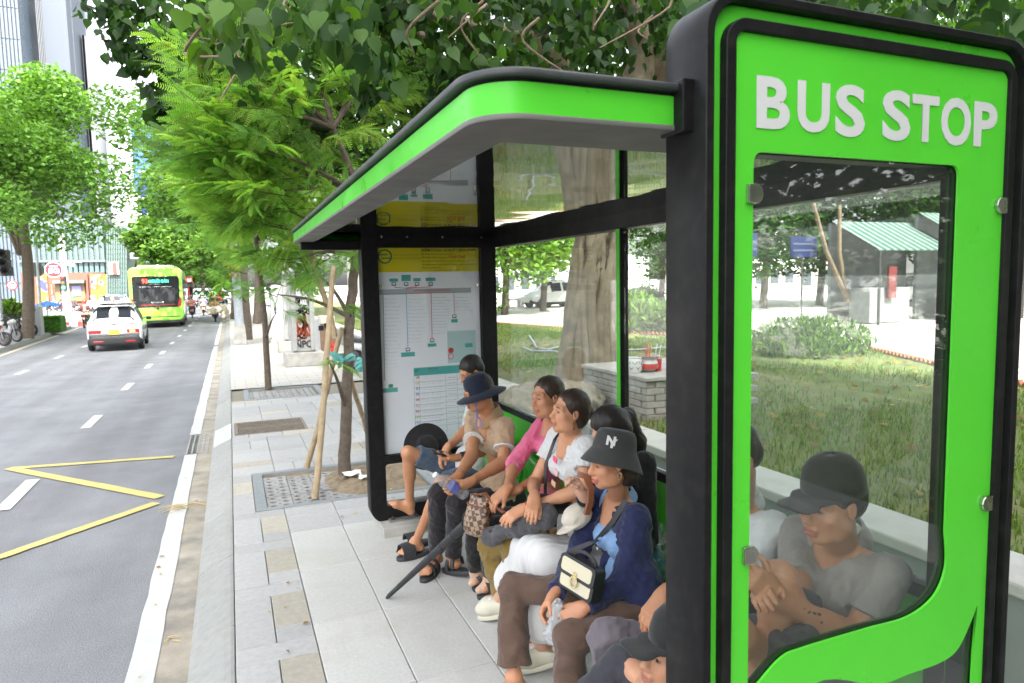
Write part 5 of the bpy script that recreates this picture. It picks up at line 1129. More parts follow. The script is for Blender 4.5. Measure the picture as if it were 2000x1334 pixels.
for x,lb_,mt in ((1285,'tall red drink in a clear cup with a white straw',drink),(1292,'amber drink cup standing behind the red drink',M('amber_drink',(.4,.2,.04),.3,var=.05))):
    v=onalt(x,722); pt=thing('drink_cup',lb_,'cup'); dy=0 if x==1285 else .13; m=MB(); m.lathe([(.001,.0),(.034,0),(.042,.13),(.001,.13)],16,(v.x,v.y+dy,TZ)); m.build('drink',mt,pt,smooth=True); m=MB(); m.lathe([(.043,.126),(.046,.16),(.046,.164),(.001,.168)],16,(v.x,v.y+dy,TZ)); m.build('lid',clearp,pt,smooth=True); m=MB(); m.tube([(v.x,v.y+dy,TZ+.1),(v.x+.04,v.y+dy,TZ+.27)],.005,6); m.build('straw',white,pt)
# rock by the trunk foot and hoses on the ground
pt=thing('boulder','rounded grey brown rock beside the foot of the fig tree','rock'); S=SDF(.03); c=np.array(gp(1050,800,.42)); S.ell(c,np.eye(3),(.55,.42,.26),.1); S.ell(c+np.array([.4,.1,.02]),np.eye(3),(.4,.4,.22),.1); me=S.mesh('rock',fold=.03,fs=9,seed=1); me.materials.append(M('rock',(.22,.2,.15),.9,var=.3,vs=6,bump=.6,bs=40)); link('rock',me,None,pt)
hosem=M('grey_hose',(.36,.37,.42),.5,var=.1)
for i,(pts,lb_) in enumerate(((((1033,655),(1042,668),(1048,680),(1070,682),(1090,678)),'pale grey hose curling over the bare lawn left of the fig trunk'),(((1020,678),(1040,686),(1075,686),(1092,688)),'lower loop of pale hose left of the fig trunk'),(((1215,684),(1250,683),(1290,679),(1330,680)),'straight pale hose lying behind the brick altar'))):
    m=MB(); m.tube([gp(x,y,LZ+.03) for x,y in pts],.022,8); tag(m.build('garden_hose',hosem,smooth=True),lb_,'hose',group='hoses on the lawn')
# low hedge mass seen through the sign glass, grassy clumps
def shrub(label,c,r,n,seed,tone=.5,name='hedge',leaf=.09,cat='hedge',group=None,spiky=False):
    t=thing(name,label,cat,group=group); r_=np.random.default_rng(seed); q=rand_dirs(n,r_)*(r_.random((n,1))**.4)*np.array(r)+np.array(c); q=q[q[:,2]>c[2]-r[2]*.9]; N=len(q); a=np.array([.025,.07,.015]); b_=np.array([.17,.30,.04]); k=np.clip(tone+r_.normal(0,.25,N),0,1)[:,None]
    f=rand_dirs(N,r_); f[:,2]=np.abs(f[:,2])*(2.2 if spiky else .8)+.2; v=[(0,0,0),(.16 if spiky else .28,.45,.06),(0,1,-.1),(-.16 if spiky else -.28,.45,.06)]; me=scatter_mesh('leaves',v,[(0,1,2,3)],q,rot_from(f,rand_dirs(N,r_)),r_.uniform(.7,1.4,N)*leaf,a*(1-k)+b_*k); me.materials.append(far_m); tag(link('leaves',me,None,t),kind='stuff')
    m=MB()
    for i in range(5): m.tube([(c[0]+r_.normal(0,.2)*r[0],c[1]+r_.normal(0,.2)*r[1],LZ-.05),(c[0]+r_.normal(0,.4)*r[0],c[1]+r_.normal(0,.4)*r[1],c[2]+.2*r[2])],.015,5)
    m.build('stem',bark_mid,t,kind='stuff'); return t
def line_shrub(x0,x1,y,z,lab,seed,Yh=.4,**k):
    a,b_=gp(x0,y,z),gp(x1,y,z); c=(a+b_)/2; shrub(lab,(c.x,c.y,z+Yh*.5),(abs(b_.x-a.x)/2+.3,abs(b_.y-a.y)/2+.4,Yh),2600,seed,**k)
line_shrub(1465,1700,692,LZ,'dense low hedge at the far edge of the lawn, seen through the sign glass',61,.42,leaf=.13,tone=.4,spiky=True)
line_shrub(1218,1262,648,LZ,'tuft of long bright grass beyond the fig tree',62,.5,name='grass_clump',cat='grass clump',leaf=.4,tone=.7,spiky=True,group='grass clumps in the lawn')
line_shrub(1275,1310,650,LZ,'leafy low plant right of the bright grass tuft',63,.45,name='grass_clump',cat='grass clump',leaf=.25,tone=.6,group='grass clumps in the lawn')
line_shrub(1225,1290,592,LZ,'round grass bed beyond the pale path',64,.5,name='grass_clump',cat='grass clump',leaf=.3,tone=.7,spiky=True,group='grass clumps in the lawn')
# concrete seats beside the path
def cbench(x,y,lab,w=1.2):
    p=gp(x,y,LZ-.03); t=thing('concrete_bench',lab,'bench',(p.x,p.y,LZ-.03),group='concrete benches by the path'); 
    m=MB(); m.box(-w/2,w/2,-.25,.25,.38,.5); m.build('seat',conc_pale,t,bevel=.02); 
    for s_ in (-1,1): m=MB(); m.box(s_*(w/2-.18)-.12,s_*(w/2-.18)+.12,-.22,.22,0,.38); m.build('leg',conc_pale,t,bevel=.015)
cbench(1061,600,'pale concrete bench by the path left of the fig trunk',.9); cbench(1003,600,'pale concrete bench farthest left behind the glass'); cbench(1668,612,'concrete bench under the striped awning',1.6); cbench(1795,597,'concrete bench in front of the parked white car',.9)
# striped awning stalls
def awning(xa,ya,xb,yb,Yq,lab,seed):
    a=pY(xa,ya,Yq); c=pY(xb,yb,Yq); t=thing('awning_stall',lab,'stall',group='stalls with striped awnings'); n=22; w=(c.x-a.x); gs=M('awning_shaded_green',(.012,.07,.045),.7,var=.1); ws=M('awning_shaded_white',(.13,.15,.14),.7,var=.1); zt,zb=a.z,c.z  # stripe colours darkened to carry the shade over the stall
    for i in range(n):
        x0,x1=a.x+w*i/n,a.x+w*(i+1)/n; m=MB(); m.add([(x0,Yq,zt),(x1,Yq,zt),(x1,Yq-1.6,zb),(x0,Yq-1.6,zb),(x0,Yq,zt-.03),(x1,Yq,zt-.03),(x1,Yq-1.6,zb-.03),(x0,Yq-1.6,zb-.03)],[(0,1,2,3),(7,6,5,4),(3,2,6,7),(0,4,5,1)]); m.build('awning_strip',gs if i%2 else ws,t)
    m=MB(); m.box(a.x,a.x+w,Yq+.02,Yq+.12,LZ,zt-.05); m.build('back_wall',M('stall_wall',(.12,.13,.13),.8,var=.3,vs=2),t)
    m=MB(); m.box(a.x+.3,a.x+w*.6,Yq-1.1,Yq-.4,LZ,LZ+1.0); m.build('counter',M('stall_counter',(.2,.2,.2),.7,var=.2),t,bevel=.02)
    for x in (a.x+.1,a.x+w-.1): m=MB(); m.tube([(x,Yq-1.55,LZ-.05),(x,Yq-1.55,zb)],.04,8); m.build('post',darksteel,t)
    m=MB(); m.obox((a.x+w*.32,Yq-1.2,LZ+1.15),(.3,.08,.9)); m.build('red_banner',M('red_banner',(.12,.012,.01),.6,var=.1),t)
awning(1625,432,1772,492,15,'stall with a green and white striped awning seen through the sign glass',1); awning(1795,415,1905,480,14.5,'second striped awning stall at the right edge of the sign glass',2)
# white site hoarding, parked car and background wall of the street beyond
hw=thing('white_hoarding','white corrugated metal hoarding beyond the lawn','hoarding'); a=pY(1200,497,36); c=pY(1268,600,36)
zg=LZ-.1; n=18
for i in range(n): 
    z0=zg+(a.z-zg)*i/n; m=MB(); m.box(a.x-4,c.x,36,36.06,z0+.01,zg+(a.z-zg)*(i+1)/n-.01); m.build('panel',M('white_metal_sheet',(.75,.76,.77),.5,var=.05),hw,bevel=.015)
rp=random.Random(9)
for i,(x,Yq,h,cw,ch,tn) in enumerate(((985,27,5.6,5.5,4.6,.6),(1060,29,5.8,6,4.8,.62),(1180,42,10,8,7,.4),(1290,30,7.5,6,5.5,.5),(1400,34,9,8,7,.3),(1490,24,8.5,7.5,7.6,.12),(1600,24,9.5,8.5,8.4,.12),(1720,22,9,7.5,7.4,.15),(1830,21,9,7,7.2,.15),(1930,19,9,7,7,.2),(2060,18,8,7,6,.35),(900,40,9,7,6,.4),(840,30,8,6,5,.45),(760,36,9,7,6,.4))):
    bs=np.array(pY(x,600,Yq)); bs[2]=LZ-.04
    labs=['bright small tree behind the glass at the far left of the lawn','bright small tree over the concrete bench','tall park tree behind the white hoarding','leafy park tree right of the white hoarding','dark park tree left of the sign glass','dark park tree over the hedge in the sign glass','large dark park tree beside the striped awning','park tree between the two awnings','dark park tree above the second awning','park tree at the right picture edge','park tree beyond the right picture edge','park tree seen over the shelter roof','park tree left of the route map frame','park tree behind the graffiti pillar']
    far_tree('park_tree',labs[i],bs,h,cw,ch,80+i,leaf=.26,n=9000 if 1400<x<2000 else 4200,tone=tn,trunk_r=.18,group='trees of the park',tcol=(.075,.155,.022) if 1400<x<2000 else None)
# leaning poles seen through the glass
for x0,y0,x1,y1,lab in ((1655,585,1588,395,'thin leaning pole left of the striped awning'),(1655,590,1640,400,'thin upright pole beside the striped awning')):
    m=MB(); m.tube([pY(x0,y0,14.6),pY((x0+x1)/2-8,(y0+y1)/2,14.6),pY(x1,y1,14.6)],[.07,.06,.05],8); tag(m.build('pole',bark_mid,smooth=True),lab,'pole',group='poles by the stall')  # darker bark colour on these poles stands in for shade
for x0,y0,x1,y1,lab in ((1462,455,1479,502,'small blue street sign at the left of the sign glass'),(1545,462,1595,502,'blue street sign left of the leaning pole')):  # solid signs added in place of faint reflections in the glass
    a=pY(x0,y0,15.5); c=pY(x1,y1,15.5); t=thing('reflected_sign',lab,'sign',group='blue signs in the park'); m=MB(); m.box(a.x,c.x,15.5,15.53,c.z,a.z); m.build('plate',M('sign_blue',(.006,.014,.075),.5,var=.05),t,bevel=.004); m=MB(); m.tube([((a.x+c.x)/2,15.56,LZ-.1),((a.x+c.x)/2,15.56,a.z)],.03,8); m.build('post',darksteel,t); 
    for q_ in (.3,.62): m=MB(); m.box(a.x+.08*(c.x-a.x),c.x-.08*(c.x-a.x),15.488,15.498,a.z+(c.z-a.z)*(q_+.1),a.z+(c.z-a.z)*(q_-.0)); m.build('plate_line',M('reflected_line',(.06,.07,.12),.6),t)
# house across the park, with windows
hs=thing('white_house','pale house with dark windows showing above the trees beyond the park','house'); a=pY(1400,285,45); c=pY(1560,600,45); m=MB(); m.box(a.x,c.x,45,52,0,a.z); m.build('wall',M('house_white',(.62,.6,.55),.85,var=.08,vs=.6),hs)
for i in range(5):
    for j in range(5):
        x=a.x+(c.x-a.x)*(.1+.18*i); z=a.z-1.2-2.2*j; m=MB(); m.box(x,x+(c.x-a.x)*.1,44.93,44.99,z-1.1,z); w_=m.build('window',M('dark_window',(.05,.06,.07),.2,var=.1),hs)
for i,(x0,x1,Yq,h,c_) in enumerate(((950,1180,70,9,(.45,.44,.42)),(1560,1800,50,5,(.30,.28,.25)),(1800,2150,42,5,(.28,.28,.28)),(700,940,75,12,(.5,.5,.48)))):
    a=pY(x0,500,Yq); c=pY(x1,500,Yq); t=thing('street_building',['low grey street building far behind the glass pane','cream shop building behind the park trees','grey building at the right beyond the park','pale building behind the pillar and young tree'][i],'building',group='buildings beyond the park'); m=MB(); m.box(a.x,c.x,Yq,Yq+8,0,h); m.build('wall',M('street_wall_%d'%i,c_,.85,var=.1,vs=.5),t)
    nn=8
    for k in range(nn):
        for j in range(int(h/3)):
            x=a.x+(c.x-a.x)*(k+.2)/nn; m=MB(); m.box(x,x+(c.x-a.x)*.55/nn,Yq-.05,Yq-.01,.8+3*j,2.3+3*j); m.build('window',M('dark_window',(.05,.06,.07),.2,var=.1),t)

for i,(x,y,h,cw,ch) in enumerate(((5.5,-4.5,8,7,7.2),(9.5,-3.0,8.5,8,8),(13.5,-7,10,9,9.5),(6.0,-11,10,9,9),(16,-1.5,9,8,8.5))):
    far_tree('park_tree',['park tree behind the photographer nearest the road','dense park tree behind the photographer on the lawn','tall park tree behind the photographer farthest from the road','tall park tree beyond the lawn end behind the photographer','wide park tree on the plaza behind the photographer'][i],(x,y,LZ-.04),h,cw,ch,140+i,leaf=.24,n=9000,tone=.2,trunk_r=.2,group='park trees behind the photographer',lobes=16,tcol=(.075,.155,.022))
# ================================================================== PEOPLE ON THE BENCH
blackcloth=cloth('black_cloth',(.014,.013,.014)); blacktr=cloth('black_trousers',(.017,.015,.017),wr=.6)
navyhat=cloth('navy_felt',(.010,.014,.028),wr=.2); denim=cloth('blue_denim',(.06,.085,.125),var=.22,wr=.5,bump=.25); tan=cloth('tan_jersey',(.36,.25,.155),wr=.45); pinkc=cloth('pink_blouse',(.62,.13,.24),wr=.55)
whitec=cloth('white_cotton',(.56,.57,.56),wr=.6); olive=cloth('olive_cloth',(.20,.135,.035),wr=.7); brownc=cloth('brown_crepe',(.105,.066,.048),wr=.6); navyc=cloth('navy_knit',(.020,.026,.075),wr=.5); bluec=cloth('sky_blue_shirt',(.20,.34,.56),wr=.5)
greyt=cloth('grey_trousers',(.125,.11,.125),wr=.6); greypolo=cloth('grey_polo',(.26,.235,.21),wr=.5); darkshort=cloth('charcoal_shorts',(.06,.066,.072),wr=.6); greyhat=cloth('charcoal_twill',(.045,.047,.045),wr=.2); beige=cloth('beige_twill',(.52,.48,.40),wr=.25); greyden=cloth('grey_denim',(.07,.07,.076),var=.2,wr=.6,bump=.3)
eva=M('black_foam',(.028,.03,.033),.6,var=.1,bump=.15,bs=200); cream=M('cream_foam',(.52,.50,.40),.5,var=.04); silver=M('gold_metal',(.55,.45,.25),.25,metal=1,var=0)
leather=M('brown_leather',(.20,.075,.035),.45,var=.15); blackleather=M('black_leather',(.02,.02,.022),.4,var=.1,bump=.15,bs=250)
button=M('white_button',(.7,.7,.68),.3,var=0)
clearp=glass('clear_plastic',(.86,.9,.9),1.0,veil=.16); milky=glass('milky_plastic',(.8,.83,.86),1.0,veil=.45)
def tx(p,d): return np.array(p)+np.array(d)
# ---------- 1 man in denim shorts, one bare foot raised
p1=Person('man in frayed denim shorts with one bare foot raised, farthest along the bench',dict(H=P(921,727,1.44),shL=P(962,812,1.48),elL=P(940,880,1.34),wrL=P(893,894,1.16),elR=P(915,838,1.30),wrR=P(874,874,1.12),pel=(1.42,4.25,.47),knR=P(797,884,1.02),anR=P(801,985,1.06),knL=P(862,945,1.12),anL=G(812,1058,.095)),
  tone=(.44,.21,.11),fem=False,head_f=(-.85,-.1,-.40),left=(.05,-1,0),sw=.36)
p1.base(legs='LR').hand('L',(-1,.1,.05),(.0,.2,1),(.5,.55,.6,.6)).hand('R',(-.55,.1,-.85),(.3,.0,-.7),(.5,.5,.5,.5),thumb=.3).foot('R',P(757,985,.91)+np.array([0,0,.0])).foot('L',G(778,1086,.03)).done()
p1.hair('short'); p1.shirt(cloth('offwhite_tee',(.55,.55,.53),wr=.5),sleeve=.6,bust=False,r=1.04); p1.shorts(denim,{'R':.86,'L':.80},w=1.05)
hand_c=p1.J['wrL']+np.array([-.085,.01,.035]); m=MB(); m.obox(hand_c,(.13,.065,.009),Matrix.Rotation(.25,3,'Y')@Matrix.Rotation(.15,3,'X')); tag(m.build('phone',blackleather,bevel=.003),'black phone held by the man in denim shorts','phone')
m=MB(); w=p1.J['wrL']; m.tube([w+np.array([.02,0,0]),w+np.array([.045,0,0])],.031,14); m.build('watch',blackleather,p1.root,bevel=.003)
h,b,f,u,l=p1.ft['L']; pt=thing('slide_sandal','black slide sandal on the standing foot of the man in denim shorts','sandal',group='black slide sandals')
sole('sole',pt,p1.J['toeL']-u*.012,f,.27,.105,.028,eva); strap('strap',pt,[b+l*.054-u*.03]+arcp(b+f*-.01+u*.0,l,u,.05,.045,0,180,9)+[b-l*.054-u*.03],.085,.008,eva,nrm=[(tuple(x)) for x in [l]+[l*math.cos(rad(180*i/9))+u*math.sin(rad(180*i/9)) for i in range(10)]+[-l]])
pt=thing('slide_sandal','black slide sandal lying empty behind the standing foot','sandal',group='black slide sandals'); c0=G(800,1062,.03); f0=unit(np.array([-.93,-.1,0]))
c,f,l,u=sole('sole',pt,c0+f0*.06,f0,.27,.105,.028,eva); b=c+f*.03+u*.02; strap('strap',pt,arcp(b,l,u,.052,.05,-5,185,9),.085,.008,eva,nrm=[tuple(l*math.cos(rad(-5+190*i/9))+u*math.sin(rad(-5+190*i/9))) for i in range(10)])
# black round hat propped behind his knee
pt=thing('round_hat','black round brimmed hat propped between the raised knee and the route poster','hat')
m=MB(); Rm=Matrix.Rotation(rad(78),3,'X'); c0=P(834,872,1.17); m.lathe([(q_*.84,h_*.84) for q_,h_ in [(.001,.05),(.07,.048),(.088,.03),(.092,0),(.10,-.006),(.185,-.012),(.187,-.016),(.09,-.012),(.001,-.0)]],36,c0,Rm); m.build('felt',blackcloth,pt,smooth=True)
# ---------- 2 man in navy sun hat and tan polo
p2=Person('man in a navy sun hat and tan polo shirt holding a small water bottle',dict(H=P(934,768,1.25),shL=P(986,833,1.36),elL=P(983,903,1.30),wrL=P(921,940,1.08),elR=P(922,890,1.17),wrR=P(893,932,1.02),pel=(1.46,3.72,.47),knL=P(892,980,1.14),anL=G(884,1088,.10),knR=P(856,962,1.07),anR=G(852,1082,.10)),
  tone=(.40,.19,.095),fem=False,head_f=(-.92,.30,-.30),left=(.22,-.97,0),sw=.37)
p2.base().hand('L',(-.9,.1,-.45),(-.35,.35,.1),(.7,.8,.8,.8)).hand('R',(-.75,-.3,-.6),(-.2,-.6,-.2),(.7,.8,.8,.8)).foot('R',G(826,1128,.03)).foot('L',G(868,1105,.03)).done()
p2.shirt(tan,sleeve=.62,bust=False,r=1.07,fold=.003); p2.collar(cloth('tan_rib',(.30,.21,.12),wr=.1)); p2.trousers(blacktr,w=1.02); p2.hair('short')
for q in 'LR':
    a,e=p2.J['sh'+q],p2.J['el'+q]; d=unit(e-a); c=a+(e-a)*.615; m=MB(); m.tube([c-d*.004,c+d*.004],.0585,20); m.build('sleeve_trim',whitec,p2.root)
def brim2(v):
    r=math.hypot(v.x,v.y); 
    if r>.1: v.z+= -.22*(r-.1)*(abs(v.x)/r)*0.6 + .06*(r-.1)*(v.y/r) - .18*max(0,-v.y/r)*(r-.1)
    return v
p2.lathe('sun_hat',[(.001,.135),(.05,.132),(.080,.115),(.092,.08),(.097,.03),(.100,.0),(.13,-.008),(.175,-.022),(.178,-.028)],navyhat,at=(0,-.015,.012),tilt=rad(-3),warp=brim2,sy=1.08,hz=.92)
strap('chin_cord',p2.root,[p2.W(-.078,.02,.02),p2.W(-.074,.035,-.05),p2.W(-.05,.05,-.11),p2.W(-.035,.062,-.155)],.006,.004,M('blue_cord',(.12,.2,.55),.6,var=0),nrm=(0,-1,0)); strap('cord_tail',p2.root,arcp(p2.W(-.035,.062,-.185),(1,0,0),(0,0,1),.014,.03,90,440,12),.005,.004,MATS['blue_cord'],nrm=(0,-1,0))
pt=thing('water_bottle','small clear plastic water bottle with white cap in the navy hat man\'s hands','bottle'); c0=(p2.J['wrL']+p2.J['wrR'])/2+np.array([-.085,-.03,-.01]); ax=unit((-.75,-.2,.62))
Rm=Matrix(np.stack([unit(np.cross((0,1,0),ax)),np.cross(ax,unit(np.cross((0,1,0),ax))),ax],1).tolist()); m=MB(); m.lathe([(.001,-.11),(.026,-.11),(.03,-.1),(.028,-.05),(.031,.0),(.03,.05),(.014,.085),(.013,.095)],20,c0,Rm); m.build('bottle_body',clearp,pt,smooth=True); m=MB(); m.lathe([(.001,.093),(.015,.093),(.015,.112),(.001,.112)],14,c0,Rm); m.build('cap',white,pt); m=MB(); m.lathe([(.0301,-.045),(.0312,.0)],20,c0,Rm); m.build('bottle_wrap',M('bottle_blue',(.1,.13,.4),.4,var=.1),pt)
def strappy(person,q,label,grp,mat):
    h,b,f,u,l=person.ft[q]; pt=thing('sandal',label,'sandal',group=grp); sole('sole',pt,person.J['toe'+q]-u*.012,f,.262,.098,.03,mat)
    for o0,wd in ((-.012,.022),(-.055,.024)):
        bb=b+f*o0+u*(.004+.012*(o0<-.03)); strap('strap',pt,[bb+l*.05-u*.03]+arcp(bb,l,u,.047,.036,5,175,8)+[bb-l*.05-u*.03],wd,.006,mat,nrm=[tuple(l)]+[tuple(l*math.cos(rad(5+170*i/8))+u*math.sin(rad(5+170*i/8))) for i in range(9)]+[tuple(-l)])
strappy(p2,'R','black strappy sandal on the forward foot of the man in black trousers','strappy sandals',eva); strappy(p2,'L','black strappy sandal on the drawn back foot of the man in black trousers','strappy sandals',eva)
# ---------- 3 woman in pink blouse
p3=Person('smiling woman in a pink blouse and black trousers holding a checked drawstring bag',dict(H=P(1069,778,1.43),shL=P(1104,836,1.53),elL=P(1068,922,1.46),wrL=P(1008,958,1.22),elR=P(1005,905,1.30),wrR=P(990,955,1.16),pel=(1.50,3.16,.47),knR=P(926,1014,1.16),anR=G(930,1118,.11),knL=P(958,1030,1.18),anL=G(958,1128,.11)),
  tone=(.43,.205,.11),head_f=(-.93,-.16,.02),head_up=(.08,.10,1),left=(-.12,-.98,0),sw=.32)
p3.base().hand('L',(-.85,.30,-.25),(-.1,-.3,-.9),(.45,.5,.55,.6)).hand('R',(-.8,-.1,-.5),(-.1,.2,-.8),(.5,.55,.6,.65)).foot('R',G(922,1146,.03)).foot('L',G(934,1160,.03)).done()
def bun(c,r): return lambda S,W,R,sc: S.ell(W(*c),R,np.array(r)*sc,.012)
p3.hair('long',hairbr,bun((0,-.10,-.02),(.035,.035,.04)),front=-.016); p3.shirt(pinkc,sleeve=1.28,lo=-.06,fold=.0032,h=.0054); p3.collar(pinkc,rr=.07,h=.012); p3.trousers(blackcloth,end=.9)
strappy(p3,'R','dark strappy sandal over a beige sock, far foot of the woman in pink','sandals of the woman in pink',eva); strappy(p3,'L','dark strappy sandal over a beige sock, near foot of the woman in pink','sandals of the woman in pink',eva)
sock=cloth('beige_sock',(.50,.34,.24),wr=.2)
for q in 'LR':
    S=SDF(.0045,.85); a=p3.J['an'+q]; h,b,f,u,l=p3.ft[q]; S.rc(a+np.array([0,0,.08]),a,.037,.038,.02); S.rc(a,h,.039,.034,.02); S.rc(h,b,.034,.030,.02); S.rc(a,b,.038,.028,.03); S.rc(b,b+f*.04,.03,.024,.02); p3.part('sock',S,sock)
for i in range(5):
    c=p3.C+p3.fwd*(.098+.004*i)+np.array([0,-.01,-.06-.065*i]); m=MB(); m.lathe([(.001,.003),(.005,.002),(.006,0)],8,c,Matrix.Rotation(rad(-90),3,'Y')); m.build('button',pinkc,p3.root)
# checked drawstring bag
def checker():
    m=M('checked_canvas',(.2,.12,.07),.5,var=.05); t=m.node_tree; N=t.nodes; L=t.links; g=N.new('ShaderNodeTexCoord'); ck=N.new('ShaderNodeTexChecker'); ck.inputs['Scale'].default_value=46; ck.inputs[1].default_value=(.30,.21,.14,1); ck.inputs[2].default_value=(.075,.042,.028,1); mp=N.new('ShaderNodeMapping'); mp.inputs['Rotation'].default_value=(.0,.35,.6); L.new(g.outputs['Object'],mp.inputs[0]); L.new(mp.outputs[0],ck.inputs[0]); L.new(ck.outputs[0],N['Principled BSDF'].inputs['Base Color']); return m
bagc=P(912,1010,1.0); bag=thing('drawstring_bag','brown checked drawstring handbag hanging beside black trousered knees','handbag')
axb=unit((-.18,.0,-1)); 
m=MB(); vs=[];n=24; prof=[(0,.058,.03),(.02,.072,.045),(.06,.075,.052),(.12,.068,.047),(.165,.056,.036),(.19,.062,.03)]
u_=unit((.35,-.9,0)); v_=unit(np.cross(axb,u_)); top_=P(938,968,1.06)
for t_,ra,rb in prof:
    for i in range(n): a=2*math.pi*i/n; rr_=1+.06*math.sin(7*a)*(t_>.1); vs.append(top_+axb*(.19-t_)+u_*ra*rr_*math.cos(a)+v_*rb*rr_*math.sin(a))
fs=[(i*n+j,i*n+(j+1)%n,(i+1)*n+(j+1)%n,(i+1)*n+j) for i in range(len(prof)-1) for j in range(n)]+[tuple(range(n))]; m.add(vs,fs); m.build('bag_body',checker(),bag,smooth=True)
strap('draw_cord',bag,[top_+axb*.045+u_*.067*math.cos(a)+v_*.046*math.sin(a) for a in np.linspace(0,2*math.pi,20)],.008,.006,leather)
for s_ in (-.02,.022): strap('cord_end',bag,[top_+axb*.045+v_*(-.046)+u_*s_,top_+axb*.09-v_*.058+u_*s_*1.6,top_+axb*.125-v_*.058+u_*s_*1.2],.009,.005,leather,nrm=tuple(-v_))
hp_=(p3.J['wrR']+np.array([-.07,-.02,-.06])); strap('handle',bag,[top_-u_*.05+axb*.01,top_+(hp_-top_)*.5-u_*.02+np.array([0,0,.03]),hp_,hp_+np.array([.03,-.04,-.03]),top_+u_*.06+axb*.012],.02,.006,leather)
# long black folded umbrella leaning to the ground
ub=thing('folded_umbrella','long black folded umbrella leaning from knee to pavement','umbrella'); t0=G(757,1166,.012); t1=P(912,1022,1.07); d=unit(t1-t0); L_=np.linalg.norm(t1-t0)
m=MB(); seg=7; pts=[];rs=[]
for i in range(seg):
    a=t0+d*L_*(.01+.97*i/seg); b_=t0+d*L_*(.01+.97*(i+1)/seg); r0=.0125+.0016*i*1.25; pts+=[a+d*.001,a+d*.004,b_]; rs+=[r0*.86,r0,r0*1.07]
m.tube(pts,rs,16); m.build('canopy_sleeve',M('black_nylon',(.022,.024,.027),.5,var=.15,bump=.2,bs=90),ub,smooth=True)
m=MB(); m.tube([t0-d*.012,t0+d*.012],[.006,.012],10); m.build('tip',blackleather,ub); m=MB(); m.tube([t1,t1+d*.10],.014,12); m.build('handle',blackleather,ub,smooth=True)
# ---------- 4 woman in white blouse and olive trousers
p4=Person('woman in a white blouse and olive trousers looking up the road, hair tied back',dict(H=P(1112,806,1.42),shL=P(1145,872,1.48),elL=P(1141,956,1.42),wrL=P(1026,992,1.18),elR=P(1042,944,1.34),wrR=P(1044,970,1.20),pel=(1.50,2.78,.47),knR=P(958,1062,1.18),anR=G(985,1160,.10),knL=P(1004,1066,1.20),anL=G(1012,1172,.10)),
  tone=(.52,.26,.145),head_f=(-.93,.06,.13),head_up=(.1,-.02,1),left=(-.02,-1,0),sw=.33)
p4.base().hand('L',(-.93,.0,-.38),(-.2,.35,-.9),(.35,.4,.5,.6)).hand('R',(-.45,-.62,-.50),(-.1,.3,-.9),(.55,.6,.65,.7)).foot('R',G(968,1180,.03)).foot('L',G(985,1192,.03)).done()
p4.hair('long',hairbr,bun((0,-.115,.01),(.04,.035,.04)),front=-.018); p4.shirt(whitec,sleeve=.52,lo=-.03,fold=.004,sl_r=1.08,r=1.0); p4.collar(whitec,rr=.072,h=.012); p4.trousers(olive,w=1.14,flare=.014,fold=.0045)
strap('bag_strap',p4.root,[p4.J['shR']+np.array([.02,-.07,.048]),p4.J['shR']+np.array([-.06,-.075,.01]),p4.C+p4.fwd*.115+np.array([0,.06,-.12]),p4.C+p4.fwd*.14+np.array([.02,.06,-.26]),p4.J['pel']+np.array([-.16,.06,.06])],.018,.004,blackleather,nrm=(-1,-.3,.3))
for z_,y_,c_ in ((-.07,-.05,(.75,.09,.2)),(-.13,-.055,(.7,.45,.45)),(-.19,-.03,(.75,.42,.3))):
    m=MB(); c=p4.C+p4.fwd*.118+np.array([0,y_,z_]); m.obox(c,(.006,.04,.026),Matrix.Rotation(.2,3,'X')); m.build('print_patch',cloth('print_%d'%int(c_[1]*100),c_,wr=0),p4.root,bevel=.002)
m=MB(); w=p4.J['wrL']; d_=unit(w-p4.J['elL']); m.tube([w-d_*.012,w-d_*.008],.0265,16); m.build('bracelet',M('red_cord',(.4,.03,.04),.6,var=0),p4.root)
earw=p4.W(-.082,.004,-.035); strap('earring',p4.root,arcp(earw-np.array([0,0,.02]),(1,0,0),(0,0,1),.004,.02,80,440,12),.003,.003,silver,nrm=(0,-1,0))
hb=thing('shoulder_bag','black leather shoulder bag with brass trim on the lap of the woman in white','handbag'); c0=P(1078,984,1.34)
m=MB(); m.obox(c0,(.16,.085,.075),Matrix.Rotation(.28,3,'Y')@Matrix.Rotation(.1,3,'Z')); m.build('bag_body',blackleather,hb,bevel=.02,seg=3,smooth=True)
for dx_ in (-.06,.06): m=MB(); m.lathe([(.001,.003),(.005,.003),(.006,0)],8,c0+np.array([dx_,-.054,.0]),Matrix.Rotation(rad(90),3,'X')); m.build('stud',silver,hb)
# rolled grey denim garment in her hands
rg=thing('rolled_jacket','rolled grey denim jacket held across the knees of the woman in white','garment')
a0=P(958,1048,1.08); a1=P(1065,1002,1.24); d_=unit(a1-a0); S=SDF(.006); S.rc(a0,a1,.040,.05,.03,flat=((0,0,1),1.2)); S.rc(a0,a0+d_*.02-np.array([0,0,.02]),.038,.035,.03); S.rc(a0-d_*.05,a0+d_*.02,.026,.025,.006,'d'); S.rc((a0+a1)/2+np.array([0,-.02,-.02]),a1+np.array([0,-.015,-.03]),.03,.035,.03)
me=S.mesh('denim_roll',fold=.005,fs=20,seed=4); me.materials.append(greyden); link('denim_roll',me,None,rg)
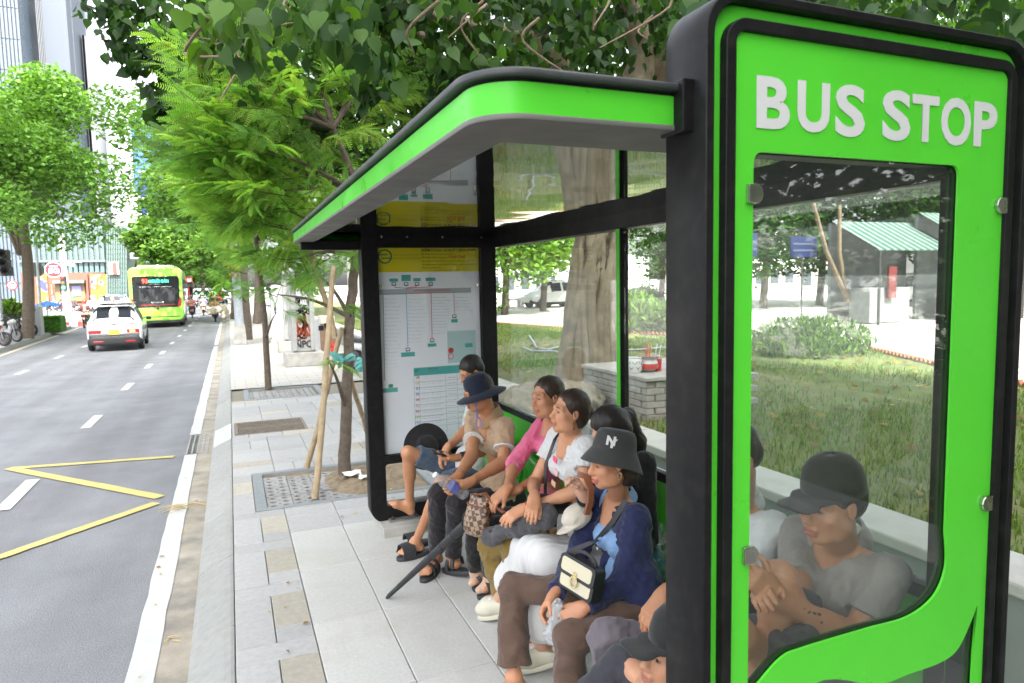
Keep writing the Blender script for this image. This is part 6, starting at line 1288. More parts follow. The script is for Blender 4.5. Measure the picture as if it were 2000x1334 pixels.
# ---------- 5 woman with ponytail, white skirt, cream clogs
p5=Person('woman with a long black ponytail in a black jacket and long white skirt',dict(H=P(1192,842,1.50),shL=P(1258,905,1.62),shR=P(1185,900,1.60),elR=P(1150,985,1.42),wrR=P(1138,968,1.28),elL=P(1266,1050,1.62),wrL=P(1236,1095,1.46),pel=(1.54,2.56,.47),knR=P(1030,1066,1.22),anR=G(980,1168,.12),knL=P(1064,1088,1.21),anL=G(1058,1262,.12)),
  tone=(.50,.29,.2),head_f=(-.82,.20,-.53),left=(-.05,-1,0))
p5.base(legs='').hand('R',(-.45,.1,.88),(-.8,-.2,-.4),(.8,.95,1.1,1.15),thumb=.7)
for q in 'LR': p5.S.rc(p5.J['kn'+q],p5.J['an'+q],.045,.030,.03)
p5.foot('R',G(936,1198,.03),bare=False).foot('L',G(1014,1300,.03),bare=False).done()
def pony(S,W,R,sc):
    a,b_,c,d=W(0,-.085,.035),P(1226,812,1.60),P(1244,862,1.66),P(1252,935,1.68); S.rc(a,b_,.03,.034,.015); S.rc(b_,c,.034,.040,.02); S.rc(c,d,.040,.022,.02)
p5.hair('long',hairb,pony); m=MB(); a=P(1219,806,1.585); m.tube([a,P(1226,812,1.60)],.034,16); m.build('hair_tie',cloth('navy_tie',(.03,.05,.16),wr=.3),p5.root,smooth=True)
p5.shirt(blackcloth,sleeve=1.75,lo=-.1,r=1.06,name='jacket')
S=SDF(.006,.85); J=p5.J; S.rc(J['hipL'],J['hipR'],.10,.10,.05); mid=(J['hipL']+J['hipR'])/2; km_=(J['knL']+J['knR'])/2
for q in 'LR':
    S.rc(J['hip'+q],J['kn'+q],.088,.076,.06); S.rc(J['kn'+q],J['kn'+q]+(J['an'+q]-J['kn'+q])*(.62 if q=='R' else .75),.076,.098,.06)
S.rc(mid,km_,.09,.078,.06); S.rc(km_,km_+((J['anL']+J['anR'])/2-km_)*.62,.078,.10,.07)
def pleats(X,Y,Z):
    a=np.arctan2(Z-.45,-(X-1.35)); return .0035*np.sin(Y*95+3*np.sin(a*2.2)+2*np.sin(Z*9))+.0022*np.sin(Y*170+X*25+Z*31)
z_=min(J['anL'][2],J['anR'][2])+.155; p5.part('skirt',S,cloth('white_crinkle',(.60,.60,.59),wr=.25),disp=pleats,cut=[((0,0,z_),unit((-.25,.0,-1)))])
def clog(person,q,label):
    h,b,f,u,l=person.ft[q]; pt=thing('clog',label,'clog',group='cream foam clogs'); toe=person.J['toe'+q]; S=SDF(.0045)
    S.rc(toe-f*.06+u*.028,toe-f*.02+u*.022,.048,.036,.02,flat=(u,1.15)); S.rc(toe-f*.06+u*.03,toe-f*.14+u*.035,.048,.042,.03); S.rc(toe-f*.14+u*.01,toe-f*.235+u*.01,.042,.04,.03); S.rc(toe-f*.15+u*.075,toe-f*.22+u*.09,.042,.036,.02,'d'); S.rc(toe-f*.235+u*.03,toe-f*.24+u*.04,.036,.034,.02)
    S.rc(person.J['an'+q]+np.array([0,0,.1]),toe-f*.17+u*.05,.036,.036,.008,'d')
    me=S.mesh('upper',cut=[(toe-u*.012,-u)]); me.materials.append(cream); link('upper',me,None,pt); sole('sole',pt,toe-u*.008,f,.275,.108,.024,cream)
    st=toe-f*.17+u*.055; strap('heel_strap',pt,arcp(st,l,-f,.045,.085,0,180,12),.02,.005,cream,nrm=[tuple(l*math.cos(rad(15*i))-f*math.sin(rad(15*i))) for i in range(13)])
    for k_ in range(9):
        aa=rad(-70+17*k_); o=toe-f*(.055+.02*math.cos(aa*2))+l*.03*math.sin(aa)+u*(.058-.02*abs(math.sin(aa))**2); m=MB(); m.lathe([(.001,.0025),(.004,.002),(.0045,-.002)],8,o,Matrix(np.stack([f,l,u],1).tolist())); m.build('vent_hole',M('clog_hole',(.05,.05,.04),.8,var=0),pt)
    for (a_,b2,c_) in ((.075,.018,(.5,.05,.06)),(.10,.0,(.1,.35,.12)),(.085,-.02,(.7,.7,.7))):
        o=toe-f*a_+l*b2+u*.074; m=MB(); m.lathe([(.001,.006),(.009,.005),(.011,0)],10,o,Matrix(np.stack([f,l,u],1).tolist())); m.build('charm',M('charm_%d%d'%(c_[0]*99,c_[1]*99),c_,.4,var=0),pt)
clog(p5,'R','cream foam clog with small charms, the one farther from the camera'); clog(p5,'L','cream foam clog with small charms, behind the brown trouser leg')
# beige cap on her lap, brown hand strap
pt=thing('beige_cap','beige cap resting on the lap above the white skirt','cap'); c0=P(1126,1008,1.30); S=SDF(.005); Rm=frame((-.9,-.15,-.25),(0,.3,1)); S.ell(c0,Rm,(.062,.07,.052),.01); S.rc(c0+np.array([-.02,0,-.03]),c0+np.array([-.05,-.01,-.045]),.055,.048,.02,flat=(Rm[:,2],5)); me=S.mesh('twill',fold=.002); me.materials.append(beige); link('twill',me,None,pt)
pt=thing('fan_handle','brown curved wooden handle held up in a hand beside the navy cardigan','handle'); w=p5.J['wrR']; strap('wood',pt,[w+np.array([-.05,-.05,.11]),w+np.array([-.02,-.07,.10]),w+np.array([.0,-.07,.05]),w+np.array([.0,-.06,-.01]),w+np.array([-.01,-.05,-.06])],.024,.014,leather,nrm=(0,-1,0))
# ---------- 6 woman in bucket hat and navy cardigan
p6=Person('woman in a charcoal bucket hat, navy cardigan and brown trousers in front',dict(H=P(1192,902,1.34),shL=P(1246,1010,1.45),elL=P(1218,1140,1.36),wrL=P(1141,1186,1.16),elR=P(1116,1108,1.26),wrR=P(1083,1160,1.10),pel=(1.44,2.22,.46),knR=P(1002,1146,1.06),anR=G(1005,1322,.09),knL=P(1112,1248,1.08),anL=G(1118,1432,.09)),
  tone=(.50,.24,.135),head_f=(-.95,.06,-.12),head_up=(.10,.0,1),left=(-.03,-1,0),sw=.33,z=.88)
p6.base().hand('L',(-.88,.20,-.50),(.0,.6,-.5),(.6,.75,.85,.9),thumb=.6).hand('R',(-.75,-.25,-.62),(.2,-.55,-.4),(.55,.75,.9,1.0),thumb=.7).foot('R',G(976,1352,.03)).foot('L',G(1080,1468,.03)).done(lip=(.42,.07,.07))
p6.hair('long',hairbr,lambda S,W,R,sc: S.ell(W(0,-.075,-.075),R,(.055,.045,.05),.02),front=-.008)
p6.shirt(bluec,sleeve=.3,lo=-.03,r=.90,fold=.002); 
z=.88; S=SDF(.0054,z); J=p6.J; C=p6.C; U_=unit(C-J['pel']); upv=U_*z; fv=p6.fwd*z; lv=p6.left*z
ch=C-upv*.13+fv*.008; wa=J['pel']+upv*.14+fv*.016; hp=J['pel']+upv*.02+fv*.01
S.rc(J['shL']-lv*.012-upv*.012,J['shR']+lv*.012-upv*.012,.056,.056,.03); S.rc(C-upv*.01,C+upv*.035-fv*.005,.08,.056,.03); S.rc(ch+lv*.078,ch-lv*.078,.098,.098,.05); S.rc(wa+lv*.072,wa-lv*.072,.097,.097,.06); S.rc(hp+lv*.09,hp-lv*.09,.108,.108,.06)
for z_ in np.linspace(-.45,.16,10):
    wd=.052+.05*max(0,-z_/.45)-.01*max(0,z_/.16); S.ell(C+upv*z_*.8+fv*(.13+.02)+lv*.0,np.stack([lv,fv,upv],1)/z,(wd,.085,.06),.012,'d')
for q_ in 'LR':
    a,e,w=J['sh'+q_],J['el'+q_],J['wr'+q_]; d2=unit(w-e); S.rc(a,e,.063,.053,.03); S.rc(e,e+(w-e)*1.15,.053,.036,.03,clip=[(e+(w-e)*.93,d2)]); S.rc(e+(w-e)*.86,e+(w-e)*.93,.042,.041,.008,clip=[(e+(w-e)*.95,d2)])
p6.part('cardigan',S,navyc,fold=.0042,fs=18,seed=12,cut=[(J['pel']-upv*.075,-U_)])
p6.collar(bluec,rr=.062,h=.016); p6.trousers(brownc,w=.98,flare=.028,end=.86,fold=.005,seed=8,fs=14)
def bucket(v):
    r=math.hypot(v.x,v.y); 
    if v.z<.02: v.z-= .05*max(0,-v.y/max(r,1e-6))*(r-.095)/.06*.6; 
    return v
bh=p6.lathe('bucket_hat',[(.001,.131),(.05,.130),(.076,.123),(.087,.103),(.093,.075),(.098,.034),(.101,.029),(.122,-.002),(.138,-.030),(.140,-.035)],greyhat,at=(0,-.018,.022),tilt=rad(20),roll=rad(4),warp=bucket,sy=1.1,n=48,hz=.97)
# embroidered letters on the hat: laid against the crown
def on_hat(t,az,z,size,slant):
    me=text_mesh(t,size,.003,.0004,'CENTER'); R=Matrix(p6.R.tolist()).to_4x4(); B=Matrix.Translation(p6.W(0,-.018,.022))@R@Matrix.Rotation(rad(20),4,'X')@Matrix.Rotation(rad(4),4,'Y')@Matrix.Scale(p6.hs*.97,4)
    for v in me.vertices:
        h_=z+v.co.y; rr_=(.098-.005*(h_-.034)/.041)+.004+v.co.z; a=az-v.co.x/rr_
        v.co=B@Vector((rr_*math.sin(a),rr_*math.cos(a)*1.1,h_))
    return link('hat_emblem',me,white,p6.root)
on_hat('N',-.90,.058,.054,0); on_hat('Y',-.97,.047,.054,0)
earw=p6.W(-.083,.002,-.03); strap('earring',p6.root,arcp(earw-np.array([0,0,.012]),(1,0,0),(0,0,1),.008,.013,80,440,12),.004,.004,silver,nrm=(0,-1,0))
for i in range(3):
    c=p6.C+p6.fwd*(.10+.012*i)+np.array([0,-.012,-.085-.075*i]); m=MB(); m.lathe([(.001,.003),(.006,.002),(.0065,0)],10,c,Matrix.Rotation(rad(-90),3,'Y')); m.build('button',button,p6.root)
# cream handbag on its strap
cb=thing('cream_handbag','cream and black flap handbag with a metal clasp worn by the navy cardigan woman','handbag'); c0=P(1136,1128,1.17)
Rm=Matrix(np.stack([unit((.30,-.95,-.12)),unit(np.cross((.26,.04,.96),(.30,-.95,-.12))),unit((.26,.04,.96))],1).tolist())
ex,ey,ez=[np.array(Rm.col[i]) for i in range(3)]
if ey[0]>0: ey=-ey
creaml=M('cream_leather',(.54,.50,.36),.45,var=.04); W_,H_,D_=.175,.125,.06
def lb(u,v,d): return c0+ex*u+ez*v+ey*d
m=MB(); m.prism(rrect(-W_/2,W_/2,-H_/2,H_/2,.018,4),lb,-D_/2,D_/2); m.build('bag_body',blackleather,cb,bevel=.004)
m=MB(); m.prism(rrect(-W_/2+.012,W_/2-.012,-H_/2+.012,H_/2-.012,.012,4),lb,D_/2,D_/2+.003); m.build('front_panel',creaml,cb)
m=MB(); m.prism(rrect(-W_/2-.003,W_/2+.003,-.008,H_/2+.004,.02,4),lb,D_/2+.002,D_/2+.008); m.build('flap',blackleather,cb,bevel=.002)
m=MB(); m.prism(rrect(-W_/2+.011,W_/2-.011,.006,H_/2-.006,.012,4),lb,D_/2+.008,D_/2+.0105); m.build('flap_panel',creaml,cb)
strap('clasp_ring',cb,arcp(lb(0,-.014,D_/2+.012),ex,ez,.016,.02,0,360,20),.006,.005,silver,nrm=tuple(ey)); m=MB(); m.prism(rrect(-.01,.01,-.008,.02,.006,4),lb,D_/2+.008,D_/2+.013); m.build('clasp_plate',silver,cb)
strap('top_handle',cb,arcp(lb(0,H_/2,0),ex,ez,.055,.03,0,180,12),.012,.006,blackleather,nrm=tuple(ey))
strap('shoulder_strap',cb,[lb(-.085,H_/2,0),P(1155,1060,1.22),p6.C+p6.fwd*.118+np.array([0,-.02,-.12]),p6.C+p6.fwd*.085+np.array([0,-.085,-.03]),p6.J['shL']+np.array([-.03,.04,.062])][::1],.022,.004,blackleather,nrm=(-.9,-.5,.2))
# thin plastic bag in her fingers
pt=thing('plastic_bag','small crumpled clear plastic bag held between the fingers','plastic bag'); S=SDF(.006); a=P(1090,1180,1.08); b_=P(1088,1235,1.06); S.rc(a,b_,.012,.045,.03,flat=((0,1,0),1.6)); me=S.mesh('film',fold=.012,fs=40,seed=2); me.materials.append(milky); link('film',me,None,pt)
# green bag with bottles behind her
gb=thing('bottle_bag','translucent plastic bag with water bottles beside the navy cardigan','plastic bag'); c0=P(1284,1090,1.66); S=SDF(.007); S.rc(c0+np.array([0,0,.05]),c0-np.array([0,0,.06]),.05,.075,.04); S.rc(c0+np.array([0,.0,.06]),c0+np.array([0,0,.13]),.03,.018,.03); me=S.mesh('film',fold=.012,fs=30,seed=6); me.materials.append(glass('green_film',(.72,.86,.78),1.0,veil=.18)); link('film',me,None,gb)
for dx_,dy_ in ((-.02,-.03),(.015,.03)):
    m=MB(); m.lathe([(.001,-.1),(.028,-.1),(.03,-.09),(.03,.03),(.013,.06),(.013,.08)],16,c0+np.array([dx_,dy_,0])); m.build('bottle',M('bottle_teal',(.05,.2,.25),.2,var=.1),gb,smooth=True)
# ---------- 7 man in white polo, grey trousers
p7=Person('person in white and navy polo and grey trousers, partly behind the sign frame',dict(H=P(1432,896,1.47),shL=P(1512,1032,1.64),elL=P(1420,1160,1.45),wrL=P(1330,1180,1.22),elR=P(1385,1130,1.42),wrR=P(1298,1160,1.18),pel=(1.50,1.72,.47),knR=P(1190,1252,1.09),anR=G(1215,1420,.09),knL=P(1300,1330,1.10),anL=G(1330,1520,.09)),
  tone=(.42,.20,.105),fem=False,head_f=(-.95,-.05,-.25),left=(0,-1,0),sw=.38,z=.9)
p7.base().hand('R',(-.80,-.1,-.60),(-.1,.0,-.9),(.45,.5,.5,.55)).hand('L',(-.9,.15,-.2),(.0,.2,-.9),(.6,.7,.75,.8)).foot('R',G(1180,1440,.03)).foot('L',G(1290,1540,.03)).done()
p7.hair('short'); p7.shirt(whitec,sleeve=.62,bust=False,r=1.08); p7.collar(whitec); p7.trousers(greyt,w=1.12,fold=.004)
S=SDF(.006,.9); J=p7.J; up_=unit(p7.C-J['pel']); 
wa=J['pel']+up_*.14+p7.fwd*.02; hp=J['pel']+up_*.035+p7.fwd*.015; l=p7.left
S.rc(wa+l*.06,wa-l*.06,.099,.099,.06); S.rc(hp+l*.075,hp-l*.075,.11,.11,.06); p7.part('navy_shirt_panel',S,cloth('navy_jersey',(.02,.024,.035),wr=.4),fold=.002,cut=[(J['pel']+up_*.27,up_),(J['pel']-up_*.03,-up_)])
# ---------- 8 man in grey polo and cap behind the glass
p8=Person('man in a grey polo and dark cap seen through the glass sign panel',dict(H=P(1622,985,1.50),shL=P(1735,1122,1.66),elL=P(1668,1246,1.52),wrL=P(1512,1166,1.28),elR=P(1560,1180,1.45),wrR=P(1500,1150,1.31),pel=(1.56,1.47,.48),knL=P(1522,1130,1.33),anL=P(1492,1300,1.30),knR=P(1440,1240,1.16),anR=G(1460,1480,.09)),
  tone=(.45,.225,.125),fem=False,head_f=(-.97,-.02,-.08),left=(-.02,-1,0),sw=.37,z=.91)
p8.base(legs='LR').hand('L',(-.62,.1,.60),(.3,.8,-.1),(.5,.55,.55,.6),thumb=.2).hand('R',(-.6,-.4,.2),(.2,-.5,-.6),(.6,.7,.7,.7)).foot('L',P(1440,1325,1.12)).foot('R',G(1410,1500,.03)).done()
p8.hair('short'); p8.shirt(greypolo,sleeve=.68,bust=False,r=1.06,fold=.003); p8.collar(greypolo); p8.shorts(darkshort,{'L':.80,'R':.80},w=1.15)
def cap_on(p,mat,nm='cap',mat2=None):
    p.lathe('cap_crown',[(.001,.142),(.03,.14),(.06,.126),(.082,.098),(.091,.06),(.0935,.02)],mat,at=(0,-.018,.02),tilt=rad(-4),sy=1.09,n=36)
    S=SDF(.004,p.hs); R=p.R; W=p.W; n=unit(R[:,2]*.97+R[:,1]*.10)
    S.rc(W(-.045,.07,.04),W(.045,.07,.04),.035,.035,.02,flat=(n,7)); S.rc(W(-.03,.135,.028),W(.03,.135,.028),.042,.042,.03,flat=(n,8)); me=S.mesh('cap_peak'); me.materials.append(mat2 or mat); link('cap_peak',me,None,p.root); m=MB(); m.lathe([(.001,.006),(.007,.003),(.008,0)],10,W(0,-.018,.16),Matrix(R.tolist())); m.build('cap_button',mat,p.root)
cap_on(p8,cloth('black_cap',(.022,.023,.022),wr=.1))
rr_=random.Random(3); e,w=p8.J['elL'],p8.J['wrL']; d_=unit(w-e); 
for i in range(9):
    c=e+(w-e)*(.28+.055*i); n=unit(np.array([-.1,-1,.25])-d_*(np.array([-.1,-1,.25])@d_)); x=np.cross(d_,n)
    m=MB(); o=c+n*(.0335-.001*i)+x*rr_.uniform(-.010,.010); m.obox(o,(.011,.006,.002),Matrix(np.stack([d_,x,n],1).tolist())@Matrix.Rotation(rr_.uniform(-1,1),3,'Z')); m.build('tattoo_mark',M('tattoo_ink',(.09,.085,.085),.6,var=0),p8.root)
# ---------- 9 person in a black cap crouching in front
p9=Person('person in a black peaked cap crouching low beside the sign frame',dict(H=P(1316,1280,1.03),shL=(1.10,1.36,.56),elL=(.86,1.33,.45),wrL=(.70,1.36,.48),shR=(1.06,1.73,.57),elR=(.86,1.72,.45),wrR=(.72,1.62,.48),pel=(1.24,1.52,.16),knL=(.88,1.40,.42),anL=(1.0,1.40,.09),knR=(.86,1.66,.42),anR=(1.0,1.66,.09)),
  tone=(.50,.26,.155),head_f=(-.95,.02,.16),left=(-.05,-1,0),z=.88)
p9.base().hand('L',(-1,.2,0),(0,.5,-.5)).hand('R',(-1,-.2,0),(0,-.5,-.5)).foot('L',(.82,1.40,.03)).foot('R',(.82,1.66,.03)).done()
p9.hair('long',hairb); p9.shirt(cloth('dark_tee',(.04,.04,.05),wr=.4),sleeve=.6); p9.trousers(blacktr); cap_on(p9,cloth('black_cap',(.022,.023,.022)))
import os
if os.environ.get('DBG'):
    for a,b in DBG: print('LIMB',a,b)
# ================================================================== STREET
tyre=M('tyre_rubber',(.018,.018,.019),.85,var=.15,bump=.1); chrome=M('chrome',(.17,.17,.175),.3,metal=1,var=.05); glassd=M('dark_glass',(.015,.018,.022),.03,var=0,spec=.12); redl=M('tail_lamp_red',(.32,.015,.02),.15,var=0,coat=.6); plasticb=M('black_plastic',(.02,.02,.021),.5,var=.1); platey=M('plate_yellow',(.62,.45,.06),.4,var=.05); platew=M('plate_white',(.65,.65,.62),.4,var=.05); ambl=M('lit_indicator',(1.0,.38,.05),.3,var=0,emit=2.0)
VS=.84
def wheel(parent,c,r,w,axis='X',spokes=5,name='wheel'):
    R=Matrix.Rotation(rad(90),3,'Y') if axis=='X' else Matrix.Rotation(rad(90),3,'X'); m=MB(); pr=[]
    for i in range(11): a=math.pi*2*i/10; pr.append((r-.16*r+.16*r*math.cos(a)*1.0,w/2*math.sin(a)))
    m.lathe(pr,28,c,R); o=m.build(name,tyre,parent,smooth=True); m=MB(); m.lathe([(r*.18,w*.42),(r*.62,w*.36),(r*.70,w*.42),(r*.74,w*.3),(r*.74,-w*.3),(r*.7,-w*.42),(r*.62,-w*.3)],24,c,R)
    ax=R@Vector((0,0,1)); 
    for s_ in (1,-1): m.lathe([(.001,w*.45*s_),(r*.17,w*.43*s_)],12,c,R)
    for i in range(spokes):
        a=2*math.pi*i/spokes; d=R@Vector((math.cos(a),math.sin(a),0)); m.bar(Vector(c)+d*r*.1,Vector(c)+d*r*.7,r*.16,w*.5,up=ax)
    m.build('rim',chrome,o,smooth=True); return o
def loft(stations,ny=6):
    """stations: list of (y,[ (x,z) half section, bottom->top ]) -> smooth body mesh builder"""
    ys=[s[0] for s in stations]; P_=np.array([s[1] for s in stations]); out=[];yo=[]
    Q=np.concatenate([P_[:1],P_,P_[-1:]]); Yq=[ys[0]]+ys+[ys[-1]]
    for i in range(1,len(Q)-2):
        for k in range(ny):
            t=k/ny; h=t*t*(3-2*t); out.append(Q[i]*(1-h)+Q[i+1]*h if False else .5*((2*Q[i])+(-Q[i-1]+Q[i+1])*t+(2*Q[i-1]-5*Q[i]+4*Q[i+1]-Q[i+2])*t*t+(-Q[i-1]+3*Q[i]-3*Q[i+1]+Q[i+2])*t**3)); yo.append(Yq[i]+(Yq[i+1]-Yq[i])*t)
    out.append(Q[-2]); yo.append(Yq[-2]); A=np.array(out); full=np.concatenate([A,A[:,::-1]*np.array([-1,1])],1); return np.array(yo),full
def sweep_quads(yo,A): 
    n,k=A.shape[:2]; V=[(A[i,j,0],yo[i],A[i,j,1]) for i in range(n) for j in range(k)]; F=[(i*k+j,i*k+j+1,(i+1)*k+j+1,(i+1)*k+j) for i in range(n-1) for j in range(k-1)]+[tuple(range(k-1,-1,-1)),tuple(range((n-1)*k,n*k))]; return V,F
def make_car(label,loc,rz,paint,detail=True,group=None,tail=True):
    t=thing('parked_car' if not detail else 'car',label,'car',loc,rz,group); t.scale=(VS,VS,VS*1.08)
    # half sections: sill, lower side, waist, shoulder, beltline, roof edge, roof middle
    sec=lambda w,z0,zb,zr,rw:[(w*.90,z0),(w*.985,z0+.16),(w,z0+.36),(w*.985,zb-.10),(w*.945,zb),(rw,zr-.10),(rw*.82,zr),(0,zr+.02)]
    st=[(-1.98,sec(.74,.42,.82,.96,.56)),(-1.93,sec(.83,.26,.93,1.06,.62)),(-1.78,sec(.875,.22,.98,1.14,.66)),(-1.50,sec(.89,.2,1.0,1.36,.66)),(-1.22,sec(.89,.2,1.0,1.50,.63)),(-.5,sec(.89,.2,.99,1.58,.64)),(.2,sec(.89,.2,.97,1.55,.63)),(.7,sec(.885,.2,.955,1.36,.60)),(1.05,sec(.88,.2,.95,1.08,.62)),(1.5,sec(.86,.22,.86,.96,.62)),(1.85,sec(.80,.28,.72,.80,.55)),(2.0,sec(.70,.36,.62,.66,.45))]
    yo,A=loft(st,5); V,F_=sweep_quads(yo,A); b=MB(); b.add(V,F_); b.build('body',paint,t,smooth=True)
    def patch(nm,mat,cond,off=.006):
        k=A.shape[1]; m=MB(); vs=[];fs=[]
        me=bpy.data.meshes.new('p'); me.from_pydata(V,[],F_); me.update(); N=[Vector(v.normal) for v in me.vertices]; idx={}
        for f in F_[:-2]:
            c=sum((Vector(V[i]) for i in f),Vector())/4
            if cond(c): 
                for i in f:
                    if i not in idx: 
                        n=N[i]; d=Vector((V[i][0],0,V[i][2]-.7)); n=n if n.dot(d)>=0 else -n; idx[i]=len(vs); vs.append(Vector(V[i])+n*off)
                fs.append(tuple(idx[i] for i in f))
        bpy.data.meshes.remove(me)
        if fs: m.add(vs,fs); o=m.mesh(nm,smooth=True); ob=link(nm,o,mat,t); return ob
    patch('lower_cladding',plasticb,lambda c:c.z<.44)
    patch('rear_window',glassd,lambda c:-1.83<c.y<-1.26 and c.z>1.03 and abs(c.x)<.60)
    patch('windscreen',glassd,lambda c:.28<c.y<1.0 and c.z>1.03 and abs(c.x)<.58)
    for s_ in (1,-1):
        for y0,y1 in ((-1.15,-.35),(-.28,.45)): patch('side_window',glassd,lambda c:y0<c.y<y1 and 1.03<c.z<1.46 and s_*c.x>.3)
        for y in (-1.27,1.22): wheel(t,(s_*.80,y,.315),.315,.2)
        m=MB(); m.obox((s_*.99,.52,1.0),(.17,.12,.12)); m.build('mirror',plasticb,t,bevel=.03,seg=2,smooth=True)
        m=MB(); m.box(min(s_*.40,s_*.80),max(s_*.40,s_*.80),-2.0,-1.90,.61,.73); tl=m.build('tail_lamp',redl,t,bevel=.02)
        if s_==1: tag(tl,'tail lamp with its orange indicator lit'); m=MB(); m.box(.50,.66,-2.012,-1.98,.63,.70); m.build('indicator',ambl,tl)
        m=MB(); m.box(min(s_*.35,s_*.66),max(s_*.35,s_*.66),-2.03,-1.92,.30,.36); m.build('reflector',redl,t,bevel=.01)
    m=MB(); m.box(-.80,.80,-2.02,-1.86,.22,.50); m.build('bumper',plasticb,t,bevel=.05,seg=3,smooth=True); m=MB(); m.box(-.80,.80,-2.0,-1.9,.50,.60); m.build('rear_trim',M('grey_trim',(.10,.10,.105),.5,var=.05),t,bevel=.03)
    m=MB(); m.box(-.17,.17,-2.035,-2.0,.56,.73); m.build('number_plate',platey,t,bevel=.006)
    m=MB(); m.box(-.66,.66,-1.99,-1.93,.90,.925); m.build('light_bar',redl,t)
    m=MB(); 
    for s_ in (1,-1): m.bar((s_*.06,-1.992,.93),(0,-1.992,.86),.012,.016)
    m.build('emblem',chrome,t); m=MB(); m.bar((-.05,-1.86,1.06),(.28,-1.78,1.10),.02,.02); m.build('wiper',plasticb,t); m=MB(); m.box(-.5,.5,-1.52,-1.30,1.505,1.53); m.build('spoiler',paint,t,bevel=.012); m=MB(); m.box(-.55,.55,-1.2,.2,1.588,1.60); m.build('roof_panel',paint,t,bevel=.005)
    for s_ in (1,-1): m=MB(); m.bar((s_*.60,-1.25,1.60),(s_*.60,.05,1.60),.035,.03); m.build('roof_rail',chrome,t)
    return t
wpaint=M('white_car_paint',(.70,.70,.70),.25,var=.02,coat=1)
cx,cy=-3.37,23.55+2.0*VS
make_car('white hatchback car driving away behind the green bus, right indicator lit',(cx,cy,-.13),rad(2.5),wpaint)
# ---- bus
bus=thing('city_bus','lime green city bus seen from behind with a black rear window','bus',(-3.22,36.2,-.13),rad(2.0)); lime=M('bus_lime',(.26,.58,.07),.3,var=.03,coat=.6); BW,BH,BL=1.13,2.86,9.0
m=MB(); m.prism(rrect(-BW,BW,.34,BH,.22,6),lambda a,b_,d:(a,d,b_),0,BL); m.build('body',lime,bus,bevel=.06,seg=3,smooth=True)
m=MB(); m.prism(rrect(-BW+.03,BW-.03,.25,.6,.05,3),lambda a,b_,d:(a,d,b_),.05,BL-.05); m.build('skirt',plasticb,bus)
m=MB(); m.prism(rrect(-.98,1.0,.98,2.45,.10,6),lambda a,b_,d:(a,d,b_),-.012,.03); m.build('rear_glass',M('bus_glass',(.015,.016,.018),.12,var=.05,spec=.6),bus,bevel=.004)
m=MB(); m.prism(rrect(-.72,.80,1.28,1.9,.05,4),lambda a,b_,d:(a,d,b_),-.016,-.012); m.build('inner_pane',M('bus_pane',(.035,.037,.04),.08,var=.1,spec=.7),bus)
led_r=M('led_red',(1,.05,.03),.5,var=0,emit=1.3); led_g=M('led_green',(.05,.8,.35),.5,var=0,emit=1.0); busw=M('bus_text_white',(.7,.7,.7),.5,var=0)
def btext(s_,x0,x1,z0,z1,mt,nm='lettering',bold=.02): me=fit_text(s_,x0,x1,z0,z1,bold,0); me.transform(Matrix.Translation((0,-.018,0))@RXZ); link(nm,me,mt,bus)
btext('93',-.56,-.32,2.13,2.33,led_r); btext('NGƯỜI DÂN',-.27,.55,2.15,2.33,led_g); btext('VÌ MỘT THÀNH PHỐ XANH',-.26,.20,2.06,2.10,busw,bold=.01); btext('XE BUÝT ĐIỆN VÌ MÔI TRƯỜNG XANH',-.70,.66,1.93,1.98,busw,bold=.01); btext('50H-432.10',-.22,.30,1.19,1.25,busw,bold=.01)
m=MB(); 
for (a,c) in (((-.66,1.10),(-.10,1.10)),((-.10,1.10),(.03,.98)),((.03,.98),(.16,1.10)),((.16,1.10),(.78,1.10))): m.bar((a[0],-.02,a[1]),(c[0],-.02,c[1]),.01,.035)
m.build('light_line',redl,bus); m=MB()
for s_ in (1,-1): m.bar((.03+s_*.05,-.022,1.12),(.03,-.022,1.03),.01,.022)
m.build('emblem',chrome,bus)
for s_ in (-1,1): m=MB(); m.prism([(s_*.86,.95),(s_*1.04,1.05),(s_*1.06,1.5),(s_*.98,1.35)],lambda a,b_,d:(a,d,b_),-.02,.05); m.build('tail_lamp',redl,bus)
m=MB(); m.box(-.14,.14,-.02,.0,.66,.76); m.build('number_plate',M('plate_orange',(.7,.38,.03),.4,var=.03),bus); m=MB(); m.lathe([(.001,.02),(.05,.015),(.055,0)],12,(.03,-.005,.92),Matrix.Rotation(rad(90),3,'X')); m.build('badge',plasticb,bus); m=MB(); m.box(-.95,.95,-.015,.0,.52,.545); m.build('bumper_line',plasticb,bus); m=MB(); m.box(-.7,.8,-.012,.0,.56,.86); m.build('engine_hatch',lime,bus,bevel=.01)
for y in (1.9,6.9):
    for s_ in (-1,1): wheel(bus,(s_*.98,y,.38),.38,.26,spokes=8)
for k in range(6): m=MB(); m.box(BW-.005,BW+.012,.7+k*1.3,1.9+k*1.3,1.2,2.3); m.build('side_window',glassd,bus,bevel=.01); m=MB(); m.box(-BW-.012,-BW+.005,.7+k*1.3,1.9+k*1.3,1.2,2.3); m.build('side_window',glassd,bus,bevel=.01)
m=MB(); m.box(-.8,.8,1.0,6.5,BH-.03,BH+.14); m.build('roof_unit',M('bus_roof',(.5,.66,.35),.5),bus,bevel=.06,seg=2); m=MB(); m.tube([(BW,8.7,2.2),(BW+.22,8.85,2.15),(BW+.25,8.9,1.9)],.025,6); m.box(BW+.17,BW+.33,8.84,8.94,1.45,1.9); m.build('mirror',plasticb,bus)
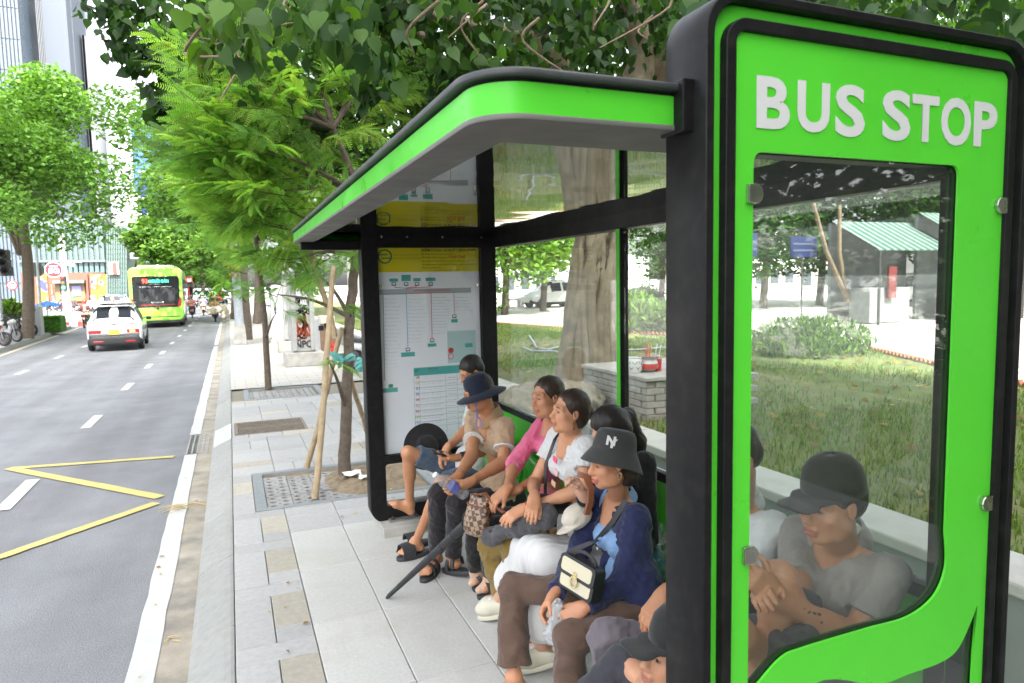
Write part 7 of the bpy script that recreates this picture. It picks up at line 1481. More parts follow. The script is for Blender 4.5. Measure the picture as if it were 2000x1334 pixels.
# ---- motorbikes and riders
def moto_parts(t,col,rider=None,front=True):
    s_=t; m=MB()
    for y in (-.6,.6): wheel(t,(0,y,.28),.28,.09,spokes=6)
    S=SDF(.022); S.rc((0,-.55,.62),(0,-.05,.60),.11,.12,.06); S.rc((0,-.05,.50),(0,.25,.40),.11,.09,.06); S.rc((0,.30,.42),(0,.42,.86),.10,.10,.05); S.rc((-.10,.40,.80),(.10,.40,.80),.08,.08,.06); S.rc((0,-.6,.60),(0,-.82,.66),.09,.05,.05); me=S.mesh('fairing'); me.materials.append(col); link('fairing',me,None,t)
    m=MB(); m.prism(rrect(-.62,.08,.70,.80,.04,3),lambda a,b_,d:(d,a,b_),-.12,.12); m.build('seat',plasticb,t,bevel=.03,smooth=True)
    for q in (-.07,.07): m=MB(); m.tube([(q,.62,.28),(q,.44,.85)],.022,8); m.build('fork',chrome,t)
    m=MB(); m.tube([(-.32,.36,1.02),(-.1,.42,.95),(.1,.42,.95),(.32,.36,1.02)],.02,8); m.build('handlebar',plasticb,t); m=MB(); m.lathe([(.001,.05),(.07,.03),(.085,-.02)],16,(0,.52,.86),Matrix.Rotation(rad(-90),3,'X')); m.build('headlight',M('lamp_glass',(.5,.5,.48),.1),t,smooth=True)
    for q in (-1,1): m=MB(); m.tube([(q*.25,.40,1.0),(q*.33,.42,1.16)],.008,6); m.obox((q*.35,.42,1.19),(.11,.02,.07)); m.build('mirror',plasticb,t)
    m=MB(); m.box(-.09,.09,-.88,-.86,.50,.64); m.build('number_plate',platew,t); m=MB(); m.box(-.1,.1,-.90,-.83,.66,.74); m.build('tail_lamp',redl,t,bevel=.015); m=MB(); m.tube([(.14,.0,.28),(.15,-.75,.36)],.045,10); m.build('exhaust',chrome,t); m=MB(); m.prism([(-.3,.22),(.2,.2),(.25,.42),(-.2,.46)],lambda a,b_,d:(d,a,b_),-.1,.1); m.build('engine',darksteel,t,bevel=.02); m=MB(); m.tube([(0,-.83,.36),(0,-.92,.46),(0,-.86,.58)],.05,6,flat=.3); m.build('rear_mudguard',plasticb,t)
def bike(label,loc,rz,col,group):
    t=thing('motorbike',label,'motorbike',loc,rz,group); t.scale=(VS,)*3; moto_parts(t,col); return t
def rider(label,mloc,rz,shirt_,pants,helm,group,hat=False,sit=.80,lean=.12):
    t=thing('person',label,'person',mloc,rz,group); t.scale=(VS,)*3; z=sit; S=SDF(.016)
    H=np.array([0,.02+lean,z+.72]); S.ell(H,np.eye(3),(.085,.10,.115),.02); S.rc((0,lean,z+.5),H,.055,.05,.03); S.rc((0,0,z+.05),(0,lean,z+.45),.1,.12,.05)
    for q in (-1,1): S.rc((q*.30,.30,z+.20),(q*.31,.42,z+.2),.035,.04,.02); S.rc((q*.17,lean,z+.43),(q*.29,.12,z+.22),.05,.04,.03); S.rc((q*.29,.12,z+.22),(q*.31,.4,z+.20),.038,.03,.03); S.rc((q*.10,-.1,z),(q*.17,.28,z-.08),.08,.07,.04); S.rc((q*.17,.28,z-.08),(q*.15,.12,z-.46),.06,.045,.03); S.rc((q*.15,.10,z-.5),(q*.15,.26,z-.52),.045,.035,.02)
    me=S.mesh('body'); paint_skin(me,(.38,.2,.13)); me.materials.append(skin); link('body',me,None,t)
    S=SDF(.018); S.rc((-.07,-.02,z+.05),(.07,-.02,z+.05),.14,.14,.05); S.rc((-.10,lean*.9,z+.36),(.10,lean*.9,z+.36),.12,.12,.06); S.rc((-.15,lean,z+.45),(.15,lean,z+.45),.075,.075,.05)
    for q in (-1,1): S.rc((q*.17,lean,z+.43),(q*.29,.12,z+.22),.075,.062,.04); S.rc((q*.29,.12,z+.22),(q*.305,.3,z+.21),.058,.048,.03)
    me=S.mesh('shirt',fold=.008,fs=12,seed=len(label)); me.materials.append(shirt_); link('shirt',me,None,t)
    S=SDF(.018); S.rc((-.09,-.05,z),(.09,-.05,z),.13,.13,.05)
    for q in (-1,1): S.rc((q*.10,-.1,z),(q*.17,.28,z-.08),.095,.085,.05); S.rc((q*.17,.28,z-.08),(q*.15,.13,z-.42),.075,.06,.04)
    me=S.mesh('trousers'); me.materials.append(pants); link('trousers',me,None,t); m=MB()
    if hat: m.lathe([(.001,.14),(.22,-.02),(.222,-.03),(.001,.0)],24,H+np.array([0,0,.08])); m.build('conical_hat',helm,t,smooth=True)
    else: m.lathe([(.001,.15),(.07,.135),(.115,.08),(.13,.0),(.13,-.05),(.11,-.06),(.001,-.03)],20,H+np.array([0,0,.01])); m.build('helmet',helm,t,smooth=True)
    return t
cols={n:M('bike_'+n,c,.3,var=.03,coat=.7) for n,c in dict(black=(.015,.015,.017),red=(.4,.02,.02),blue=(.03,.12,.5),white=(.6,.6,.6),silver=(.3,.3,.32)).items()}
g1='motorbikes parked on the far pavement'
for x,y,rz,c,l in ((24,676,-118,'red','red motorbike cut by the left picture edge'),(46,668,-122,'silver','silver wheeled motorbike second from the left edge'),(62,661,-120,'black','black motorbike with a dark helmet on its seat'),(75,656,-124,'black','dark motorbike half hidden between black and blue ones'),(88,651,-121,'blue','blue and white scooter at the end of the parked row')):
    p=gp(x,y,0); f_=Vector((-math.sin(rad(rz)),math.cos(rad(rz)),0)); b_=bike(l,tuple(p-f_*.75),rad(rz),cols[c],g1)
    if 'helmet' in l: m=MB(); m.lathe([(.001,.2),(.07,.18),(.12,.1),(.13,.02),(.12,-.02)],18,(0,-.1,.84)); m.build('helmet',M('helmet_black',(.02,.02,.022),.2),b_,smooth=True)
gr_='riders on the road'
jacket=lambda n,c: cloth('rider_'+n,c,wr=.4,bs=100)
def ride(x,y,zc,lab_b,lab_r,col,sh,pn,he,rz=2,hat=False):
    p=gp(x,y,-.13); bike(lab_b,tuple(p),rad(rz),col,'ridden motorbikes'); rider(lab_r,tuple(p),rad(rz),sh,pn,he,gr_,hat=hat)
dk=jacket('dark_trousers',(.04,.04,.05)); kh=jacket('khaki',(.35,.28,.17))
ride(168,640,0,'motorbike under the rider in a maroon jacket left of the white car','rider in a maroon jacket and red helmet left of the white car',cols['black'],jacket('maroon',(.085,.03,.035)),kh,M('helmet_red',(.45,.03,.03),.3))
ride(376,621,0,'scooter under the pink clad rider right of the bus','pink clad rider just right of the green bus',cols['red'],jacket('pink',(.6,.2,.22)),dk,M('helmet_grey',(.1,.1,.11),.3))
ride(398,616,0,'scooter under the grey clad rider','grey clad rider in the middle right of the bus',cols['white'],jacket('grey',(.16,.15,.2)),kh,M('helmet_sand',(.5,.35,.2),.4))
ride(421,628,0,'bicycle loaded with pale sacks near the kerb','rider in a conical hat on the loaded bicycle near the kerb',cols['black'],jacket('ochre',(.55,.36,.12)),dk,M('straw',(.55,.47,.30),.8),hat=True)
pp=gp(424,629,-.13); S=SDF(.03); S.rc((pp.x+.38,pp.y-.3,.15),(pp.x+.42,pp.y-.3,.55),.16,.26,.1); S.rc((pp.x-.32,pp.y-.3,.45),(pp.x+.3,pp.y-.35,.6),.17,.2,.1); me=S.mesh('sack',fold=.02,fs=8); me.materials.append(cloth('pale_sack',(.5,.45,.36),wr=.6)); tag(link('cargo_sack',me),'pale bulging sacks hung on the loaded bicycle','sack')
# waiting crowd at the crossing far down the road and on the cross street
rc_=random.Random(2); bl=['red','blue','white','black','silver']
shc=[jacket('teal',(.06,.4,.34)),jacket('white',(.6,.6,.6)),jacket('blue',(.12,.25,.5)),jacket('coral',(.5,.15,.12)),jacket('dark',(.05,.05,.06))]
proto_b=[bike('small %s motorbike in the traffic far down the road'%c,(0,0,-5),0,cols[c],'motorbikes far down the road') for c in bl]
hel=[M('helmet_white',(.6,.6,.6),.3),M('helmet_green',(.03,.35,.15),.3),M('helmet_blue',(.05,.15,.5),.3)]
shn=['teal','white','blue','coral','dark']
proto_r=[rider('small rider in a %s shirt in the traffic far down the road'%shn[i],(0,0,-5),0,shc[i],dk,hel[i%3],'riders far down the road') for i in range(5)]
usedb=set()
def far_rider(x,y,Yq,rz):
    i=rc_.randrange(5); j=rc_.randrange(5); p=pY(x,y,Yq); p=(p.x,p.y,-.13)
    for pr,k,tag_ in ((proto_b,i,'b'),(proto_r,j,'r')):
        o=pr[k]
        if (tag_,k) in usedb: o=copy_tree(o)
        usedb.add((tag_,k)); o.location=p; o.rotation_euler=(0,0,rad(rz))
for k in range(16): far_rider(rc_.uniform(372,446),595,rc_.uniform(62,110),rc_.choice([0,180,5]))
for k in range(12): far_rider(rc_.uniform(105,245),600,rc_.uniform(60,76),rc_.choice([90,80,100]))
for tag_,pr in (('b',proto_b),('r',proto_r)):
    for k in range(5):
        if (tag_,k) not in usedb:
            p=pY(150+20*k,600,70); pr[k].location=(p.x,70,-.13); pr[k].rotation_euler=(0,0,rad(90))
_ord=['first','second','third','fourth','fifth','sixth','seventh','eighth','ninth','tenth']
_far={}
for o in list(COL.objects):
    if o.parent is None and o.get('group') in ('riders far down the road','motorbikes far down the road'):
        px=1000+F*(o.location.dot(CR))/(o.location.dot(CF)); zone='far down the road' if px>340 else 'on the side street'; _far.setdefault((o['label'].split()[1 if 'motorbike' in o['label'].split()[2] else 4],o['category'],zone),[]).append((px,o))
for (c_,cat_,zone),L_ in _far.items():
    L_.sort(key=lambda q_:q_[0])
    for k,(px,o) in enumerate(L_): o['label']=('%s %s motorbike from the left in the traffic %s' if cat_=='motorbike' else '%s %s shirted rider from the left in the traffic %s')%(_ord[min(k,9)],c_,zone)
cpr=[M('car_red',(.42,.03,.03),.3,coat=.8),M('car_silver',(.4,.41,.42),.3,coat=.8),wpaint,M('car_dark',(.05,.055,.06),.3,coat=.8)]
cnt_=0
for (x,Yq,c,rz,l) in ((432,92,0,180,'red car far down the road'),(395,100,2,180,'white car far down the road behind the riders'),(452,86,1,170,'silver car at the right end of the far traffic'),(412,118,3,180,'dark car in the far traffic'),(380,128,2,180,'small white car next to the red sign'),(214,66,2,95,'white car crossing behind the riders on the side street')):
    p=pY(x,590,Yq); make_car(l,(p.x,Yq,-.13),rad(rz),cpr[c],detail=False,group='cars at the far crossing')
p=pY(1078,585,33); make_car('white parked car beyond the lawn left of the fig trunk',(p.x,33,.3),rad(95),wpaint,detail=False,group='cars parked beyond the park'); p=pY(1865,600,19); make_car('white parked car at the right side of the sign glass',(p.x,21.5,.3),rad(80),wpaint,detail=False,group='cars parked beyond the park')
# parked motorbike behind the route map frame
p=gp(728,735,0); mb_=bike('black motorbike with a black bag parked behind the route map frame',(p.x+.05,p.y+.55,0),rad(200),cols['white'],None); m=MB(); S=SDF(.02); S.rc((-.05,.3,.8),(.05,.15,.95),.2,.17,.08); me=S.mesh('saddle_bag',fold=.02,fs=10); me.materials.append(blackcloth); link('saddle_bag',me,None,mb_)
S=SDF(.012); a=np.array(pY(703,716,p.y-.25)); S.rc(a,a+np.array([0,0,.12]),.09,.05,.03); me=S.mesh('film',fold=.012,fs=20); me.materials.append(M('teal_plastic',(.08,.35,.32),.3,var=.1)); o=link('teal_bag',me); tag(o,'teal plastic bag beside the parked motorbike wheel','plastic bag')
# ---- pillars with graffiti, cabinets
def pillar(px0,px1,py,Yq,h,lab,graf=True):
    a=pY(px0,py,Yq); c=pY(px1,py,Yq); w=c.x-a.x; t=thing('concrete_pillar',lab,'pillar',(a.x,Yq,0),0,'concrete pillars on the pavement'); ccp=M('pillar_concrete',(.32,.325,.31),.85,var=.15,vs=3,bump=.2,bs=40,stain=.4,ss=4,staincol=(.22,.23,.22))
    m=MB(); m.box(-.16,w+.16,-.12,w*.9+.3,0,.30); m.build('plinth',conc,t,bevel=.015); m=MB(); m.box(0,w,0,w*.9,.30,h); m.build('shaft',ccp,t,bevel=.03); 
    m=MB(); m.box(-.0,.10,-.05,-.001,.34,h-.02); m.build('edge_rib',ccp,t,bevel=.01); m=MB(); m.box(w-.10,w,-.05,-.001,.34,h-.02); m.build('edge_rib',ccp,t,bevel=.01)
    if graf:
        ink=M('graffiti_black',(.02,.02,.022),.6,var=0); rdp=M('graffiti_red',(.45,.09,.04),.7,var=.2); wh=M('graffiti_white',(.6,.6,.6),.7,var=0); r=random.Random(5)
        def scrawl(nm,cx,cz,sx,sz,n,wd,mat,y=-.003):
            pts=[]; ph=[r.uniform(0,6) for _ in range(4)]
            for i in range(n): u=i/n*6.28*2.5; pts.append(Vector((cx+sx*(math.sin(u+ph[0])*.6+.4*math.sin(2.3*u+ph[1])),y,cz+sz*(math.cos(1.4*u+ph[2])*.6+.4*math.sin(3.1*u+ph[3])))))
            m=MB()
            for p_,q_ in zip(pts,pts[1:]): m.bar(p_,q_,.002,wd,up=(0,1,0)) if False else m.add([p_+Vector((0,0,wd/2)),p_-Vector((0,0,wd/2)),q_-Vector((0,0,wd/2)),q_+Vector((0,0,wd/2)),p_+Vector((wd/2,0,0)),p_-Vector((wd/2,0,0)),q_-Vector((wd/2,0,0)),q_+Vector((wd/2,0,0))],[(0,1,2,3),(4,5,6,7)])
            m.build(nm,mat,t)
        for k,(cz,sz) in enumerate(((2.55,.22),(1.95,.2),(1.72,.16),(1.42,.13),(1.2,.09))): scrawl('graffiti',w*.5,cz,w*.33,sz,46,.026,ink,-.002-.0008*k)
        scrawl('graffiti',w*.5,.9,w*.30,.26,60,.035,rdp,-.007); scrawl('graffiti',w*.45,.72,w*.28,.18,40,.03,rdp,-.008)
        for s_,x0,x1,z0,z1,mt in (('NPC',.14*w,.84*w,.40,.56,ink),('BAKER',.25*w,.72*w,1.50,1.62,wh),('AKC',.40*w,.72*w,1.33,1.45,wh)):
            me=fit_text(s_,x0,x1,z0,z1,.03,0); me.transform(Matrix.Translation((0,-.011,0))@RXZ); link('graffiti_lettering',me,mt,t)
    return t
pillar(572,617,690,15.35,3.4,'graffiti covered concrete pillar on a stepped base, the nearer one'); pillar(556,576,665,18.8,3.6,'plain concrete pillar standing just behind the graffiti one',False)
cab=thing('street_cabinet','tall white metal cabinet left of the graffiti pillar','cabinet'); a=pY(527,560,22); c=pY(556,560,22); zt=pY(540,556,22).z; m=MB(); m.box(a.x,c.x,22,22.7,.12,zt); m.build('box',M('white_enamel',(.66,.67,.68),.4,var=.05,stain=.1),cab,bevel=.02); m=MB(); m.box(a.x-.05,c.x+.05,21.95,22.75,0,.12); m.build('base',conc,cab); m=MB(); m.box(a.x+.04,c.x-.04,21.985,21.999,.2,zt-.08); m.build('door',M('white_enamel',(.66,.67,.68),.4),cab,bevel=.005); m=MB(); m.box(a.x+.1,a.x+.14,21.96,21.985,.9,1.1); m.build('handle',darksteel,cab)
for (x0,x1,y0,y1,Yq,lab,mt) in ((613,627,622,690,17,'low grey metal box right of the graffiti pillar',M('grey_box',(.35,.36,.37),.5)),(625,655,618,652,18,'beige cabinet with a small dark window behind the stakes',M('beige_box',(.45,.42,.34),.6,var=.1))):
    a=pY(x0,y0,Yq); c=pY(x1,y1,Yq); t=thing('utility_box',lab,'utility box',group='utility boxes by the pillar'); m=MB(); m.box(a.x,c.x,Yq,Yq+.5,0 if x0<620 else .75,a.z); m.build('box',mt,t,bevel=.02); m=MB(); m.box(a.x+.1,a.x+.22,Yq-.01,Yq-.001,a.z-.3,a.z-.18); m.build('window',glassd,t)
    if x0>620: m=MB(); m.box(a.x,c.x,Yq+.02,Yq+.48,0,.745); m.build('pedestal',M('brown_board',(.16,.10,.06),.8,var=.2),t)
t=thing('red_barrier','red tubular barrier lying behind the young tree','barrier'); m=MB(); A1,B1=pY(640,655,16.6),pY(655,690,16.6); m.tube([A1,B1],.04,8); m.tube([pY(632,690,16.6),pY(652,682,16.6)],.04,8); m.build('tube',M('red_paint',(.5,.04,.02),.5,var=.1),t); m=MB(); m.tube([pY(640,690,16.7),pY(660,665,16.7)],.03,8); m.build('brace',M('red_paint',(.5,.04,.02),.5),t)
# ---- lamp post
lp=thing('lamp_post','galvanised street lamp post on a square concrete footing by the kerb','lamp post'); b0=gp(470,676,0); zinc=M('zinc_grey',(.36,.39,.42),.5,metal=.35,var=.15,vs=5,stain=.3,ss=7,staincol=(.22,.25,.32))
Yl=22.3; b0=pY(470,674,Yl); m=MB(); m.lathe([(.26,0),(.22,.5),(.20,.62)],4,(b0.x,Yl,0),Matrix.Rotation(rad(45),3,'Z')); m.build('footing',conc,lp,bevel=.02); m=MB(); m.tube([(b0.x,Yl,.6),(b0.x-.03,Yl,2.6),(b0.x-.06,Yl,7.5)],[.135,.12,.08],12); m.build('pole',zinc,lp,smooth=True); m=MB(); m.tube([(b0.x-.06,Yl,7.4),(b0.x-1.2,Yl,7.9),(b0.x-1.8,Yl,7.95)],.04,8); m.build('arm',zinc,lp); m=MB(); m.obox((b0.x-2.0,Yl,7.95),(.6,.22,.12)); m.build('lamp_head',zinc,lp,bevel=.03)
# neon style ring sign hung by the lamp
t=thing('ring_sign','orange ring shaped sign hung on the lamp post','sign'); c0=pY(456,527,22.1); strap('ring',t,arcp(np.array(c0),(1,0,0),(0,0,1),.16,.20,60,400,16),.03,.05,M('orange_sign',(.75,.22,.02),.5,var=.05),nrm=(0,-1,0)); m=MB(); m.box(c0.x-.05,c0.x+.10,22.08,22.12,c0.z+.02,c0.z+.18); m.build('plate',M('red_paint',(.5,.04,.02),.5),t)
# red roadside sign right of the bus
t=thing('red_billboard','red square billboard with a white round mark right of the bus','billboard'); Yq=75; a=pY(362,541,Yq); c=pY(377,552,Yq); m=MB(); m.box(a.x,c.x,Yq,Yq+.3,c.z,a.z); m.build('upper_panel',M('billboard_red',(.5,.02,.05),.5,var=.05),t); m=MB(); m.lathe([(.001,0),(.22,0)],16,((a.x+c.x)/2,Yq-.02,(a.z+c.z)/2),Matrix.Rotation(rad(90),3,'X')); m.build('round_mark',white,t); a2=pY(368,560,Yq); c2=pY(375,580,Yq); m=MB(); m.box(a2.x,c2.x,Yq,Yq+.3,c2.z,a2.z); m.build('lower_panel',M('billboard_red',(.5,.02,.05),.5),t); m=MB(); m.box(a.x+.1,a.x+.3,Yq+.31,Yq+.5,-.2,a.z); m.box(c.x-.3,c.x-.1,Yq+.31,Yq+.5,-.2,a.z); m.build('frame',darksteel,t)
# ---- left street furniture
def disc_sign(x,y,rpx,Yq,lab,mat,name='round_sign'):
    c=pY(x,y,Yq); r=rpx*ray(x,y).y and rpx*(Yq/ray(x,y).y); t=thing(name,lab,'sign'); m=MB(); m.lathe([(.001,.03),(r,.03),(r,-.03),(.001,-.03)],32,c,Matrix.Rotation(rad(90),3,'X')); m.build('disc',mat,t); return t,c,r
t,c,r=disc_sign(105,527,13.8,44,'red round sign with white 5G lettering beside the pale signal mast',M('sign_red',(.62,.02,.04),.4,var=.03))
m=MB(); m.lathe([(r*1.0,.034),(r*1.09,.034),(r*1.09,-.034),(r*1.0,-.034)],32,c,Matrix.Rotation(rad(90),3,'X')); m.build('rim',white,t)
for s_,x0,x1,z0,z1,bd in (('5G',-.62,.66,-.52,.22,.05),('viettel',-.55,.5,.36,.68,.02)): me=fit_text(s_,c.x+x0*r,c.x+x1*r,c.z+z0*r,c.z+z1*r,bd,0); me.transform(Matrix.Translation((0,c.y-.04,0))@RXZ); link('lettering',me,white,t)
t2_,c,r=disc_sign(71,527,13.5,33,'dark back of a round traffic sign on a slim grey pole',M('sign_back',(.10,.115,.09),.6,var=.1)); m=MB(); tp_=pY(71,478,33); m.tube([(c.x+.05,32.93,-.0),(tp_.x+.0,32.93,tp_.z)],.055,8); m.build('pole',zinc,t2_)
t2_,c,r=disc_sign(24,557,9,40,'round red ringed no turn sign at the left edge',M('sign_red',(.62,.02,.04),.4)); m=MB(); m.lathe([(.001,.036),(r*.78,.036)],24,c,Matrix.Rotation(rad(90),3,'X')); m.build('face',white,t2_); m=MB(); m.tube([c+Vector((-.05,-.05,-.12)),c+Vector((-.05,-.05,.08)),c+Vector((.1,-.05,.1))],.025,6); m.build('arrow',plasticb,t2_); m=MB(); m.tube([(c.x,40.06,0),(c.x,40.06,c.z+.3)],.05,8); m.build('pole',zinc,t2_)
sm=thing('signal_mast','pale thick signal mast with a green traffic light at the crossing','traffic light'); Yq=46; a=pY(132,612,Yq); b_=pY(120,455,Yq); m=MB(); m.tube([(a.x,Yq,-.1),(pY(126,540,Yq).x,Yq,pY(126,540,Yq).z),(b_.x,Yq,b_.z)],[.22,.17,.13],14); m.build('mast',M('white_mast',(.68,.69,.69),.5,var=.05),sm,smooth=True)
c=pY(125,553,Yq-.25); m=MB(); m.box(c.x-.13,c.x+.13,Yq-.5,Yq-.2,c.z-.42,c.z+.42); m.build('signal_head',plasticb,sm,bevel=.04)
for k,(z_,mt) in enumerate(((.26,M('lamp_off_red',(.12,.02,.02),.3)),(0,M('lamp_off_amber',(.12,.08,.02),.3)),(-.26,M('lamp_green',(.05,.9,.5),.3,var=0,emit=2)))): m=MB(); m.lathe([(.001,.03),(.09,.01),(.1,-.02)],14,(c.x,Yq-.51,c.z+z_),Matrix.Rotation(rad(90),3,'X')); m.build('lamp',mt,sm)
m=MB(); c2=pY(137,517,Yq); m.tube([(pY(122,510,Yq).x,Yq,pY(122,510,Yq).z),(c2.x+.6,Yq,c2.z+.15)],.05,6); m.build('arm',zinc,sm); m=MB(); m.obox((c2.x,Yq,c2.z),(.5,.3,.16),Matrix.Rotation(.2,3,'Y')); m.build('camera',M('white_enamel',(.66,.67,.68),.4),sm,bevel=.03)
t=thing('traffic_light','cluster of dark traffic light heads at the left picture edge','traffic light'); Yq=30
for k,(x,y) in enumerate(((6,497),(8,515),(12,530))): c=pY(x,y,Yq); m=MB(); m.obox(c,(.42,.3,.34),Matrix.Rotation(.4,3,'Z')); m.build('signal_head',M('signal_grey',(.10,.10,.11),.5),t,bevel=.05); m=MB(); m.lathe([(.13,0),(.15,.22),(.14,.22),(.001,.02)],14,c+Vector((.05,-.16,0)),Matrix.Rotation(rad(80),3,'X')); m.build('visor',plasticb,t)
m=MB(); c=pY(-6,560,Yq); m.tube([(c.x,Yq+.1,0),(c.x,Yq+.1,4.4)],.09,10); m.build('pole',zinc,t)
t=thing('old_trunk','pale mottled trunk of an old tree at the left picture edge','tree trunk'); c=pY(2,600,37); S=SDF(.06); S.rc((c.x-.6,37,-.2),(c.x-.75,37,4),.75,.5,.2); S.rc((c.x-.6,37,-.2),(c.x,37,-.1),.7,.3,.4); me=S.mesh('trunk',fold=.04,fs=6); me.materials.append(M('mottled_bark',(.42,.41,.38),.9,var=.25,vs=6,bump=.4,stain=.5,ss=5,staincol=(.2,.2,.18))); link('trunk',me,None,t)
def parasol(x,y,wpx,Yq,lab,mat,nm):
    c=pY(x,y,Yq); r=wpx/2*(Yq/ray(x,y).y); t=thing(nm,lab,'umbrella'); m=MB(); n=8; z=c.z
    for k in range(n): a0,a1=2*math.pi*k/n,2*math.pi*(k+1)/n; am=(a0+a1)/2; m=MB(); m.add([(c.x,Yq,z+r*.42),(c.x+r*math.cos(a0),Yq+r*math.sin(a0),z-.05),(c.x+r*.96*math.cos(am),Yq+r*.96*math.sin(am),z+.03),(c.x+r*math.cos(a1),Yq+r*math.sin(a1),z-.05),(c.x+r*.55*math.cos(am),Yq+r*.55*math.sin(am),z+r*.24)],[(0,1,4),(1,2,4),(2,3,4),(3,0,4)]); m.build('canopy_panel',mat,t)
    m=MB(); m.tube([(c.x,Yq,0),(c.x,Yq,z+r*.45)],.025,6); m.build('pole',zinc,t)
parasol(92,598,50,34,'blue street parasol beside the tree trunk on the far pavement',cloth('parasol_blue',(.06,.20,.55),wr=.1),'street_parasol'); parasol(36,603,36,38,'tan street parasol left of the dark tree trunk',cloth('parasol_tan',(.5,.40,.26),wr=.1),'street_parasol')
t=thing('hedge_box','block of clipped green hedge at the end of the far pavement','hedge'); a=pY(76,640,33.5); c=pY(118,624,33.5); m=MB(); m.box(a.x,c.x,33.5,34.6,0,.62); m.build('hedge_core',M('hedge_green',(.05,.14,.02),.9,var=.4,vs=9,bump=1,bs=30),t,bevel=.05)
r_=np.random.default_rng(6); N=3500; q=np.stack([r_.uniform(a.x,c.x,N),33.48+r_.uniform(0,1.1,N)*(r_.random(N)<.7),r_.uniform(.05,.64,N)],1); up_=r_.random(N)<.4; q[up_,2]=.63
f=rand_dirs(N,r_); me=scatter_mesh('leaves',[(0,0,0),(.28,.45,.06),(0,1,-.1),(-.28,.45,.06)],[(0,1,2,3)],q,rot_from(f,rand_dirs(N,r_)),r_.uniform(.05,.09,N),np.array([.09,.22,.03])*r_.uniform(.6,1.5,(N,1))); me.materials.append(far_m); tag(link('leaves',me,None,t),kind='stuff')
shrub('bright green potted shrub behind the parked motorbikes',tuple(np.array(pY(10,603,31))*np.array([1,1,0])+np.array([0,0,.95])),(.7,.5,.45),1500,91,tone=.8,name='potted_shrub',cat='shrub',leaf=.16)
t=thing('utility_pillar','grey utility box on the far pavement by the tree trunk','utility box'); c=pY(64,640,32); m=MB(); m.box(c.x-.22,c.x+.3,32,32.4,0,pY(64,598,32).z); m.build('box',M('grey_box',(.35,.36,.37),.5),t,bevel=.02); m=MB(); m.box(c.x-.1,c.x+.1,31.98,31.999,.9,1.3); m.build('label_plate',M('brown_board',(.16,.10,.06),.8),t)
rk=M('kerb_red',(.5,.05,.04),.7,var=.1); wk=M('kerb_white',(.66,.66,.64),.7,var=.1)
for x0,x1,y,Yq,n,lab in ((62,118,620,44,4,'low red and white barrier left of the signal mast'),(100,168,625,41,4,'red and white painted median kerb behind the maroon rider')):
    a=pY(x0,y,Yq); c=pY(x1,y,Yq); t=thing('painted_barrier',lab,'barrier',group='red and white barriers')
    for k in range(n): m=MB(); m.box(a.x+(c.x-a.x)*k/n,a.x+(c.x-a.x)*(k+1)/n-.01,Yq,Yq+.3,-.13,.25 if Yq>42 else .12); m.build('block',rk if k%2==(0 if Yq>42 else 1) else wk,t,bevel=.02)
# ---- buildings beyond the crossing
def facade(name,label,cat='building',group=None): return thing(name,label,cat,group=group)
def pbox(t,nm,x0,y0,x1,y1,Yq,d,mat,off=0,bevel=0): a=pY(x0,y0,Yq); c=pY(x1,y1,Yq); m=MB(); m.box(min(a.x,c.x),max(a.x,c.x),Yq-off,Yq-off+d,min(a.z,c.z),max(a.z,c.z)); return m.build(nm,mat,t,bevel=bevel)
terra=M('terracotta_cladding',(.17,.065,.042),.7,var=.08,vs=.6); aqua=M('aqua_glass',(.075,.13,.14),.25,var=.12,vs=.25,spec=.7); aqua2=M('pale_aqua_glass',(.075,.115,.105),.3,var=.1,vs=.3,spec=.6); mull=M('pale_mullion',(.10,.13,.13),.5,var=.05); adm=M('poster_orange_mix',(.25,.16,.02),.5,var=0); pale=M('pale_render',(.45,.45,.45),.8,var=.05,vs=.3)
def ad_mat():
    m=M('advert_print',(.62,.42,.06),.5,var=0); t=m.node_tree; N=t.nodes; L=t.links; g=N.new('ShaderNodeNewGeometry'); n=N.new('ShaderNodeTexNoise'); n.inputs['Scale'].default_value=.9; n.inputs['Detail'].default_value=3; r=N.new('ShaderNodeValToRGB'); r.color_ramp.interpolation='CONSTANT'
    for p_,c in ((0,(.26,.16,.02,1)),(.42,(.3,.19,.03,1)),(.5,(.26,.09,.015,1)),(.56,(.28,.27,.24,1)),(.61,(.05,.05,.16,1))): 
        e=r.color_ramp.elements.new(p_) if p_ else r.color_ramp.elements[0]; e.color=c
    r.color_ramp.elements[-1].color=(.05,.05,.13,1); L.new(g.outputs['Position'],n.inputs['Vector']); L.new(n.outputs['Fac'],r.inputs[0]); L.new(r.outputs[0],N['Principled BSDF'].inputs['Base Color']); return m
adv=ad_mat(); YM=92
mall=facade('shop_building','terracotta and aqua glass shopping building with yellow posters at the crossing')
pbox(mall,'wall',40,534,212,640,YM,14,terra); pbox(mall,'upper_wall',36,425,205,533.6,YM+.5,14,mull)
for r0,r1 in ((440,508),(512,533)):
    n=16
    for k in range(n): x0=38+(205-38)*k/n; pbox(mall,'pane',x0+.7,r0,x0+(205-38)/n-.7,r1,YM,.3,aqua)
pbox(mall,'ledge',34,508.4,206,511.6,YM-.4,.6,mull)
for x0,x1,y0,y1 in ((54,64,536,590),(72,96,538,592),(177,212,537,591)): pbox(mall,'poster_frame',x0-.8,y0-.8,x1+.8,y1+.8,YM,.2,adm,.25); pbox(mall,'poster',x0,y0,x1,y1,YM,.1,adv,.3)
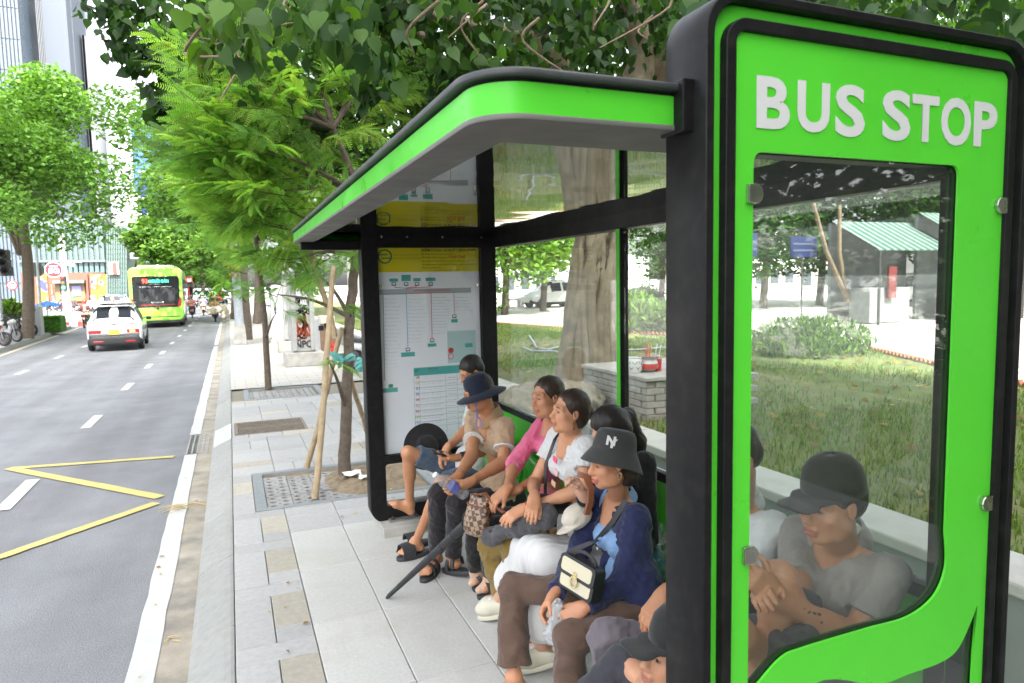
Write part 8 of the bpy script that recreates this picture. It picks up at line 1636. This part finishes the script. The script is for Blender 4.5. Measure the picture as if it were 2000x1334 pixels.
pbox(mall,'entrance',132,550,168,588,YM,.2,M('entrance_dark',(.16,.11,.05),.4,var=.3,vs=.4),.2); pbox(mall,'entrance_header',106,548,168,553,YM,1.0,mull,1.0); pbox(mall,'display',141,559,160,577,YM,.1,M('display_violet',(.25,.25,.6),.4,var=.05),.3); pbox(mall,'pillar',168.5,536,176.5,590,YM,.6,terra,.6); pbox(mall,'window',100,556,104,575,YM,.1,M('bronze_pane',(.25,.2,.12),.3),.2); pbox(mall,'entrance',107,553,120,590,YM,.2,M('entrance_dark',(.16,.11,.05),.4),.2)
for k in range(4): pbox(mall,'step',168,592-k*1.6,215,596-k*1.6,YM-2.5+k*.3,.6,M('step_stone',(.28,.28,.28),.8))
cg=facade('glass_corner_building','corner building of green glass panes with a white slab above, behind the bus'); YC=84
pbox(cg,'core',206.5,440,249,640,YC+.4,10,M('glass_core',(.16,.22,.21),.6,var=.1))
for i in range(9):
    for j in range(16):
        pbox(cg,'pane',207+4.6*i+.25,440+9.4*j+.3,207+4.6*(i+1)-.25,440+9.4*(j+1)-.3,YC,.2,aqua2)
pbox(cg,'banner',211,512,233,536,YC-.3,.1,pale); pbox(cg,'banner_figure',219,513,229,535.6,YC-.36,.05,M('banner_wine',(.25,.05,.04),.6,var=.2,vs=1)); pbox(cg,'white_slab',246,378,279,505,YC-2,8,pale); pbox(cg,'side_glass',279.4,430,291,515,YC-1.5,6,aqua2)
bw_=facade('white_block','white block with dark square windows just above the bus'); pbox(bw_,'wall',250,500,300,560,100,8,terra); 
for k in range(6): pbox(bw_,'window',256+7.5*k,503,261.5+7.5*k,520,100,.2,glassd,.2)
ob=facade('orange_building','small orange building behind the bus roof'); pbox(ob,'wall',296,490,312,560,130,8,M('orange_render',(.22,.06,.03),.8,var=.05)); pbox(ob,'window',303,510,307,515,130,.1,white,.1); pbox(ob,'parapet',295,487,313,490,129.8,8.4,pale)
# towers
def tower(lab,x0,x1,ytop,Yq,d,mat,nx,ny,fin,panes=True,ybot=610,pm_=None,wallm=None):
    t=facade('tower',lab,group='towers beyond the crossing'); pbox(t,'core',x0,ytop,x1,ybot,Yq+.6,d,wallm or mat)
    a=pY(x0,ytop,Yq); c=pY(x1,ybot,Yq); w=(c.x-a.x)/nx; h=(a.z-c.z)/ny
    for i in range(nx):
        for j in range(ny): m=MB(); m.box(a.x+w*i+.08,a.x+w*(i+1)-.08,Yq,Yq+.3,c.z+h*j+.08,c.z+h*(j+1)-.08); m.build('pane',pm_ or mat,t)
    for i in range(nx+1): m=MB(); m.box(a.x+w*i-.06,a.x+w*i+.06,Yq-.5,Yq-.01,c.z,a.z); m.build('fin',fin,t)
    return t
skyg=M('pale_sky_glass',(.095,.13,.165),.3,var=.08,vs=.06,spec=.6); blueg=M('blue_tower_glass',(.045,.075,.12),.3,var=.12,vs=.08,spec=.6); greyfin=M('grey_fin',(.05,.06,.075),.6,var=.05); finw=M('white_fin',(.14,.15,.165),.6,var=.05)
tower('broad pale glass tower with thin dark mullions at the top left',-60,84,-120,150,20,skyg,11,12,greyfin)
tower('blue glass tower with white vertical fins left of the sky gap',85,118,-120,158,20,blueg,8,22,finw); tower('narrow deep blue glass tower slice beside the white tower',128,163,-120,162,20,blueg,9,22,finw); 
t=facade('tower_pier','grey pier between the two blue glass tower slices'); pbox(t,'pier',119,-120,127,610,157,20,M('pier_grey',(.05,.065,.085),.6,var=.1))
tower('white ribbed tower almost lost in the bright sky',165,200,70,170,20,pale,9,10,finw,pm_=pale)
tower('light blue glass tower behind the dark blue banner',255,352,232,185,25,M('azure_glass',(.025,.10,.21),.3,var=.15,vs=.05,spec=.6),8,16,M('azure_mullion',(.05,.12,.2),.5))
bb=thing('blue_billboard','large royal blue billboard with white lettering above the road','billboard'); Yq=66; a=pY(271,334,Yq); c=pY(346,420,Yq); m=MB(); m.box(a.x,c.x,Yq,Yq+.4,c.z,a.z); m.build('panel',M('royal_blue',(.004,.02,.18),.45,var=.05),bb,bevel=.03); m=MB()
for z_ in (a.z-.04,c.z+.04): m=MB(); m.box(a.x-.06,c.x+.06,Yq-.06,Yq+.45,z_-.05,z_+.05); m.build('frame',pale,bb)
me=fit_text('GIẢI PHÁP',pY(275,390,Yq).x,pY(335,390,Yq).x,pY(300,396,Yq).z,pY(300,383,Yq).z,.015,0); me.transform(Matrix.Translation((0,Yq-.03,0))@RXZ); link('lettering',me,white,bb)
for x in (a.x+1,c.x-1): m=MB(); m.tube([(x,Yq+.7,-.2),(x,Yq+.7,a.z)],.18,10); m.build('post',zinc,bb)
# unseen tall block added behind the photographer, sized to shade this stretch of street
of=thing('shade_block','tall office block closing the street behind the bus stop','building'); OX0,OX1,OY0,OY1,OH=-8,8.3,-60,-24,72
m=MB(); m.box(OX0,OX1,OY0,OY1,-.1,OH); m.build('wall',M('office_wall',(.45,.44,.42),.8,var=.05,vs=.4),of)
wm=MB(); wm.box(0,1.7,OY1+.005,OY1+.05,0,2.2); wme=wm.mesh('window'); wme.materials.append(M('office_window',(.06,.08,.10),.12,var=.1,spec=.7))
for j in range(20):
    for i in range(6): link('window',wme,None,of,(OX0+1.0+i*2.6,0,1.2+j*3.45))
# litter: dry palm twigs at the gutter, papers by the pit
def litter(): 
    t=thing('dry_twigs','heap of dry yellow twigs lying across the gutter','twigs'); r=random.Random(8); c=gp(378,990,-.12); dm=M('dry_straw',(.42,.32,.15),.9,var=.2)
    for i in range(16): a=c+Vector((r.uniform(-.12,.12),r.uniform(-.12,.12),r.uniform(.0,.03))); L=r.uniform(.08,.22); ang=rad(200)+r.gauss(0,.5); m=MB(); m.tube([a,a+Vector((math.cos(ang)*L*.5,math.sin(ang)*L*.5,.02)),a+Vector((math.cos(ang)*L,math.sin(ang)*L,r.uniform(-.005,.01)))],[.004,.0035,.0015],5); m.build('twig',dm,t)
    t=thing('dry_twigs','small dry twig lying in the gutter dirt near the camera','twigs'); c=gp(330,1250,-.12)
    for i in range(5): a=c+Vector((r.uniform(-.03,.03),r.uniform(-.03,.03),.004)); ang=r.uniform(0,6.28); L=.07; m=MB(); m.tube([a,a+Vector((math.cos(ang)*L,math.sin(ang)*L,.006))],[.003,.001],5); m.build('twig',dm,t)
    for x,y,s_,lb in ((688,928,.07,'crumpled white paper on the soil by the young tree'),(716,935,.055,'smaller white paper scrap next to the shelter post')):
        p=gp(x,y,.04); m=MB(); n=4; vs=[(p.x+(i-2)*s_*.55+r.uniform(-.01,.01),p.y+(j-2)*s_*.5+r.uniform(-.01,.01),p.z+r.uniform(0,.035)) for i in range(n+1) for j in range(n+1)]; m.add(vs,[(i*(n+1)+j,(i+1)*(n+1)+j,(i+1)*(n+1)+j+1,i*(n+1)+j+1) for i in range(n) for j in range(n)]); tag(m.build('paper',M('paper_white',(.66,.66,.65),.8,var=.05)),lb,'paper',group='paper scraps')
litter()
_n=70; _rl=np.random.default_rng(12); _p=np.concatenate([np.stack([_rl.uniform(-.55,-.28,40),_rl.uniform(2.4,14,40),np.full(40,-.112)],1),np.stack([_rl.uniform(0,1.5,30),_rl.uniform(3.2,13,30),np.full(30,.012)],1)]); _a=_rl.uniform(0,6.28,_n)
me=scatter_mesh('fallen_leaves',[(0,0,0),(.3,.45,.1),(0,1,0),(-.3,.45,.1)],[(0,1,2,3)],_p,rot_from(np.stack([np.cos(_a),np.sin(_a),np.zeros(_n)],1),np.array([0,0,1])+_rl.normal(0,.2,(_n,3))),_rl.uniform(.018,.045,_n),np.array([(.42,.33,.06),(.25,.16,.06),(.30,.30,.08)])[_rl.integers(0,3,_n)]); me.materials.append(bodhi_m); tag(link('fallen_leaves',me),'small dry leaves scattered along the gutter and pavement','leaves',kind='stuff')
